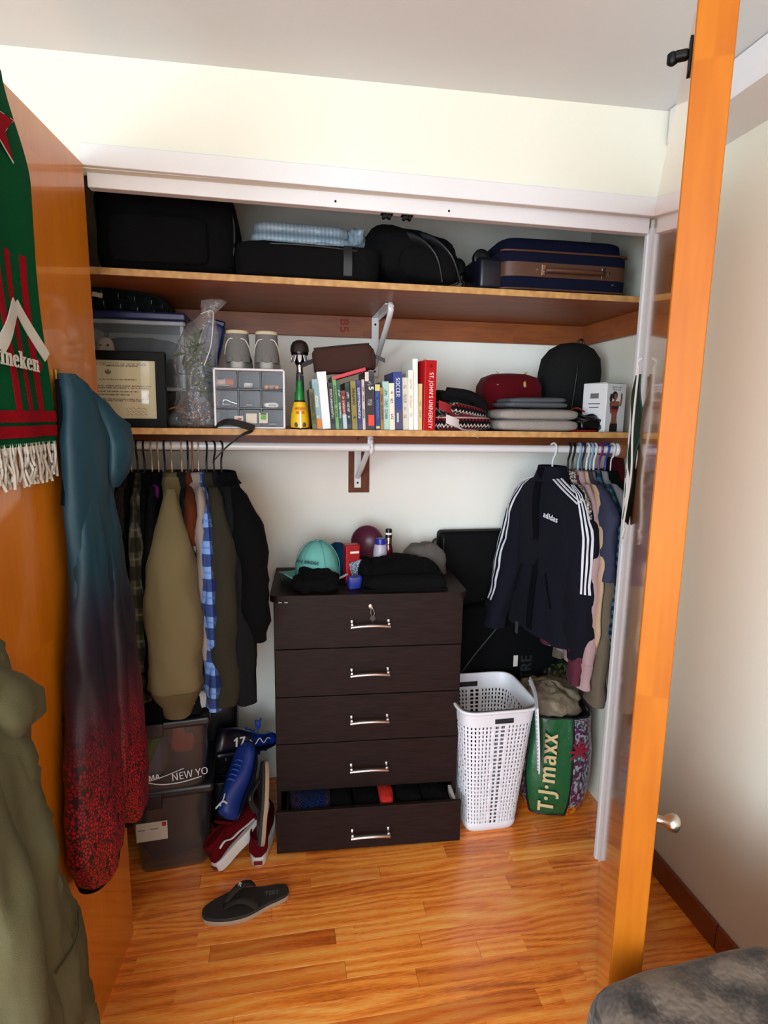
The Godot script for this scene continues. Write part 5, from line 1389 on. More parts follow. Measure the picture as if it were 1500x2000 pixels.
func hanging_right():
	var white_h := plastic("white_hanger_plastic", Color(0.84, 0.84, 0.84), 0.35)
	var navy := cloth("navy_tricot", Color(0.032, 0.036, 0.085), {"depth": 0.02, "spec": 0.35})
	var stripe_white := cloth("white_stripe_tape", Color(0.86, 0.86, 0.88))
	var o := {"seed": 31.0, "len": 0.72, "sw": 0.195, "thick": 0.046, "sleeve": 0.60, "sleeve_w": 0.052, "sleeve_t": 0.044, "side": 0.10, "near_side": -0.1, "flare": 0.010, "cuff": 0.82, "collar_h": 0.03}
	var tj := garment("track_jacket", "navy zipped track jacket with white sleeve stripes, first on right", "jacket", 1.000, 12, navy, o)
	for s in [1.0, -1.0]:
		var rows := sleeve_rows(o, s)
		for k in 3:
			var a: float = 0.275 + 0.045 * k if s > 0 else 0.48 + 0.052 * k
			part(tj, "sleeve_stripe", ribbon(rows, a, a + 0.024, 0.0022, 9 if s > 0 else 4, 22), stripe_white)
		for k in 3:
			var pts := []
			for i in 8:
				var f := i / 7.0
				pts.append(Vector3(-0.030 - 0.012 * sin(f * PI) + 0.014 * k - 0.006, -0.110 - 0.064 * f - 0.008 * f * f + 0.006 * sin(f * 3.0) + 0.004 * k, s * (0.058 + 0.135 * f)))
			part(tj, "shoulder_stripe", tube(pts, 0.0055, 8, 0.4, Vector3.UP), stripe_white)
	# open zip: dark inner panel, two zip tapes, a puller, raised collar wings
	part(tj, "zip_placket", sheet(func(u: float, v: float): return Vector3(-0.049 - 0.010 * smoothstep(0.0, 0.2, v) - 0.006 * sin(v * 9.0), -0.07 - v * 0.63, -0.018 + 0.016 * (1.0 - u) * 2.0 - 0.004 * sin(v * 7.0)), 4, 24, 0.003), cloth("navy_placket", Color(0.02, 0.022, 0.05)))
	part(tj, "zip_puller", rbox(Vector3(0.003, 0.042, 0.008), 0.001, 1), stripe_white, Vector3(-0.050, -0.115, -0.012))
	for s in [1.0, -1.0]:
		part(tj, "pocket_seam", tube(curve([Vector3(-0.062, -0.46, s * 0.075), Vector3(-0.064, -0.52, s * 0.095), Vector3(-0.062, -0.58, s * 0.115)], 4), 0.0022, 6), cloth("navy_placket", Color(0.02, 0.022, 0.05)))
	part(tj, "hem_band", ribbon_ring(body_rows(o), 0, 2, 0.003), navy)
	part(tj, "lettering", text("adidas", 0.020, true, false, 0.001), stripe_white, Vector3(-0.0625, -0.245, 0.085), Vector3(0, -90, -6))
	part(tj, "care_tag", rbox(Vector3(0.002, 0.05, 0.018), 0.0005, 1), mat("care_tag_dark", Color(0.22, 0.22, 0.22), 0.6), Vector3(-0.05, -0.73, -0.10))
	var mauve := cloth("mauve_sweat", Color(0.34, 0.16, 0.215))
	var pink := cloth("pale_pink_sweat", Color(0.66, 0.545, 0.545))
	var cream := cloth("cream_knit", Color(0.72, 0.61, 0.50))
	var floral_tex := paint(96, 96, func(x: float, y: float):
		var n: float = noise_b.get_noise_2d(x * 16.0, y * 16.0)
		var m: float = noise_a.get_noise_2d(x * 7.0 + 9.0, y * 7.0)
		return Color(0.10, 0.08, 0.07) if n > 0.25 else (Color(0.48, 0.33, 0.22) if m > 0.25 else Color(0.72, 0.68, 0.64)))
	var floral := cloth("brown_floral_print", Color(1, 1, 1), {"tex": floral_tex, "tri": 5.0})
	var slate := cloth("slate_blue_jersey", Color(0.215, 0.225, 0.30))
	var taupe := cloth("taupe_jersey", Color(0.40, 0.355, 0.30))
	var grey := cloth("light_grey_sweat", Color(0.46, 0.46, 0.47))
	var blue_plaid := cloth("teal_blue_plaid", Color(1, 1, 1), {"tex": plaid(Color(0.22, 0.37, 0.46), Color(0.03, 0.05, 0.09), Color(0.035, 0.06, 0.10), Color(0.26, 0.42, 0.50), 4.0), "tri": 8.5, "depth": 0.03})
	garment("floral_blouse", "brown and white floral print blouse right behind the track jacket", "blouse", 1.066, -6, floral, {"seed": 41.0, "len": 0.60, "sleeve": 0.24, "sleeve_t": 0.013, "sleeve_w": 0.040, "thick": 0.014, "cuff": 1.0, "sw": 0.172})
	garment("mauve_sweatshirt", "mauve sweatshirt sleeve hanging between track jacket and pale pink sweatshirt", "sweatshirt", 1.078, -10, mauve, {"seed": 42.0, "len": 0.74, "sleeve": 0.69, "sleeve_t": 0.024, "sleeve_w": 0.046, "sw": 0.172, "thick": 0.018, "cuff_mat": mauve, "cuff": 0.85, "collar": false})
	garment("pink_sweatshirt", "pale pink sweatshirt with long sleeve right of the mauve one", "sweatshirt", 1.102, -9, pink, {"seed": 43.0, "len": 0.80, "sleeve": 0.70, "sleeve_t": 0.024, "sleeve_w": 0.05, "sw": 0.195, "thick": 0.018, "cuff_mat": pink, "cuff": 0.85})
	garment("cream_sweater", "cream knit sweater edge between pink sweatshirt and slate tee", "sweater", 1.120, -9, cream, {"seed": 44.0, "len": 0.70, "sleeve": 0.56, "sleeve_t": 0.012, "sleeve_w": 0.05, "sw": 0.212, "thick": 0.012})
	garment("slate_tee", "slate blue short-sleeved t-shirt in front of the taupe top", "t-shirt", 1.136, -8, slate, {"seed": 45.0, "len": 0.66, "sleeve": 0.29, "sleeve_t": 0.024, "sleeve_w": 0.06, "cuff": 1.08, "sw": 0.215, "thick": 0.014})
	var tp := garment("taupe_top", "long taupe top with small white print, longest of the right group", "top", 1.146, -8, taupe, {"seed": 46.0, "len": 0.82, "sleeve": 0.76, "sleeve_t": 0.026, "sleeve_w": 0.055, "sw": 0.20, "cuff": 0.98, "thick": 0.014})
	part(tp, "white_print", rbox(Vector3(0.003, 0.07, 0.003), 0.001, 1), stripe_white, Vector3(-0.006, -0.76, 0.268))
	garment("blue_plaid_shirt", "teal-blue plaid flannel shirt near the right end of rod", "shirt", 1.168, -7, blue_plaid, {"seed": 47.0, "len": 0.74, "sleeve": 0.56, "sleeve_t": 0.026, "sleeve_w": 0.056, "cuff": 0.7, "sw": 0.21, "thick": 0.016})
	garment("grey_sweatshirt", "light grey sweatshirt right of the blue plaid shirt", "sweatshirt", 1.192, -4, grey, {"seed": 48.0, "len": 0.60, "sleeve": 0.36, "sleeve_t": 0.022, "sleeve_w": 0.06, "sw": 0.20, "thick": 0.016})
	var bt := garment("black_graphic_tee", "black t-shirt with white print at the far right of rod", "t-shirt", 1.220, -2, cloth("black_cotton", Color(0.03, 0.029, 0.032)), {"seed": 49.0, "len": 0.72, "sleeve": 0.26, "sleeve_t": 0.024, "cuff": 1.0})
	for k in 5:
		part(bt, "white_print", lump(Vector3(0.004, 0.03, 0.02), 0.7, 0.7, 0.004, 40.0, k * 3.0, 8, 14, false), stripe_white, Vector3(-0.020, -0.16 - 0.055 * k, 0.17 + 0.008 * k))
	garment("maroon_cardigan", "maroon cardigan hung last against the closet's right wall", "cardigan", 1.252, 0, cloth("maroon_knit", Color(0.20, 0.02, 0.045)), {"seed": 50.0, "len": 0.40, "sleeve": 0.2, "sleeve_t": 0.014, "thick": 0.014, "sw": 0.19, "collar_h": 0.06})
	var lb := plastic("light_blue_hanger", Color(0.52, 0.66, 0.76), 0.35)
	var nb := plastic("navy_hanger", Color(0.10, 0.14, 0.26), 0.35)
	var pu := plastic("magenta_hanger", Color(0.48, 0.12, 0.42), 0.35)
	var bu := plastic("blue_hanger", Color(0.10, 0.20, 0.55), 0.35)
	var bk := plastic("black_plastic", Color(0.04, 0.04, 0.042), 0.4)
	var i := 0
	for q in [[1.000, 12, white_h, "white plastic", "navy track jacket"], [1.062, -6, bk, "black plastic", "floral blouse"], [1.080, -10, bk, "black plastic", "mauve sweatshirt"], [1.104, -9, lb, "light blue plastic", "pale pink sweatshirt"], [1.120, -9, nb, "navy plastic", "cream sweater"], [1.138, -8, white_h, "white plastic", "slate blue tee"], [1.153, -8, lb, "light blue plastic", "taupe top"], [1.168, -7, white_h, "white plastic", "blue plaid shirt"], [1.190, -4, pu, "magenta plastic", "light grey sweatshirt"], [1.216, -2, bu, "blue plastic", "black graphic tee"], [1.240, 0, white_h, "white plastic", "maroon cardigan"]]:
		hook_hanger(q[0], q[1], q[2], "%s hanger holding the %s" % [q[3], q[4]], "clothes hangers at the right end of the rod", 0.0042)
		i += 1

# ================================================================ dresser
const DR_TOP := 0.957

func dr(x: float, y: float, z: float) -> Vector3:    # dresser-local to world
	return Vector3(0.303, 0, -0.29) + Basis(Vector3.UP, deg_to_rad(-3.3)) * Vector3(x, y, z)

func dresser():
	var wenge_tex := paint(256, 256, func(x: float, y: float):
		var n: float = noise_b.get_noise_2d(x * 5.0, y * 120.0) * 0.5 + noise_a.get_noise_2d(x * 3.0, y * 26.0) * 0.4
		return Color(0.105, 0.062, 0.054).lerp(Color(0.185, 0.118, 0.104), clampf(0.45 + 0.7 * n, 0, 1)))
	var wenge := mat("wenge_laminate", Color(0.92, 0.90, 0.90), 0.5, {"tex": wenge_tex, "tri": 1.6, "spec": 0.3})
	var dark := mat("drawer_inside_dark", Color(0.06, 0.045, 0.042), 0.7)
	var chrome := mat("satin_chrome", Color(0.83, 0.82, 0.81), 0.28, {"metal": 1.0})
	var d := thing("dresser", "dark brown five-drawer dresser with chrome handles, bottom drawer pulled open", "dresser", Vector3(0.303, 0, -0.29), Vector3(0, -3.3, 0))
	part(d, "side_panel", box(Vector3(0.016, 0.935, 0.355)), wenge, Vector3(-0.333, 0.4675, -0.1925))
	part(d, "side_panel", box(Vector3(0.016, 0.935, 0.355)), wenge, Vector3(0.333, 0.4675, -0.1925))
	part(d, "back_panel", box(Vector3(0.65, 0.92, 0.005)), dark, Vector3(0, 0.465, -0.367))
	part(d, "plinth", box(Vector3(0.65, 0.012, 0.33)), dark, Vector3(0, 0.007, -0.19))
	part(d, "rail", box(Vector3(0.65, 0.012, 0.34)), dark, Vector3(0, 0.194, -0.19))
	var top := PackedVector2Array()
	for c in [[0.318, -0.365, 0.002], [0.318, 0.005, 0.03], [-0.318, 0.005, 0.03], [-0.318, -0.365, 0.002]]:
		pass
	var R := 0.032
	for k in 9:
		var a := PI / 2 * k / 8
		top.append(Vector2(0.353 - R + R * cos(a), -0.012 - R + R * sin(a) + 0.024))
	for k in 9:
		var a := PI / 2 + PI / 2 * k / 8
		top.append(Vector2(-0.353 + R + R * cos(a), -0.012 - R + R * sin(a) + 0.024))
	top.append(Vector2(-0.353, -0.372))
	top.append(Vector2(0.353, -0.372))
	# outline in (x, z): stood up as (x, y) and laid down
	var flip := PackedVector2Array()
	for p in top:
		flip.append(Vector2(p.x, -p.y))
	part(d, "top_board", slab(flip, 0.024), wenge, Vector3(0, DR_TOP - 0.012, 0), Vector3(-90, 0, 0))
	var pull := func() -> ArrayMesh:
		var bar := []
		for i in 17:
			var f := i / 16.0 * 2.0 - 1.0
			bar.append(Vector3(f * 0.070, -0.004 - 0.006 * f * f + 0.004, 0.026 + 0.004 * (1.0 - f * f)))
		return join([[tube(bar, 0.0082, 10, 0.75), Vector3(0, -0.010, 0)], [rbox(Vector3(0.011, 0.013, 0.030), 0.003, 2), Vector3(-0.066, -0.009, 0.013)], [rbox(Vector3(0.011, 0.013, 0.030), 0.003, 2), Vector3(0.066, -0.009, 0.013)], [rbox(Vector3(0.011, 0.020, 0.006), 0.003, 2), Vector3(-0.066, -0.006, 0.003)], [rbox(Vector3(0.011, 0.020, 0.006), 0.003, 2), Vector3(0.066, -0.006, 0.003)]])
	var pm: ArrayMesh = pull.call()
	var spans := [[0.7565, 0.9335], [0.5745, 0.7535], [0.3905, 0.5715], [0.2010, 0.3875], [0.012, 0.176]]
	for i in 5:
		var h: float = spans[i][1] - spans[i][0]
		var out := 0.082 if i == 4 else 0.0
		var f := part(d, "drawer", join([[rbox(Vector3(0.678 if i == 0 else 0.676, h, 0.016), 0.0015, 1), Vector3.ZERO]]), wenge, Vector3(0.0, (spans[i][0] + spans[i][1]) / 2, -0.008 + out))
		part(f, "handle", pm, chrome, Vector3(0.0, [0.012, 0.010, 0.010, 0.004, -0.004][i], 0.008))
		if i == 4:
			part(f, "drawer_box", join([[box(Vector3(0.012, 0.12, 0.34)), Vector3(-0.30, -0.012, -0.178)], [box(Vector3(0.012, 0.12, 0.34)), Vector3(0.30, -0.012, -0.178)], [box(Vector3(0.60, 0.004, 0.34)), Vector3(0, -0.066, -0.178)], [box(Vector3(0.60, 0.12, 0.01)), Vector3(0, -0.012, -0.34)]]), dark)
			part(f, "drawer_runner", box(Vector3(0.012, 0.03, 0.10)), mat("white_runner", Color(0.75, 0.73, 0.70), 0.5), Vector3(0.318, 0.06, -0.05))
		if i == 0:
			var lk := part(f, "lock", lathe([[0.011, 0], [0.011, 0.006], [0.009, 0.010], [0.003, 0.011]], 18), chrome, Vector3(0.0, 0.066, 0.008), Vector3(90, 0, 0))
			part(lk, "key_ring", tube(curve([Vector3(0.004, 0.012, 0.0), Vector3(0.010, 0.014, 0.012), Vector3(0.014, 0.013, 0.026), Vector3(0.007, 0.012, 0.036), Vector3(0.001, 0.012, 0.022), Vector3(0.004, 0.012, 0.0)], 4), 0.0012, 6, 1.0, Vector3.RIGHT), chrome)
			part(lk, "key", join([[lathe([[0.010, -0.001], [0.010, 0.001]], 14), Vector3(0.008, 0.013, 0.042)], [box(Vector3(0.005, 0.0018, 0.026)), Vector3(0.009, 0.013, 0.060)]]), mat("dark_steel", Color(0.30, 0.29, 0.28), 0.35, {"metal": 0.9}))
	for x in [-0.316, -0.296]:
		part(d, "white_chip", rbox(Vector3(0.012, 0.003, 0.002), 0.0008, 1), mat("chipped_white", Color(0.80, 0.78, 0.74), 0.8), Vector3(x + 0.02 * absf(x + 0.316), 0.9338, 0.0125))
	# things in the open drawer
	var navy_print := paint(64, 64, func(x: float, y: float):
		var n: float = noise_b.get_noise_2d(x * 20.0, y * 20.0)
		return Color(0.42, 0.16, 0.10) if n > 0.55 and x > 0.4 and x < 0.7 else (Color(0.08, 0.17, 0.36) if n > -0.2 else Color(0.02, 0.03, 0.06)))
	var inks := [[cloth("navy_print_cotton", Color(1, 1, 1), {"tex": navy_print, "tri": 8.0}), "rolled navy patterned garment at the left of the open drawer"], [cloth("black_shiny_cloth", Color(0.05, 0.045, 0.05)), "rolled black garment beside the navy one in open drawer"], [cloth("black_lace_cloth", Color(0.03, 0.03, 0.033)), "crumpled black garment left of the coral one in open drawer"], [cloth("coral_red_cotton", Color(0.70, 0.16, 0.13)), "folded coral-red garment in the middle of the open drawer"], [cloth("soft_black_cotton", Color(0.045, 0.042, 0.046)), "folded black garment at right of the coral one in drawer"], [cloth("black_cotton", Color(0.03, 0.029, 0.032)), "black garment at the far right of the open drawer"]]
	var xs := [-0.215, -0.105, -0.005, 0.065, 0.155, 0.245]
	var ws := [0.15, 0.085, 0.10, 0.055, 0.10, 0.09]
	for i in 6:
		var g := one("folded_garment", lump(Vector3(ws[i], 0.085, 0.20), 0.5, 0.4, 0.012, 16.0, 100.0 + i * 5, 14, 30), inks[i][0], inks[i][1], "clothing", dr(xs[i], 0.136 + (0.012 if i == 3 else 0.0), -0.044), Vector3(0, -3.3, 0), "clothes in the open bottom drawer")

func dresser_top_things():
	var Y := DR_TOP
	# mint cap
	var mint := cloth("mint_cotton", Color(0.44, 0.72, 0.68))
	var cp := thing("mint_baseball_hat", "mint green baseball cap with small dark lettering on the dresser", "cap", dr(-0.185, Y, -0.165), Vector3(0, -14, 0))
	var crown := []
	for q in [[0.0, 0.078], [0.03, 0.082], [0.07, 0.080], [0.105, 0.071], [0.135, 0.052], [0.152, 0.027], [0.156, 0.004]]:
		crown.append(ring(Vector3(0.0, q[0], 0.0), q[1], q[1] * 1.02, 0.95, 36))
	part(cp, "crown", grid(crumple(crown, 0.008, 14.0, 111.0), true, false, true), mint)
	part(cp, "brim", sheet(func(u: float, v: float):
		var a := (u - 0.5) * 2.2
		var r := 0.076 + 0.062 * v
		return Vector3(sin(a) * r * 1.05, 0.018 + 0.052 * cos(a * 1.25) * v * 0.35 - 0.02 * v * absf(a), cos(a) * r), 20, 6, 0.003), mint, Vector3(-0.008, 0.015, -0.005), Vector3(0, -48, 0))
	for k in 6:
		var a := TAU * k / 6
		var pts := []
		for q in [[0.02, 0.082], [0.07, 0.081], [0.105, 0.072], [0.135, 0.053], [0.152, 0.028], [0.157, 0.006]]:
			pts.append(Vector3(cos(a) * (q[1] + 0.002), q[0], sin(a) * (q[1] + 0.002)))
		part(cp, "panel_seam", tube(curve(pts, 3), 0.0014, 6), cloth("mint_seam", Color(0.38, 0.65, 0.62)))
	part(cp, "button", lump(Vector3(0.014, 0.007, 0.014), 1, 1, 0, 1, 0, 6, 10), mint, Vector3(0, 0.158, 0))
	part(cp, "lettering", text("THE BRIDGE", 0.0115, true, false, 0.0012), mat("dark_teal_thread", Color(0.04, 0.10, 0.11), 0.8), Vector3(-0.022, 0.094, 0.0865), Vector3(-20, -10, -2))
	# blue cap behind
	var bc := thing("blue_baseball_hat", "teal-blue cap half hidden behind the mint cap", "cap", dr(-0.105, Y, -0.245))
	part(bc, "crown", lump(Vector3(0.12, 0.22, 0.12), 0.8, 1.0, 0.006, 14.0, 3.0, 14, 30, true), cloth("teal_blue_cotton", Color(0.03, 0.20, 0.32)), Vector3(0, 0.02, 0))
	part(bc, "brim", rbox(Vector3(0.06, 0.004, 0.05), 0.002, 1), cloth("teal_blue_cotton", Color(0.03, 0.20, 0.32)), Vector3(0.03, 0.03, 0.06), Vector3(12, 0, 0))
	# black rolled garment
	var blk := cloth("black_jersey_roll", Color(0.04, 0.038, 0.042), {"depth": 0.03})
	var br := thing("rolled_black_shorts", "crumpled roll of black cloth on the dresser's front left corner", "clothing", dr(-0.195, Y, -0.055), Vector3(0, 6, 0))
	part(br, "roll", lump(Vector3(0.172, 0.062, 0.11), 0.62, 0.6, 0.022, 15.0, 121.0, 22, 48), blk, Vector3(0, 0.031, 0))
	part(br, "outer_fold", lump(Vector3(0.115, 0.045, 0.10), 0.8, 0.6, 0.018, 18.0, 124.0, 16, 36, false), blk, Vector3(0.008, 0.052, -0.012), Vector3(0, 0, -6))
	part(br, "cord", tube(curve([Vector3(0.06, 0.03, 0.05), Vector3(0.085, 0.012, 0.05), Vector3(0.10, 0.006, 0.03)], 4), 0.003, 6), blk)
	# white cord stub
	one("white_charger_lead", tube(curve([dr(-0.118, Y + 0.018, -0.12), dr(-0.095, Y + 0.026, -0.125), dr(-0.07, Y + 0.036, -0.135), dr(-0.058, Y + 0.040, -0.15)], 5), 0.0045, 8), mat("offwhite_plastic", Color(0.72, 0.66, 0.58), 0.5), "short off-white charger lead beside the black cloth roll", "cable")
	# red carton, pink dish, bottles
	var rc := thing("red_carton", "bright red carton standing behind the black trousers on dresser", "carton", dr(-0.058, Y, -0.155), Vector3(0, 8, 0))
	part(rc, "carton", rbox(Vector3(0.055, 0.145, 0.045), 0.005, 2), plastic("bright_red_carton", Color(0.62, 0.02, 0.06), 0.4), Vector3(0, 0.0725, 0))
	part(rc, "white_print", panel(0.034, 0.008, 0.0006), mat("label_white", Color(0.92, 0.91, 0.86), 0.5), Vector3(0.006, 0.117, 0.0228))
	part(rc, "patterned_wrap", rbox(Vector3(0.050, 0.06, 0.006), 0.002, 1), mat("patterned_wrap", Color(1, 1, 1), 0.5, {"tri": 12.0, "tex": paint(64, 64, func(x: float, y: float):
		var n: float = noise_b.get_noise_2d(x * 14.0, y * 14.0)
		return Color(0.80, 0.80, 0.82) if n > 0.1 else (Color(0.12, 0.25, 0.55) if n > -0.35 else Color(0.16, 0.30, 0.22)))}), Vector3(0.014, 0.055, 0.026), Vector3(0, 0, 14))
	var pd := thing("pink_dish", "round purple-pink translucent dish standing on edge against the wall", "dish", dr(0.010, Y + 0.128, -0.275), Vector3(80, 0, 0))
	part(pd, "bowl", lathe([[0.002, -0.030], [0.030, -0.028], [0.050, -0.014], [0.062, 0.0], [0.064, 0.006], [0.060, 0.004], [0.048, -0.008], [0.028, -0.020], [0.002, -0.022]], 36), plastic("plum_glass", Color(0.34, 0.14, 0.21), 0.35))
	part(pd, "foot_ring", lathe([[0.022, -0.034], [0.024, -0.026]], 28, false, false), plastic("plum_glass_dark", Color(0.25, 0.10, 0.14), 0.2))
	var stand := thing("pink_tub", "dusky pink tub carrying the dish at back of the dresser", "tub", dr(0.012, Y, -0.265))
	part(stand, "tub", lathe([[0.038, 0], [0.042, 0.01], [0.044, 0.06], [0.040, 0.064]], 28), plastic("dusky_pink", Color(0.42, 0.16, 0.20), 0.4))
	part(stand, "lid", lathe([[0.045, 0.060], [0.045, 0.068], [0.03, 0.070]], 28), plastic("dusky_pink_lid", Color(0.50, 0.20, 0.25), 0.4))
	var wb := thing("white_bottle", "white bottle with blue cap behind the black trousers", "bottle", dr(0.058, Y, -0.215))
	part(wb, "body", lathe([[0.026, 0], [0.028, 0.006], [0.028, 0.10], [0.024, 0.125], [0.020, 0.132]], 24), plastic("milky_plastic", Color(0.72, 0.70, 0.74), 0.35))
	part(wb, "cap", lathe([[0.021, 0.130], [0.021, 0.150], [0.018, 0.153]], 24), plastic("cap_blue", Color(0.13, 0.17, 0.58), 0.35))
	var np := thing("dark_red_bottle", "slim dark red bottle with silver and black cap", "bottle", dr(0.090, Y, -0.215))
	part(np, "body", lathe([[0.014, 0], [0.017, 0.01], [0.017, 0.11], [0.012, 0.130]], 20), plastic("dark_red_glass", Color(0.28, 0.02, 0.06), 0.12, {"clear": 0.8}))
	part(np, "silver_collar", lathe([[0.011, 0.128], [0.013, 0.132], [0.013, 0.155], [0.011, 0.158]], 20), mat("chrome", Color(0.8, 0.79, 0.77), 0.16, {"metal": 1.0}))
	part(np, "cap", lathe([[0.0125, 0.156], [0.0135, 0.160], [0.0125, 0.188], [0.010, 0.190]], 20), plastic("black_plastic", Color(0.04, 0.04, 0.042), 0.4))
	part(np, "white_band", lathe([[0.0138, 0.168], [0.0136, 0.176]], 20, false, false), mat("label_white", Color(0.92, 0.91, 0.86), 0.5))
	# blue packet in front of the red carton
	one("blue_packet", lump(Vector3(0.05, 0.05, 0.04), 0.4, 0.5, 0.008, 20.0, 8.0, 12, 20), plastic("cobalt_packet", Color(0.10, 0.18, 0.52), 0.4), "small cobalt blue packet by left end of the black trousers", "packet", dr(-0.052, Y + 0.025, -0.06))
	# black folded trousers drooping over the front edge
	var tr := thing("folded_black_trousers", "folded black trousers spread over the dresser top beside the bottles", "clothing", dr(0.128, Y, -0.10), Vector3(0, -3.3, 0))
	var tm := cloth("black_trouser_cloth", Color(0.040, 0.039, 0.044), {"depth": 0.03})
	part(tr, "upper_fold", sheet(func(u: float, v: float):
		var x := (u - 0.5) * (0.330 - 0.022 * v) + 0.004 * sin(v * 7.0)
		var z := -0.135 + v * 0.222
		var y := 0.072 - 0.025 * smoothstep(0.0, 0.35, v) + 0.018 * sin(v * PI) + 0.034 * sin(u * PI) * sin(minf(1.0, v * 1.2) * PI)
		y += noise_a.get_noise_2d(u * 3.0 + 5.0, v * 3.0) * 0.012
		y -= 0.058 * smoothstep(0.62, 1.0, v)
		y = maxf(y - 0.05 * pow(absf(u - 0.5) * 2.0, 6.0), 0.004)
		return Vector3(x, y, z), 36, 30, 0.008), tm, Vector3(0, 0, 0))
	part(tr, "lower_fold", lump(Vector3(0.315, 0.05, 0.20), 0.5, 0.3, 0.008, 12.0, 131.0, 12, 40), tm, Vector3(0, 0.025, -0.04))
	part(tr, "rolled_end", lump(Vector3(0.055, 0.085, 0.16), 0.8, 0.6, 0.012, 14.0, 134.0, 16, 30), tm, Vector3(-0.135, 0.045, -0.06))
	part(tr, "draped_edge", lump(Vector3(0.29, 0.055, 0.05), 0.7, 0.35, 0.008, 14.0, 137.0, 14, 36), tm, Vector3(0.004, 0.027, 0.068))
	# grey knit cap
	var gc := thing("grey_hat", "grey cloth cap behind the right end of black trousers", "cap", dr(0.235, Y, -0.255), Vector3(0, 10, 0))
	var gm := cloth("grey_cap_cotton", Color(0.40, 0.38, 0.36))
	part(gc, "crown", lump(Vector3(0.20, 0.25, 0.15), 0.75, 0.9, 0.012, 13.0, 141.0, 18, 36, true), gm, Vector3(0, 0.0, 0))
	for k in 5:
		var a := -0.9 + 0.45 * k
		part(gc, "panel_seam", tube(curve([Vector3(sin(a) * 0.088, 0.03, cos(a) * 0.070), Vector3(sin(a) * 0.075, 0.08, cos(a) * 0.060), Vector3(sin(a) * 0.03, 0.122, cos(a) * 0.025)], 4), 0.0015, 6), gm)

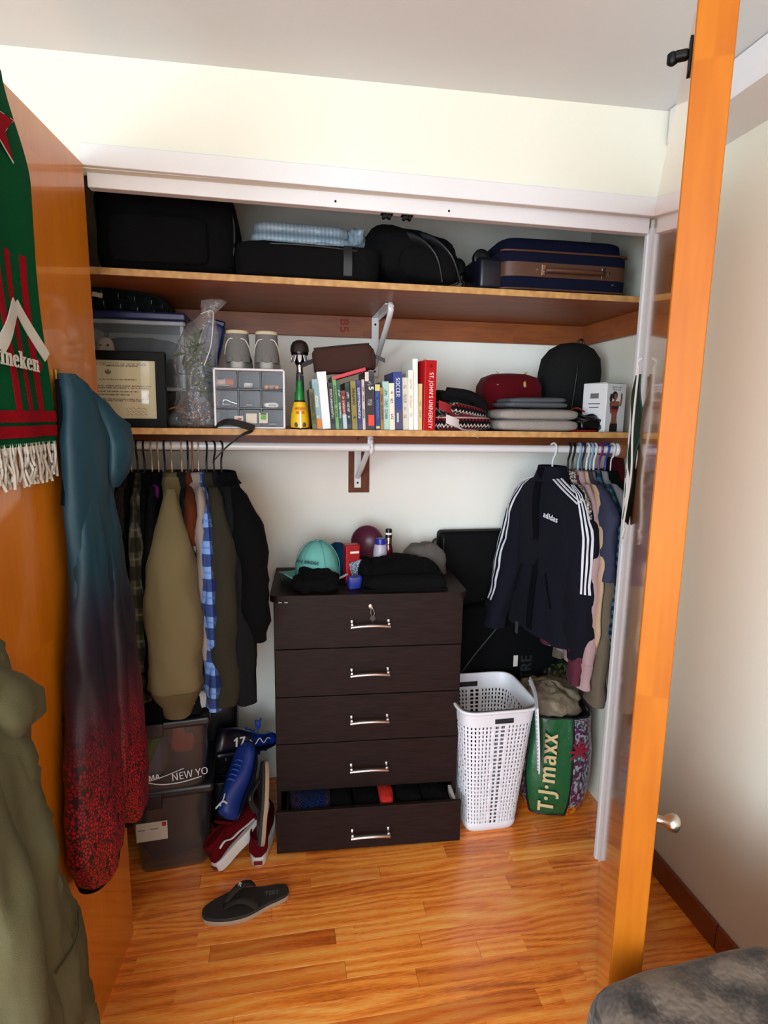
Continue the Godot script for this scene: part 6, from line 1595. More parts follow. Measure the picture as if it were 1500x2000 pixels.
# ================================================================ floor things
func floor_right():
	# large black case leaning on the back wall
	var leatherette := mat("black_leatherette", Color(0.028, 0.03, 0.031), 0.65, {"spec": 0.25, "bump": weave_tex, "depth": 0.03, "tri": 12.0})
	var cs := thing("black_case", "tall flat black case leaning on back wall right of the dresser", "case", Vector3(0.93, 0, -0.652), Vector3(0, 0, 0.0))
	part(cs, "shell", rbox(Vector3(0.57, 1.105, 0.07), 0.02, 3), leatherette, Vector3(0, 0.5525, 0))
	part(cs, "edge_binding", tube([Vector3(-0.268, 0.03, 0.036), Vector3(-0.268, 1.08, 0.036)], 0.005, 8), mat("black_piping", Color(0.028, 0.027, 0.03), 0.5))
	part(cs, "handle", tube(curve([Vector3(-0.288, 0.93, 0.0), Vector3(-0.305, 0.945, 0.0), Vector3(-0.31, 1.0, 0.0), Vector3(-0.305, 1.055, 0.0), Vector3(-0.288, 1.07, 0)], 4), 0.009, 8, 0.6), mat("black_rubber", Color(0.03, 0.03, 0.032), 0.45))
	# softer black bag before it
	var bg := thing("black_instrument_bag", "soft black bag with grey strap in front of the tall case", "bag", Vector3(0.955, 0, -0.578), Vector3(0, 0, 0))
	part(bg, "body", lump(Vector3(0.46, 0.80, 0.065), 0.22, 0.35, 0.010, 5.0, 151.0, 24, 44), cloth("black_nylon", Color(0.035, 0.033, 0.036), {"depth": 0.03, "tri": 14.0}), Vector3(0, 0.40, 0))
	part(bg, "strap", tube(curve([Vector3(-0.225, 0.50, 0.032), Vector3(-0.17, 0.585, 0.040), Vector3(-0.10, 0.67, 0.040), Vector3(-0.04, 0.74, 0.036)], 5), 0.004, 6), mat("grey_webbing", Color(0.14, 0.14, 0.14), 0.7))
	part(bg, "lettering", text("STRE", 0.05, true, false, 0.002), mat("dim_grey_print", Color(0.10, 0.10, 0.105), 0.6), Vector3(0.07, 0.50, 0.036), Vector3(0, 0, 90))
	part(bg, "white_tag", rbox(Vector3(0.02, 0.05, 0.002), 0.0008, 1), mat("white_label", Color(0.86, 0.85, 0.82), 0.6), Vector3(0.02, 0.55, 0.038))
	part(bg, "front_pocket", lump(Vector3(0.36, 0.36, 0.03), 0.25, 0.3, 0.004, 7.0, 154.0, 16, 40), cloth("black_nylon", Color(0.035, 0.033, 0.036)), Vector3(0.02, 0.27, 0.032))
	one("brown_paper_roll", lathe([[0.022, 0], [0.022, 0.40], [0.018, 0.402]], 16), mat("kraft_paper", Color(0.46, 0.30, 0.14), 0.8), "brown paper roll standing behind the white hamper", "paper roll", Vector3(0.975, 0.0, -0.455), Vector3(-4, 0, -3))
	# hamper of woven white plastic
	var wp := plastic("white_wicker_plastic", Color(0.88, 0.87, 0.88), 0.42)
	var hp := thing("laundry_hamper", "open white woven plastic laundry hamper right of the dresser", "hamper", Vector3(0.778, 0, -0.345))
	var H := 0.525
	var half := func(t: float) -> Vector2: return Vector2(lerpf(0.102, 0.146, t), lerpf(0.112, 0.152, t))
	var pt := func(u: float, y: float, off: float) -> Vector3:
		var hv: Vector2 = half.call(y / H) + Vector2(off, off)
		var a := TAU * u
		return Vector3(hv.x * spow(cos(a), 0.34), y, hv.y * spow(sin(a), 0.34))
	# arc-length walk round the rim
	var us := []
	var total := 0.0
	var acc := [0.0]
	for i in 720:
		total += pt.call((i + 1) / 720.0, H, 0.0).distance_to(pt.call(i / 720.0, H, 0.0))
		acc.append(total)
	var n_cols := 72
	var j := 0
	for c in n_cols:
		while acc[j + 1] < total * c / n_cols:
			j += 1
		us.append((j + (total * c / n_cols - acc[j]) / (acc[j + 1] - acc[j])) / 720.0)
	var vert := []
	for c in n_cols:
		var rows := []
		var wdt := 0.0043
		for i in 13:
			var y := 0.035 + (H - 0.095) * i / 12.0
			var p: Vector3 = pt.call(us[c], y, 0.0)
			var q: Vector3 = pt.call(us[c] + 0.0008, y, 0.0)
			var t := (q - p).normalized()
			var nn := t.cross(Vector3.UP).normalized() * -1.0
			var s := 0.0014 * (1.0 if (i + c) % 2 == 0 else -1.0)
			rows.append(PackedVector3Array([p + t * wdt + nn * (0.0012 + s), p - t * wdt + nn * (0.0012 + s), p - t * wdt + nn * (s - 0.0012), p + t * wdt + nn * (s - 0.0012)]))
		vert.append([grid(rows, true), Vector3.ZERO])
	var vv := part(hp, "upright_strands", join(vert), wp)
	vv.set_meta("kind", "stuff")
	for r in 26:
		var y := 0.036 + (H - 0.100) * r / 25.0
		var pts := []
		for c in 97:
			var p: Vector3 = pt.call(c / 96.0, y, 0.0013 * (1.0 if (c + r) % 2 == 0 else -1.0))
			pts.append(p)
		part(hp, "woven_band", tube(pts, 0.0014, 6, 2.7, Vector3(0.001, 1, 0.001)), wp)
	var base := []
	for q in [[0.0, -0.012], [0.004, -0.002], [0.02, 0.003], [0.036, 0.003], [0.036, -0.001], [0.008, -0.004]]:
		var rr := PackedVector3Array()
		for c in 72: rr.append(pt.call(c / 72.0, q[0], q[1]))
		base.append(rr)
	part(hp, "base", grid(base, true, true, true), wp)
	var up := []
	for q in [[H - 0.066, -0.001], [H - 0.066, 0.003], [H - 0.018, 0.003], [H - 0.012, 0.012], [H - 0.003, 0.014], [H, 0.010], [H, -0.002], [H - 0.066, -0.001]]:
		var rr := PackedVector3Array()
		for c in 96: rr.append(pt.call(c / 96.0, q[0], q[1]))
		up.append(rr)
	part(hp, "rim", grid(up, true), wp)
	# hand holes: dark recessed slots front and back
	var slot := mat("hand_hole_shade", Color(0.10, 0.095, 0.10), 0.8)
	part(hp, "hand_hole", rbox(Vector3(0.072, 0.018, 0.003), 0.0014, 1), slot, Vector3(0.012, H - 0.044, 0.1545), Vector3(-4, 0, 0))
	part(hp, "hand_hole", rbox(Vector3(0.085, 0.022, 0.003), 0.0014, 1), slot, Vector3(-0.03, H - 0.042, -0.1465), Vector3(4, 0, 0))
	# lid hanging down at the hamper's right side
	var ld := []
	for i in 15:
		var v := i / 14.0
		var r := PackedVector3Array()
		for c in 13:
			var u := c / 12.0
			r.append(Vector3(0, -0.02 - 0.25 * v, (u - 0.5) * 0.24 * (1.0 - 0.35 * v * v) + 0.02 * v))
		ld.append(r)
	var hl := thing("hamper_lid", "white woven hamper lid hanging down on the hamper's right side", "lid", Vector3(0.945, H + 0.010, -0.29), Vector3(0, -18, 5.5))
	part(hl, "lid_panel", sheet(func(u: float, v: float):
		var w := 0.26 * (1.0 - 0.45 * pow(v, 3.0))
		return Vector3(0.008 * sin(u * PI), -0.30 * v, (0.5 - u) * w), 16, 16, 0.006), wp)
	for r in 16:
		var v := (r + 0.7) / 17.0
		var w := 0.25 * (1.0 - 0.45 * pow(v, 3.0))
		part(hl, "woven_band", tube([Vector3(-0.0035, -0.30 * v, -w / 2), Vector3(0.0045, -0.30 * v, 0), Vector3(-0.0035, -0.30 * v, w / 2)], 0.0045, 6, 0.5), wp)
	# shopping bag
	var flor := paint(192, 192, func(x: float, y: float):
		var a: float = noise_a.get_noise_2d(x * 16.0, y * 7.0)
		var b: float = noise_b.get_noise_2d(x * 50.0 + 5.0, y * 22.0)
		var c := Color(0.17, 0.16, 0.22)
		if a > 0.18: c = Color(0.20, 0.34, 0.34)
		if a < -0.22: c = Color(0.27, 0.17, 0.32)
		if b > 0.25: c = c.lerp(Color(0.78, 0.72, 0.74), 0.75)
		if b < -0.6: c = c.lerp(Color(0.55, 0.14, 0.28), 0.7)
		if y > 0.78:
			c = Color(0.82, 0.58, 0.10) if a + b * 0.3 > -0.1 else Color(0.62, 0.16, 0.06)
		return c)
	var floral := mat("tropical_floral_plastic", Color(1, 1, 1), 0.35, {"tex": flor, "bump": crumple_tex, "depth": 0.0, "clear": 0.4, "clear_rough": 0.2})
	var green := mat("glossy_green_plastic", Color(0.03, 0.34, 0.19), 0.35, {"bump": crumple_tex, "depth": 0.15, "clear": 0.5, "clear_rough": 0.15, "tri": 5.0})
	var sb := thing("shopping_bag", "green and floral glossy shopping bag with cream store lettering", "bag", Vector3(1.085, 0, -0.385), Vector3(0, -13, 0))
	var rows := []
	for q in [[0.0, 0.095, 0.100], [0.012, 0.115, 0.120], [0.08, 0.136, 0.140], [0.18, 0.144, 0.146], [0.28, 0.142, 0.144], [0.36, 0.136, 0.138], [0.415, 0.130, 0.130], [0.43, 0.125, 0.126]]:
		rows.append(ring(Vector3(0.0, q[0], 0.0), q[1], q[2], 0.62, 64))
	rows = crumple(rows, 0.012, 9.0, 161.0)
	var body := grid(rows, true, true, false)
	part(sb, "floral_sides", body, floral)
	# green gusset: sector facing the camera
	var g0 := 0.225
	var g1 := 0.385
	var gus := []
	for r in rows:
		var q := PackedVector3Array()
		for c in 13:
			var a: float = lerpf(g0, g1, c / 12.0) * 64.0
			var p: Vector3 = r[int(a) % 64].lerp(r[(int(a) + 1) % 64], a - floor(a))
			q.append(p + Vector3(p.x, 0, p.z).normalized() * 0.0025)
		gus.append(q)
	part(sb, "green_panel", grid(gus, false), green)
	for c in [0, 12]:
		var pts := []
		for r in gus: pts.append(r[c])
		part(sb, "black_binding", tube(pts, 0.0045, 8), mat("black_piping", Color(0.028, 0.027, 0.03), 0.5))
	var rimp := []
	for c in 65: rimp.append(rows[rows.size() - 1][c % 64])
	part(sb, "top_binding", tube(rimp, 0.004, 6), mat("black_piping", Color(0.028, 0.027, 0.03), 0.5))
	var botp := []
	for c in 13: botp.append(gus[1][c])
	part(sb, "bottom_binding", tube(botp, 0.004, 6), mat("black_piping", Color(0.028, 0.027, 0.03), 0.5))
	part(sb, "lettering", text("T·J·maxx", 0.062, true, false, 0.002), mat("cream_print", Color(0.80, 0.70, 0.52), 0.45), Vector3(-0.048, 0.215, 0.153), Vector3(0, -10, 90))
	for k in 7:
		var a := deg_to_rad(-40.0 + 42.0 * k)
		part(sb, "flower_petal", lump(Vector3(0.050, 0.014, 0.004), 1.0, 0.8, 0, 1, 0, 8, 16, false), mat("coral_flower_print", Color(0.58, 0.14, 0.22), 0.4), Vector3(0.070 + cos(a) * 0.022, 0.30 + sin(a) * 0.026, 0.1425 - cos(a) * 0.010), Vector3(0, 24, rad_to_deg(a)))
	var pw := one("crumpled_paper_bags", lump(Vector3(0.24, 0.11, 0.24), 0.75, 0.7, 0.04, 12.0, 171.0, 26, 48, true), mat("beige_bag_film", Color(0.50, 0.44, 0.36), 0.55, {"bump": crumple_tex, "depth": 0.5, "tri": 4.0}), "crumpled beige carrier bags piled on the green shopping bag", "plastic bag", Vector3(1.06, 0.455, -0.405))
	one("dark_tote_bag", lump(Vector3(0.17, 0.52, 0.22), 0.5, 0.6, 0.03, 8.0, 175.0, 18, 36), mat("dark_printed_bag", Color(1, 1, 1), 0.5, {"tri": 4.0, "tex": paint(64, 64, func(x: float, y: float):
		var n: float = noise_b.get_noise_2d(x * 9.0, y * 9.0)
		return Color(0.34, 0.36, 0.10) if n > 0.45 else (Color(0.10, 0.14, 0.10) if n > 0.1 else Color(0.03, 0.03, 0.035)))}), "dark printed bag in the corner behind the shopping bag", "bag", Vector3(1.17, 0.26, -0.565))

func sneaker(called: String, label: String, at: Vector3, turn: Vector3, l: float, upper: Material, sole: Material, sole_h: float, group := "") -> Node3D:
	# toe points to local +z
	var s := thing(called, label, "shoe", at, turn, group)
	part(s, "sole", shoe_sole(l, 0.098, sole_h, 0.012), sole, Vector3(0, 0, 0), Vector3(-90, 180, 0))
	return s

func floor_left():
	var smoke := mat("smoked_plastic", Color(0.30, 0.30, 0.31), 0.2, {"alpha": 0.20})
	var smoke_lid := mat("black_tote_lid", Color(0.06, 0.065, 0.08), 0.35)
	# lower tote
	var lo := thing("smoked_tote", "lower smoked grey plastic tote with white sticker on the floor", "storage box", Vector3(-0.405, 0, -0.40), Vector3(0, 4, 0))
	var tub := func(w0: float, w1: float, d0: float, d1: float, h: float) -> ArrayMesh:
		var rows := []
		for q in [[0.0, 0.0], [0.015, 0.10], [h * 0.5, 0.55], [h, 1.0], [h - 0.003, 0.98], [h * 0.5, 0.52], [0.018, 0.07], [0.006, 0.0]]:
			var inner := 0.003 if rows.size() > 3 else 0.0
			rows.append(ring(Vector3(0, q[0], 0), lerpf(w0, w1, q[1]) / 2 - inner, lerpf(d0, d1, q[1]) / 2 - inner, 0.28, 48))
		return grid(rows, true, true, true)
	part(lo, "tub", tub.call(0.235, 0.275, 0.34, 0.40, 0.30), smoke)
	part(lo, "lid", rbox(Vector3(0.288, 0.035, 0.415), 0.012, 2), smoke_lid, Vector3(0, 0.313, 0))
	part(lo, "latch", rbox(Vector3(0.075, 0.055, 0.014), 0.005, 2), smoke_lid, Vector3(-0.06, 0.292, 0.204))
	part(lo, "white_sticker", rbox(Vector3(0.10, 0.065, 0.0012), 0.0004, 1), mat("sticker_paper", Color(0.70, 0.66, 0.60), 0.7), Vector3(-0.062, 0.175, 0.1955), Vector3(-5.5, 0, 0))
	part(lo, "sticker_red_square", rbox(Vector3(0.013, 0.013, 0.0016), 0.0004, 1), mat("sticker_red", Color(0.55, 0.06, 0.08), 0.6), Vector3(-0.022, 0.199, 0.1983), Vector3(-5.5, 0, 0))
	part(lo, "sticker_barcode", rbox(Vector3(0.036, 0.009, 0.0016), 0.0004, 1), mat("label_black", Color(0.05, 0.05, 0.05), 0.6), Vector3(-0.034, 0.151, 0.1937), Vector3(-5.5, 0, 0))
	part(lo, "sticker_print", join([[box(Vector3(0.022, 0.003, 0.0014)), Vector3(-0.095, 0.184, 0.1968)], [box(Vector3(0.026, 0.003, 0.0014)), Vector3(-0.055, 0.184, 0.1968)], [box(Vector3(0.02, 0.002, 0.0014)), Vector3(-0.095, 0.150, 0.1935)]]), mat("sticker_grey_ink", Color(0.42, 0.40, 0.38), 0.7))
	one("dark_clothes_pile", lump(Vector3(0.21, 0.24, 0.31), 0.4, 0.35, 0.012, 9.0, 181.0, 16, 36), cloth("dark_grey_knit", Color(0.10, 0.10, 0.11)), "dark clothes inside the lower smoked tote", "clothing", Vector3(-0.405, 0.13, -0.40), Vector3(0, 4, 0))
	# upper tote, nearer the front
	var hi := thing("smoked_tote", "upper smoked grey tote with white lettering, green and orange contents", "storage box", Vector3(-0.395, 0.332, -0.355), Vector3(0, 6, 0))
	part(hi, "tub", tub.call(0.215, 0.25, 0.33, 0.38, 0.235), smoke)
	part(hi, "lid", rbox(Vector3(0.262, 0.03, 0.39), 0.010, 2), smoke_lid, Vector3(0, 0.246, 0))
	part(hi, "latch", rbox(Vector3(0.06, 0.05, 0.014), 0.005, 2), smoke_lid, Vector3(-0.045, 0.235, 0.195))
	var white_print := mat("white_ink", Color(0.78, 0.78, 0.80), 0.5)
	part(hi, "lettering", text("NEW YO", 0.024, false, false, 0.001), white_print, Vector3(0.058, 0.055, 0.1785), Vector3(-5, 0, 4))
	part(hi, "swoosh_line", tube(curve([Vector3(-0.075, 0.045, 0.178), Vector3(-0.03, 0.032, 0.179), Vector3(0.03, 0.030, 0.1785), Vector3(0.095, 0.040, 0.177)], 5), 0.0018, 6), white_print)
	part(hi, "swoosh_line", tube(curve([Vector3(-0.07, 0.050, 0.178), Vector3(-0.02, 0.062, 0.180), Vector3(0.04, 0.082, 0.183)], 5), 0.0014, 6), white_print)
	part(hi, "wordmark", text("PUMA", 0.018, true, false, 0.001), white_print, Vector3(-0.070, 0.060, 0.1785), Vector3(-5, 0, 4))
	one("green_pool_noodle", tube(curve([Vector3(-0.47, 0.41, -0.22), Vector3(-0.455, 0.45, -0.205), Vector3(-0.435, 0.50, -0.20), Vector3(-0.415, 0.555, -0.215)], 6), 0.018, 14), plastic("green_foam", Color(0.10, 0.48, 0.20), 0.45), "curved bright green plastic tube inside the upper smoked tote", "toy")
	one("orange_item", lump(Vector3(0.075, 0.10, 0.06), 0.7, 0.6, 0.02, 16.0, 191.0, 16, 28), cloth("orange_cloth", Color(0.55, 0.20, 0.06)), "orange cloth item inside the upper smoked tote", "clothing", Vector3(-0.345, 0.50, -0.235))
	one("pale_blue_item", lump(Vector3(0.08, 0.17, 0.12), 0.5, 0.5, 0.008, 12.0, 195.0, 14, 28), plastic("pale_blue_plastic", Color(0.38, 0.46, 0.56), 0.35), "pale blue item at left inside the upper smoked tote", "toy", Vector3(-0.455, 0.425, -0.29))
	# dark big tote behind, seen as the slanting black side
	var bt := thing("black_tote", "large black plastic tote standing behind the two smoked totes", "storage box", Vector3(-0.36, 0, -0.575), Vector3(0, 2, 0))
	part(bt, "tub", tub.call(0.30, 0.36, 0.18, 0.22, 0.56), plastic("black_tote_plastic", Color(0.035, 0.037, 0.045), 0.4))
	part(bt, "rim", rbox(Vector3(0.385, 0.03, 0.235), 0.010, 2), plastic("black_tote_plastic", Color(0.035, 0.037, 0.045), 0.4), Vector3(0, 0.565, 0))
	# white cloth on top
	one("white_cloth", lump(Vector3(0.075, 0.075, 0.07), 0.8, 0.7, 0.022, 18.0, 201.0, 16, 30, true), cloth("white_cotton", Color(0.80, 0.80, 0.78)), "small white cloth lying on the upper tote under the jackets", "cloth", Vector3(-0.292, 0.632, -0.235))
	# shoe rack-like heap: dark boots behind, cleats, sneakers
	var boot_m := mat("black_boot_leather", Color(0.035, 0.032, 0.03), 0.5, {"bump": weave_tex, "depth": 0.04, "tri": 10.0})
	for k in 2:
		var bo := thing("black_boot", "black boot in the dark heap behind the blue cleats, %s" % ["nearer one", "further one"][k], "boot", Vector3(-0.235 + 0.055 * k, 0.0, -0.36 - 0.07 * k), Vector3(0, 190 - 12 * k, 0), "black boots beside the dresser")
		part(bo, "sole", shoe_sole(0.27, 0.10, 0.03), mat("black_rubber", Color(0.03, 0.03, 0.032), 0.45), Vector3.ZERO, Vector3(-90, 180, 0))
		part(bo, "vamp", shoe_upper(0.262, 0.092, 0.11, 0.07, 0.028), boot_m, Vector3.ZERO, Vector3(-90, 180, 0))
		var sh := []
		for q in [[0.05, 0.045, 0.06], [0.10, 0.044, 0.056], [0.16, 0.046, 0.058], [0.22, 0.050, 0.064], [0.225, 0.046, 0.06]]:
			sh.append(ring(Vector3(0, q[0], 0.062), q[1], q[2], 0.9, 30))
		part(bo, "shaft", grid(crumple(sh, 0.006, 14.0, 3.0 + k), true, true, false), boot_m)
		for i in 5:
			part(bo, "lace", tube([Vector3(-0.024, 0.10 + 0.022 * i, 0.115 - 0.004 * i), Vector3(0.024, 0.105 + 0.022 * i, 0.115 - 0.004 * i)], 0.003, 6), mat("dark_lace", Color(0.09, 0.085, 0.08), 0.8))
	var cleat_blue := mat("cobalt_mesh", Color(0.055, 0.17, 0.46), 0.5, {"bump": weave_tex, "depth": 0.04, "tri": 14.0})
	var cleat_dark := paint(96, 96, func(x: float, y: float):
		var n: float = noise_b.get_noise_2d(x * 5.0, y * 5.0)
		return Color(0.02, 0.03, 0.09).lerp(Color(0.04, 0.20, 0.62), clampf((y - 0.35) * 1.8 + n * 0.3, 0, 1)))
	var cleat_fade := mat("navy_to_blue_fade", Color(1, 1, 1), 0.4, {"tex": cleat_dark, "clear": 0.3})
	var white_ink := mat("white_ink", Color(0.78, 0.78, 0.80), 0.5)
	# upper cleat: sole to the wall, toe against the dresser
	var c1 := thing("blue_cleat", "navy-to-blue football boot with white markings propped against the dresser", "shoe", Vector3(-0.262, 0.333, -0.36), Vector3(12, 122, -14))
	part(c1, "upper", uv_by(shoe_upper(0.265, 0.088, 0.095, 0.058, 0.010), func(p: Vector3): return Vector2(p.x * 8.0 + 0.5, clampf(p.y / 0.265, 0.01, 0.99))), cleat_fade, Vector3.ZERO, Vector3(-90, 180, 0))
	part(c1, "sole_plate", shoe_sole(0.268, 0.09, 0.010, 0.01), mat("cleat_navy_plate", Color(0.03, 0.05, 0.14), 0.35), Vector3.ZERO, Vector3(-90, 180, 0))
	for q in [[-0.025, 0.035], [0.025, 0.035], [-0.03, 0.17], [0.03, 0.17], [0.0, 0.22], [-0.026, 0.125], [0.026, 0.125]]:
		part(c1, "stud", lathe([[0.006, -0.012], [0.008, 0.0]], 10), mat("cleat_navy_plate", Color(0.03, 0.05, 0.14), 0.35), Vector3(q[0], -0.002, q[1]))
	part(c1, "white_marking", join([[text("17", 0.034, true, false, 0.002), xf(Vector3(-0.046, 0.048, 0.075), Vector3(0, -90, 0))], [tube(curve([Vector3(-0.048, 0.05, 0.12), Vector3(-0.05, 0.03, 0.14), Vector3(-0.05, 0.05, 0.16), Vector3(-0.048, 0.03, 0.18), Vector3(-0.044, 0.045, 0.20), Vector3(-0.036, 0.03, 0.225)], 4), 0.0022, 6), Vector3.ZERO]]), white_ink)
	for k in 4:
		part(c1, "lace", tube(curve([Vector3(-0.016, 0.072 - 0.006 * k, 0.13 + 0.016 * k), Vector3(0.0, 0.084 - 0.007 * k, 0.133 + 0.016 * k), Vector3(0.016, 0.072 - 0.006 * k, 0.13 + 0.016 * k)], 4), 0.0026, 6), mat("blue_lace", Color(0.12, 0.30, 0.70), 0.7))
	part(c1, "lace_bow", tube(curve([Vector3(0.0, 0.07, 0.175), Vector3(-0.02, 0.10, 0.17), Vector3(-0.01, 0.112, 0.19), Vector3(0.004, 0.075, 0.182), Vector3(0.025, 0.10, 0.185), Vector3(0.02, 0.088, 0.205), Vector3(0.0, 0.07, 0.185)], 5), 0.0026, 6), mat("blue_lace", Color(0.12, 0.30, 0.70), 0.7))
	# lower blue cleat standing on its heel end on the red sneaker
	var c2 := thing("blue_cleat", "plain blue football boot with white cat mark standing toe-up on sneaker", "shoe", Vector3(-0.185, 0.150, -0.245), Vector3(-48, 160, -16))
	part(c2, "upper", shoe_upper(0.262, 0.090, 0.090, 0.058, 0.010), cleat_blue, Vector3.ZERO, Vector3(-90, 180, 0))
	part(c2, "sole_plate", shoe_sole(0.265, 0.092, 0.010, 0.01), mat("cleat_navy_plate", Color(0.03, 0.05, 0.14), 0.35), Vector3.ZERO, Vector3(-90, 180, 0))
	return_marks(c2, white_ink)
	# red sneakers
	var red := cloth("dark_red_canvas", Color(0.33, 0.022, 0.05), {"tri": 14.0, "depth": 0.05})
	var white_rubber := plastic("white_rubber_sole", Color(0.82, 0.79, 0.76), 0.5)
	var s1 := thing("red_sneaker", "dark red canvas sneaker with white wave stripe, side towards us", "shoe", Vector3(-0.240, 0.012, -0.175), Vector3(-20, 140, -20), "dark red sneakers on the floor")
	sneaker_parts(s1, red, white_rubber, true)
	var s2 := thing("red_sneaker", "dark red canvas sneaker seen from its heel beside the dresser", "shoe", Vector3(-0.103, 0.002, -0.185), Vector3(-4, 178, 0), "dark red sneakers on the floor")
	sneaker_parts(s2, red, white_rubber, false)
	# sandals
	sandal("grey flip-flop lying flat on the floor in front of the dresser", Vector3(0.0, 0.0, -0.055), Vector3(0, -78, 0))
	sandal("brown-grey flip-flop standing on edge between sneaker and dresser", Vector3(-0.082, 0.085, -0.185), Vector3(-58, 174, -74))

func return_marks(c: Node3D, ink: Material):
	part(c, "white_cat_mark", join([[tube(curve([Vector3(0.024, 0.090, 0.026), Vector3(0.006, 0.096, 0.042), Vector3(-0.006, 0.098, 0.050), Vector3(-0.022, 0.094, 0.045)], 4), 0.0034, 6), Vector3.ZERO], [tube(curve([Vector3(-0.003, 0.098, 0.050), Vector3(-0.004, 0.096, 0.066), Vector3(0.0, 0.092, 0.074)], 4), 0.0024, 6), Vector3.ZERO], [tube(curve([Vector3(0.006, 0.096, 0.043), Vector3(0.004, 0.095, 0.034)], 3), 0.003, 6), Vector3.ZERO]]), ink)
	for k in 5:
		part(c, "lace", tube(curve([Vector3(-0.017, 0.074 - 0.004 * k, 0.12 + 0.017 * k), Vector3(0.0, 0.088 - 0.005 * k, 0.123 + 0.017 * k), Vector3(0.017, 0.074 - 0.004 * k, 0.12 + 0.017 * k)], 4), 0.0026, 6), mat("blue_lace", Color(0.12, 0.30, 0.70), 0.7))

func sneaker_parts(s: Node3D, red: Material, white_rubber: Material, wave: bool):
	part(s, "sole", shoe_sole(0.285, 0.104, 0.036, 0.010), white_rubber, Vector3.ZERO, Vector3(-90, 180, 0))
	part(s, "upper", shoe_upper(0.272, 0.094, 0.102, 0.074, 0.034), red, Vector3(0, 0, 0.007), Vector3(-90, 180, 0))
	var op := []
	for q in [[0.083, 1.0], [0.098, 1.0], [0.105, 0.92], [0.100, 0.80], [0.08, 0.76]]:
		op.append(ring(Vector3(0, q[0], 0.058), 0.031 * q[1], 0.050 * q[1], 0.95, 28))
	part(s, "padded_collar", grid(op, true), red)
	part(s, "insole", lathe([[0.026, 0.0], [0.024, 0.003]], 20), mat("dark_insole", Color(0.10, 0.03, 0.04), 0.8), Vector3(0, 0.086, 0.058))
	part(s, "tongue", lump(Vector3(0.05, 0.075, 0.014), 0.6, 0.6, 0.003, 20.0, 2.0, 10, 20, false), red, Vector3(0, 0.105, 0.112), Vector3(-38, 0, 0))
	for k in 4:
		part(s, "lace", tube(curve([Vector3(-0.020, 0.086 - 0.006 * k, 0.115 + 0.02 * k), Vector3(0.0, 0.099 - 0.007 * k, 0.118 + 0.02 * k), Vector3(0.020, 0.086 - 0.006 * k, 0.115 + 0.02 * k)], 4), 0.0032, 6), mat("dark_red_lace", Color(0.26, 0.02, 0.04), 0.8))
	part(s, "heel_tab", rbox(Vector3(0.03, 0.016, 0.003), 0.001, 1), mat("red_rubber_tab", Color(0.45, 0.05, 0.09), 0.5), Vector3(0, 0.020, -0.0015))
	if wave:
		for sd in [-1, 1]:
			part(s, "wave_stripe", tube(curve([Vector3(0.040 * sd, 0.078, 0.035), Vector3(0.042 * sd, 0.082, 0.06), Vector3(0.044 * sd, 0.066, 0.085), Vector3(0.046 * sd, 0.060, 0.12), Vector3(0.049 * sd, 0.050, 0.16), Vector3(0.051 * sd, 0.042, 0.205)], 5), 0.0055, 8, 0.5), mat("white_stripe_vinyl", Color(0.84, 0.82, 0.80), 0.5))

func sandal(label: String, at: Vector3, turn: Vector3):
	var s := thing("flip_flop", label, "sandal", at, turn, "")
	var foam := mat("grey_foam_footbed", Color(0.135, 0.115, 0.10), 0.75, {"bump": weave_tex, "depth": 0.04, "tri": 12.0})
	part(s, "footbed", shoe_sole(0.275, 0.108, 0.010), foam, Vector3(0, 0.014, 0), Vector3(-90, 180, 0))
	part(s, "outsole", shoe_sole(0.278, 0.111, 0.014), mat("tan_outsole", Color(0.62, 0.52, 0.42), 0.7), Vector3(0, 0, -0.0015), Vector3(-90, 180, 0))
	var web := cloth("grey_webbing_strap", Color(0.20, 0.185, 0.165))
	for sd in [-1.0, 1.0]:
		part(s, "strap", sheet(func(u: float, v: float):
			var p := Vector3(0.006 * sd, 0.026, 0.205).lerp(Vector3(0.050 * sd, 0.024, 0.108), u)
			p.y += 0.030 * sin(u * PI * 0.9)
			return p + Vector3(0.097 * sd, 0.0, 0.044).normalized() * (v - 0.5) * 0.030 * (0.55 + 0.5 * u) * -sd + Vector3(0, 0.004 * sin(v * PI), 0), 14, 4, 0.005), web)
	part(s, "toe_post", tube([Vector3(0, 0.022, 0.207), Vector3(0, 0.036, 0.204)], 0.004, 8), mat("black_rubber", Color(0.03, 0.03, 0.032), 0.45))
	part(s, "strap_logo", text("R", 0.015, true, false, 0.001), mat("white_ink", Color(0.78, 0.78, 0.80), 0.5), Vector3(-0.030, 0.0610, 0.153), Vector3(-80, 65, 0))
	part(s, "footbed_print", text("TEST", 0.016, true, false, 0.0008), mat("grey_print", Color(0.30, 0.28, 0.26), 0.7), Vector3(0.0, 0.0243, 0.055), Vector3(-90, 78, 0))

# ================================================================ things on the doors
func on_left(s: float, y: float, out := 0.0) -> Vector3:   # s metres from the hinge along the left leaf, out from its face
	return Vector3(-0.4655, 0.0, 0.03) + Basis(Vector3.UP, deg_to_rad(-4.4)) * Vector3(out, y, s)

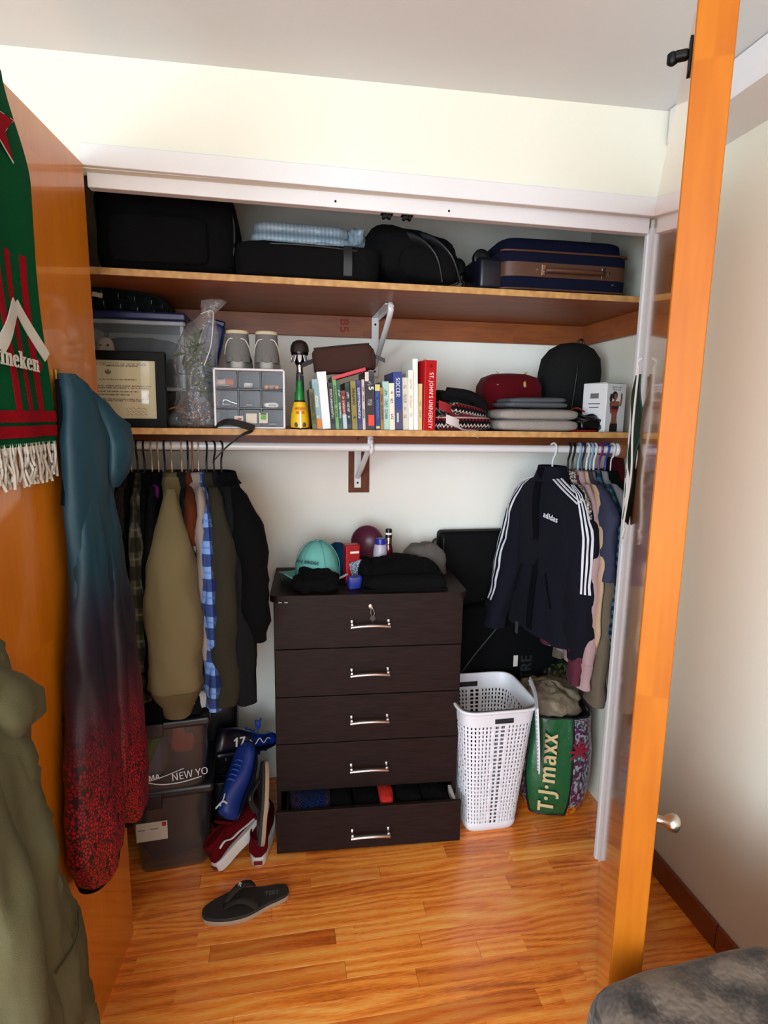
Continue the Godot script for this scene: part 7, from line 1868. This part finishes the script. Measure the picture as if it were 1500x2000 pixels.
func door_hangings():
	# green fan scarf thrown over the top of the left door
	var green := cloth("scarf_green_knit", Color(0.0, 0.27, 0.135), {"bump": weave_tex, "depth": 0.08, "tri": 14.0})
	var red := cloth("scarf_red_knit", Color(0.52, 0.02, 0.08), {"depth": 0.08, "tri": 14.0})
	var white := cloth("scarf_white_knit", Color(0.78, 0.76, 0.72), {"depth": 0.08, "tri": 14.0})
	var sc := thing("football_scarf", "green knitted scarf with red bars and white fringe over the left door", "scarf", Vector3(-0.4655, 0, 0.03), Vector3(0, -4.4, 0))
	# (a across from the right edge 0..1, b down 0..1) -> point on the scarf
	var W := 0.225
	var cloth_at := func(a: float, b: float, off: float) -> Vector3:
		var y := lerpf(2.176, 1.512, b)
		var z := 0.385 - 0.070 * smoothstep(0.0, 0.25, b) + 0.010 * sin(b * 5.0) - 0.012 * b + a * W
		var x := 0.010 + 0.004 * sin(a * 9.0 + b * 3.0) + 0.004 * sin(b * 8.0) + off
		return Vector3(x, y + 0.02 * a * 0.0, z)
	part(sc, "knitted_band", sheet(func(u: float, v: float): return cloth_at.call(1.0 - u, v, 0.0), 22, 50, 0.005), green)
	part(sc, "back_fall", join([[sheet(func(u: float, v: float): return Vector3(lerpf(0.011, -0.046, v), 2.176 + 0.008 * sin(v * PI), 0.385 + u * W), 10, 6, 0.005), Vector3.ZERO], [sheet(func(u: float, v: float): return Vector3(-0.0465, lerpf(2.176, 1.75, v), 0.385 + (1.0 - u) * W * -1.0 + W), 10, 16, 0.005), Vector3.ZERO]]), green)
	var strip := func(a0: float, b0: float, a1: float, b1: float, w: float, off: float) -> ArrayMesh:
		var dir := Vector2((a1 - a0) * W, (b1 - b0) * 0.664).normalized()
		var nrm := Vector2(-dir.y, dir.x) * w / 2
		return sheet(func(u: float, v: float):
			var a: float = lerpf(a0, a1, v) + nrm.x / W * (1.0 - u * 2.0) * -1.0
			var b: float = lerpf(b0, b1, v) + nrm.y / 0.664 * (1.0 - u * 2.0) * -1.0
			return cloth_at.call(a, b, off), 3, 24, 0.002)
	for a in [0.20, 0.42]:
		part(sc, "red_bar", strip.call(a, 0.46, a, 0.905, 0.017, 0.0035), red)
	part(sc, "red_bar", strip.call(0.64, 0.40, 0.64, 0.905, 0.017, 0.0035), red)
	part(sc, "red_border", strip.call(0.0, 0.915, 1.0, 0.915, 0.022, 0.0045), red)
	part(sc, "red_border", strip.call(0.0, 0.958, 1.0, 0.958, 0.022, 0.0045), red)
	part(sc, "white_chevron", strip.call(0.015, 0.735, 0.38, 0.60, 0.026, 0.005), white)
	part(sc, "white_chevron", strip.call(0.38, 0.60, 0.78, 0.735, 0.026, 0.0052), white)
	var star := PackedVector2Array()
	for k in 10:
		var r := 0.062 if k % 2 == 0 else 0.024
		var a := PI / 2 + TAU * k / 10
		star.append(Vector2(cos(a), sin(a)) * r)
	var big := PackedVector2Array()
	for p in star: big.append(p * 1.10)
	part(sc, "star_outline", slab(big, 0.0015), white, Vector3(0.0185, 2.075, 0.428), Vector3(0, 90, 8))
	part(sc, "red_star", slab(star, 0.002), red, Vector3(0.0195, 2.075, 0.428), Vector3(0, 90, 8))
	part(sc, "lettering", text("Heineken", 0.030, true, true, 0.0016), white, Vector3(0.0225, 1.672, 0.452), Vector3(0, 90, -2))
	var small := PackedVector2Array()
	for p in star: small.append(p * 0.20)
	part(sc, "small_red_star", slab(small, 0.002), red, Vector3(0.0225, 1.668, 0.352), Vector3(0, 90, 0))
	var fr := []
	for k in 40:
		var a := (k + 0.5) / 40.0
		var p: Vector3 = cloth_at.call(a, 1.0, 0.0)
		fr.append([tube(curve([p + Vector3(0, 0.006, 0), p + Vector3(0.004 * sin(k * 1.7), -0.022, 0.003 * sin(k * 2.3)), p + Vector3(0.006 * sin(k * 2.9), -0.046, 0.006 * sin(k * 1.1)), p + Vector3(0.005 * sin(k * 3.7), -0.070 - 0.008 * sin(k * 5.1), 0.008 * sin(k * 0.7))], 3), 0.0030, 6), Vector3.ZERO])
	var fringe := part(sc, "fringe", join(fr), white)
	fringe.set_meta("kind", "stuff")

	# teal-to-red windbreaker on a hook of the left door
	var grad := paint(384, 512, func(x: float, y: float):
		var c := Color(0.02, 0.21, 0.27)
		c = c.lerp(Color(0.075, 0.065, 0.13), smoothstep(0.30, 0.46, y))
		c = c.lerp(Color(0.25, 0.03, 0.12), smoothstep(0.50, 0.70, y))
		var s: float = noise_c.get_noise_2d(x * 75.0 + 0.35 * sin(y * 60.0), y * 150.0)
		var amount := smoothstep(0.48, 0.80, y)
		c = c.lerp(Color(0.74, 0.02, 0.12), amount * (0.92 if s > -0.72 else 0.2))
		if s < -0.80: c = c.lerp(Color(0.07, 0.02, 0.05), amount * 0.85)
		return c)
	var wind := mat("teal_to_red_windbreaker", Color(1, 1, 1), 0.55, {"tex": grad, "clamp": 0})
	wind.texture_repeat = true
	var uvf := func(p: Vector3) -> Vector2: return Vector2(p.z * 1.6 - p.x * 1.6, clampf((1.66 - p.y) / 1.28, 0.01, 0.99))
	var wj := thing("windbreaker", "windbreaker fading from teal to speckled red hung on the left door", "jacket", Vector3(-0.4655, 0, 0.03), Vector3(0, -4.4, 0))
	var soft := func(keys: Array, sd: float, amp: float) -> Array:
		var rows := []
		for i in keys.size() - 1:
			var n := maxi(1, int(absf(keys[i + 1][0] - keys[i][0]) / 0.022))
			for k in n:
				var f := float(k) / n
				f = f * f * (3.0 - 2.0 * f) * 0.5 + f * 0.5
				var q := []
				for m in 5: q.append(lerpf(keys[i][m], keys[i + 1][m], f))
				rows.append(q)
		rows.append(keys[keys.size() - 1])
		var out := []
		for q in rows:
			var r := PackedVector3Array()
			for p in ring(Vector3(q[1], q[0], q[2]), q[3], q[4], 0.85, 44):
				var d: Vector3 = p - Vector3(q[1], q[0], q[2])
				var w := sin(p.z * 70.0 + sd + 2.5 * noise_a.get_noise_2d(p.y * 2.2, sd)) * 0.35 + noise_a.get_noise_3d(p.x * 10.0, p.y * 3.0 + sd, p.z * 12.0) * 1.3 + crease(p * Vector3(1, 0.6, 1), 9.0, sd) * 0.42
				r.append(p + d.normalized() * w * amp * minf(1.0, q[4] / 0.05))
			out.append(r)
		return out
	# rows: y, x out of the door, z along it, half thickness, half width
	part(wj, "body", uv_by(grid(soft.call([[0.72, 0.038, 0.215, 0.030, 0.150], [0.88, 0.042, 0.205, 0.034, 0.172], [1.00, 0.042, 0.200, 0.034, 0.166], [1.10, 0.042, 0.200, 0.034, 0.148], [1.22, 0.042, 0.200, 0.034, 0.122], [1.35, 0.042, 0.212, 0.034, 0.098], [1.46, 0.042, 0.198, 0.036, 0.104], [1.52, 0.042, 0.190, 0.036, 0.108], [1.595, 0.040, 0.208, 0.032, 0.080], [1.64, 0.034, 0.236, 0.024, 0.045], [1.66, 0.026, 0.243, 0.014, 0.022]], 3.0, 0.011), true, true, true), uvf), wind)
	part(wj, "sleeve", uv_by(grid(soft.call([[0.500, 0.046, 0.310, 0.034, 0.066], [0.52, 0.046, 0.310, 0.042, 0.086], [0.60, 0.048, 0.318, 0.046, 0.104], [0.70, 0.048, 0.316, 0.044, 0.106], [0.87, 0.050, 0.302, 0.040, 0.098], [1.10, 0.052, 0.280, 0.034, 0.072], [1.30, 0.050, 0.255, 0.030, 0.050], [1.42, 0.046, 0.245, 0.022, 0.034]], 9.0, 0.010), true, true, true), uvf), wind)
	part(wj, "sleeve", uv_by(grid(soft.call([[0.480, 0.044, 0.082, 0.030, 0.052], [0.50, 0.046, 0.080, 0.040, 0.072], [0.58, 0.046, 0.092, 0.042, 0.100], [0.70, 0.048, 0.105, 0.040, 0.100], [0.90, 0.050, 0.110, 0.036, 0.086], [1.10, 0.052, 0.125, 0.032, 0.066], [1.30, 0.050, 0.150, 0.028, 0.044], [1.42, 0.048, 0.160, 0.024, 0.034]], 14.0, 0.010), true, true, true), uvf), wind)
	part(wj, "hood", uv_by(grid(soft.call([[1.40, 0.070, 0.130, 0.014, 0.024], [1.43, 0.074, 0.126, 0.026, 0.044], [1.50, 0.076, 0.118, 0.034, 0.056], [1.55, 0.070, 0.132, 0.030, 0.050], [1.60, 0.056, 0.175, 0.022, 0.036], [1.63, 0.044, 0.21, 0.014, 0.02]], 21.0, 0.014), true, true, true), uvf), wind)
	var hem := cloth("dark_teal_hem", Color(0.02, 0.04, 0.055))
	for q in [[0.503, 0.310, 0.036, 0.069], [0.483, 0.082, 0.032, 0.055]]:
		var rr := []
		for w in [[-0.010, 0.96], [-0.006, 1.04], [0.010, 1.10], [0.014, 1.04]]:
			rr.append(ring(Vector3(0.045, q[0] + w[0], q[1]), q[2] * w[1], q[3] * w[1], 0.85, 32))
		part(wj, "elastic_cuff", grid(rr, true, true, true), hem)
	part(wj, "dark_edge_binding", tube(curve([Vector3(0.02, 1.645, 0.268), Vector3(0.03, 1.56, 0.290), Vector3(0.034, 1.46, 0.300), Vector3(0.030, 1.38, 0.310)], 6), 0.008, 8), hem)
	part(wj, "inner_fold", uv_by(grid(soft.call([[0.62, 0.060, 0.205, 0.02, 0.018], [0.75, 0.068, 0.205, 0.024, 0.022], [1.0, 0.072, 0.200, 0.022, 0.018], [1.2, 0.070, 0.195, 0.018, 0.014], [1.34, 0.058, 0.195, 0.012, 0.010]], 31.0, 0.006), true, true, true), uvf), wind)
	one("coat_hook", join([[rbox(Vector3(0.006, 0.03, 0.02), 0.002, 1), on_left(0.235, 1.655, 0.003)], [tube(curve([on_left(0.235, 1.66, 0.004), on_left(0.235, 1.645, 0.026), on_left(0.235, 1.662, 0.036)], 4), 0.004, 8), Vector3.ZERO]]), mat("old_brass", Color(0.72, 0.58, 0.34), 0.35, {"metal": 1.0}), "small brass hook on the left door carrying the windbreaker", "hook")

	# olive hoodie in the foreground on the same door
	var olive := cloth("olive_sweat_fleece", Color(0.33, 0.315, 0.225), {"depth": 0.05, "tri": 14.0})
	var hd := thing("olive_hoodie", "thick olive green hoodie hanging low on the left door's front part", "hoodie", Vector3(-0.4655, 0, 0.03), Vector3(0, -4.4, 0))
	part(hd, "body", grid(soft.call([[0.03, 0.055, 0.70, 0.05, 0.20], [0.15, 0.060, 0.70, 0.050, 0.215], [0.40, 0.060, 0.71, 0.050, 0.215], [0.58, 0.060, 0.72, 0.050, 0.210], [0.80, 0.055, 0.735, 0.046, 0.150], [1.00, 0.05, 0.74, 0.044, 0.130], [1.12, 0.045, 0.745, 0.042, 0.128], [1.20, 0.038, 0.755, 0.036, 0.118], [1.26, 0.03, 0.77, 0.026, 0.085], [1.30, 0.03, 0.78, 0.014, 0.04]], 41.0, 0.034), true, true, true), olive)
	part(hd, "sleeve", grid(soft.call([[0.10, 0.09, 0.60, 0.03, 0.045], [0.14, 0.095, 0.60, 0.042, 0.06], [0.35, 0.10, 0.625, 0.046, 0.068], [0.60, 0.10, 0.67, 0.044, 0.066], [0.85, 0.09, 0.71, 0.04, 0.060], [1.05, 0.075, 0.735, 0.034, 0.05], [1.12, 0.06, 0.745, 0.02, 0.03]], 47.0, 0.014), true, true, true), olive)
	part(hd, "sleeve", grid(soft.call([[0.20, 0.105, 0.76, 0.03, 0.05], [0.24, 0.11, 0.76, 0.042, 0.062], [0.50, 0.112, 0.765, 0.044, 0.066], [0.80, 0.10, 0.785, 0.04, 0.060], [1.05, 0.08, 0.80, 0.034, 0.05], [1.12, 0.06, 0.80, 0.02, 0.03]], 53.0, 0.014), true, true, true), olive)
	part(hd, "hood", grid(soft.call([[1.05, 0.075, 0.668, 0.010, 0.022], [1.07, 0.085, 0.662, 0.024, 0.040], [1.11, 0.085, 0.672, 0.028, 0.048], [1.15, 0.075, 0.69, 0.024, 0.046], [1.20, 0.055, 0.72, 0.016, 0.03]], 59.0, 0.018), true, true, true), olive)
	part(hd, "seam", tube(curve([Vector3(0.125, 0.66, 0.60), Vector3(0.142, 0.655, 0.64), Vector3(0.146, 0.655, 0.68), Vector3(0.140, 0.66, 0.725)], 5), 0.0025, 6), cloth("olive_seam", Color(0.30, 0.28, 0.20)))
	part(hd, "hook", tube([Vector3(0.0, 1.262, 0.78), Vector3(0.045, 1.275, 0.78)], 0.004, 8), mat("old_brass", Color(0.72, 0.58, 0.34), 0.35, {"metal": 1.0}))

	# dark green pennant on the inner face of the right door
	var felt := cloth("dark_green_felt", Color(0.13, 0.22, 0.19), {"depth": 0.06})
	var pn := thing("felt_pennant", "dark green felt pennant hanging on the right door's inner face", "pennant", Vector3(1.107, 0.01, -0.019), Vector3(0, -31.3, 0))
	part(pn, "felt", sheet(func(u: float, v: float):
		var z0 := 0.10 + 0.02 * v
		var z1 := 0.335 - 0.03 * v
		var cut := smoothstep(0.0, 0.10, v)
		var end := lerpf(z0 + 0.14 * (1.0 - cut), z1, u)
		return Vector3(-0.010 - 0.010 * sin(u * 3.0 + v * 5.0) - 0.004 * sin(v * 14.0), lerpf(1.685, 1.275, v) + 0.05 * (u - 0.5) * v, end), 12, 30, 0.004), felt)
	part(pn, "white_edge", tube(curve([Vector3(-0.018, 1.70, 0.34), Vector3(-0.020, 1.55, 0.332), Vector3(-0.014, 1.42, 0.322), Vector3(-0.022, 1.29, 0.308), Vector3(-0.018, 1.262, 0.306)], 6), 0.0030, 6), cloth("scarf_white_knit", Color(0.78, 0.76, 0.72)))
	part(pn, "tie_string", join([[tube(curve([Vector3(-0.018, 1.27, 0.306), Vector3(-0.024, 1.25, 0.32), Vector3(-0.02, 1.23, 0.31)], 3), 0.0018, 6), Vector3.ZERO], [tube(curve([Vector3(-0.018, 1.27, 0.306), Vector3(-0.020, 1.245, 0.29), Vector3(-0.02, 1.235, 0.27)], 3), 0.0018, 6), Vector3.ZERO], [tube(curve([Vector3(-0.018, 1.70, 0.34), Vector3(-0.022, 1.715, 0.345), Vector3(-0.012, 1.725, 0.342)], 3), 0.0018, 6), Vector3.ZERO]]), mat("white_cord", Color(0.85, 0.84, 0.80), 0.6))
	part(pn, "pale_print", join([[rbox(Vector3(0.002, 0.05, 0.04), 0.0006, 1), xf(Vector3(-0.026, 1.47, 0.21), Vector3(12, 0, 0))], [rbox(Vector3(0.002, 0.016, 0.06), 0.0006, 1), xf(Vector3(-0.024, 1.415, 0.21), Vector3(-16, 0, 0))], [rbox(Vector3(0.002, 0.024, 0.05), 0.0006, 1), xf(Vector3(-0.022, 1.365, 0.20), Vector3(20, 0, 0))]]), mat("faded_pale_print", Color(0.34, 0.38, 0.30), 0.8))

func bed():
	var plush_tex := paint(256, 256, func(x: float, y: float):
		var n: float = noise_a.get_noise_2d(x * 5.0, y * 5.0) + 0.16 * noise_b.get_noise_2d(x * 60.0, y * 60.0)
		return Color(0.17, 0.15, 0.14).lerp(Color(0.42, 0.37, 0.33), clampf(0.55 + 1.3 * n, 0, 1)))
	var plush := cloth("grey_brown_plush", Color(1, 1, 1), {"tex": plush_tex, "bump": weave_tex, "depth": 0.25, "tri": 1.7, "rim": 0.3})
	var bd := thing("bed", "bed in the right foreground, covered by a plush blanket", "bed", Vector3(0.885, 0, 1.90))
	part(bd, "mattress", rbox(Vector3(0.70, 0.22, 1.95), 0.05, 3), mat("mattress_ticking", Color(0.75, 0.74, 0.72), 0.85), Vector3(0, 0.475, 0))
	part(bd, "bed_base", rbox(Vector3(0.68, 0.22, 1.90), 0.015, 2), mat("dark_bed_base", Color(0.20, 0.17, 0.15), 0.8), Vector3(0, 0.25, 0))
	for s in [[-1, -1], [1, -1], [1, 1], [-1, 1]]:
		part(bd, "leg", lathe([[0.02, 0], [0.026, 0.14]], 14), mat("dark_bed_base", Color(0.20, 0.17, 0.15), 0.8), Vector3(0.30 * s[0], 0, 0.90 * s[1]))
	one("plush_blanket", sheet(func(u: float, v: float):
		# u runs over the width with a fall on the left, v from the far end with a fall there
		var x := 0.0
		var y := 0.618
		var lx: float = u * 1.05
		if lx < 0.24:
			x = 0.500 - 0.010 * sin(v * 20.0) * minf(1.0, (0.24 - lx) * 8.0) - 0.02 * (0.24 - lx); y -= 0.045 + 0.24 - lx
		elif lx < 0.31:
			var t := (lx - 0.24) / 0.07
			x = 0.500 + 0.045 * (1.0 - cos(t * PI / 2)); y -= 0.045 * (1.0 - sin(t * PI / 2))
		else:
			x = 0.545 + (lx - 0.31)
		var z := 0.0
		var lz: float = v * 2.3
		if lz < 0.22:
			z = 0.862 - 0.008 * sin(u * 26.0) * minf(1.0, (0.22 - lz) * 8.0); y -= 0.05 + 0.22 - lz
		elif lz < 0.30:
			var t := (lz - 0.22) / 0.08
			z = 0.862 + 0.05 * (1.0 - cos(t * PI / 2)); y -= 0.05 * (1.0 - sin(t * PI / 2))
		else:
			z = 0.912 + (lz - 0.30)
		var cn := maxf(0.0, 1.0 - lx / 0.45) * maxf(0.0, 1.0 - lz / 0.45)
		x += 0.10 * cn; z += 0.10 * cn; y -= 0.05 * cn
		y += noise_a.get_noise_2d(x * 4.0, z * 4.0) * 0.016 + noise_a.get_noise_2d(x * 15.0, z * 15.0) * 0.004
		return Vector3(minf(x, 1.262), maxf(y, 0.14), z), 60, 90, 0.016), plush, "grey-brown plush blanket spread over the bed at the lower right corner", "blanket")
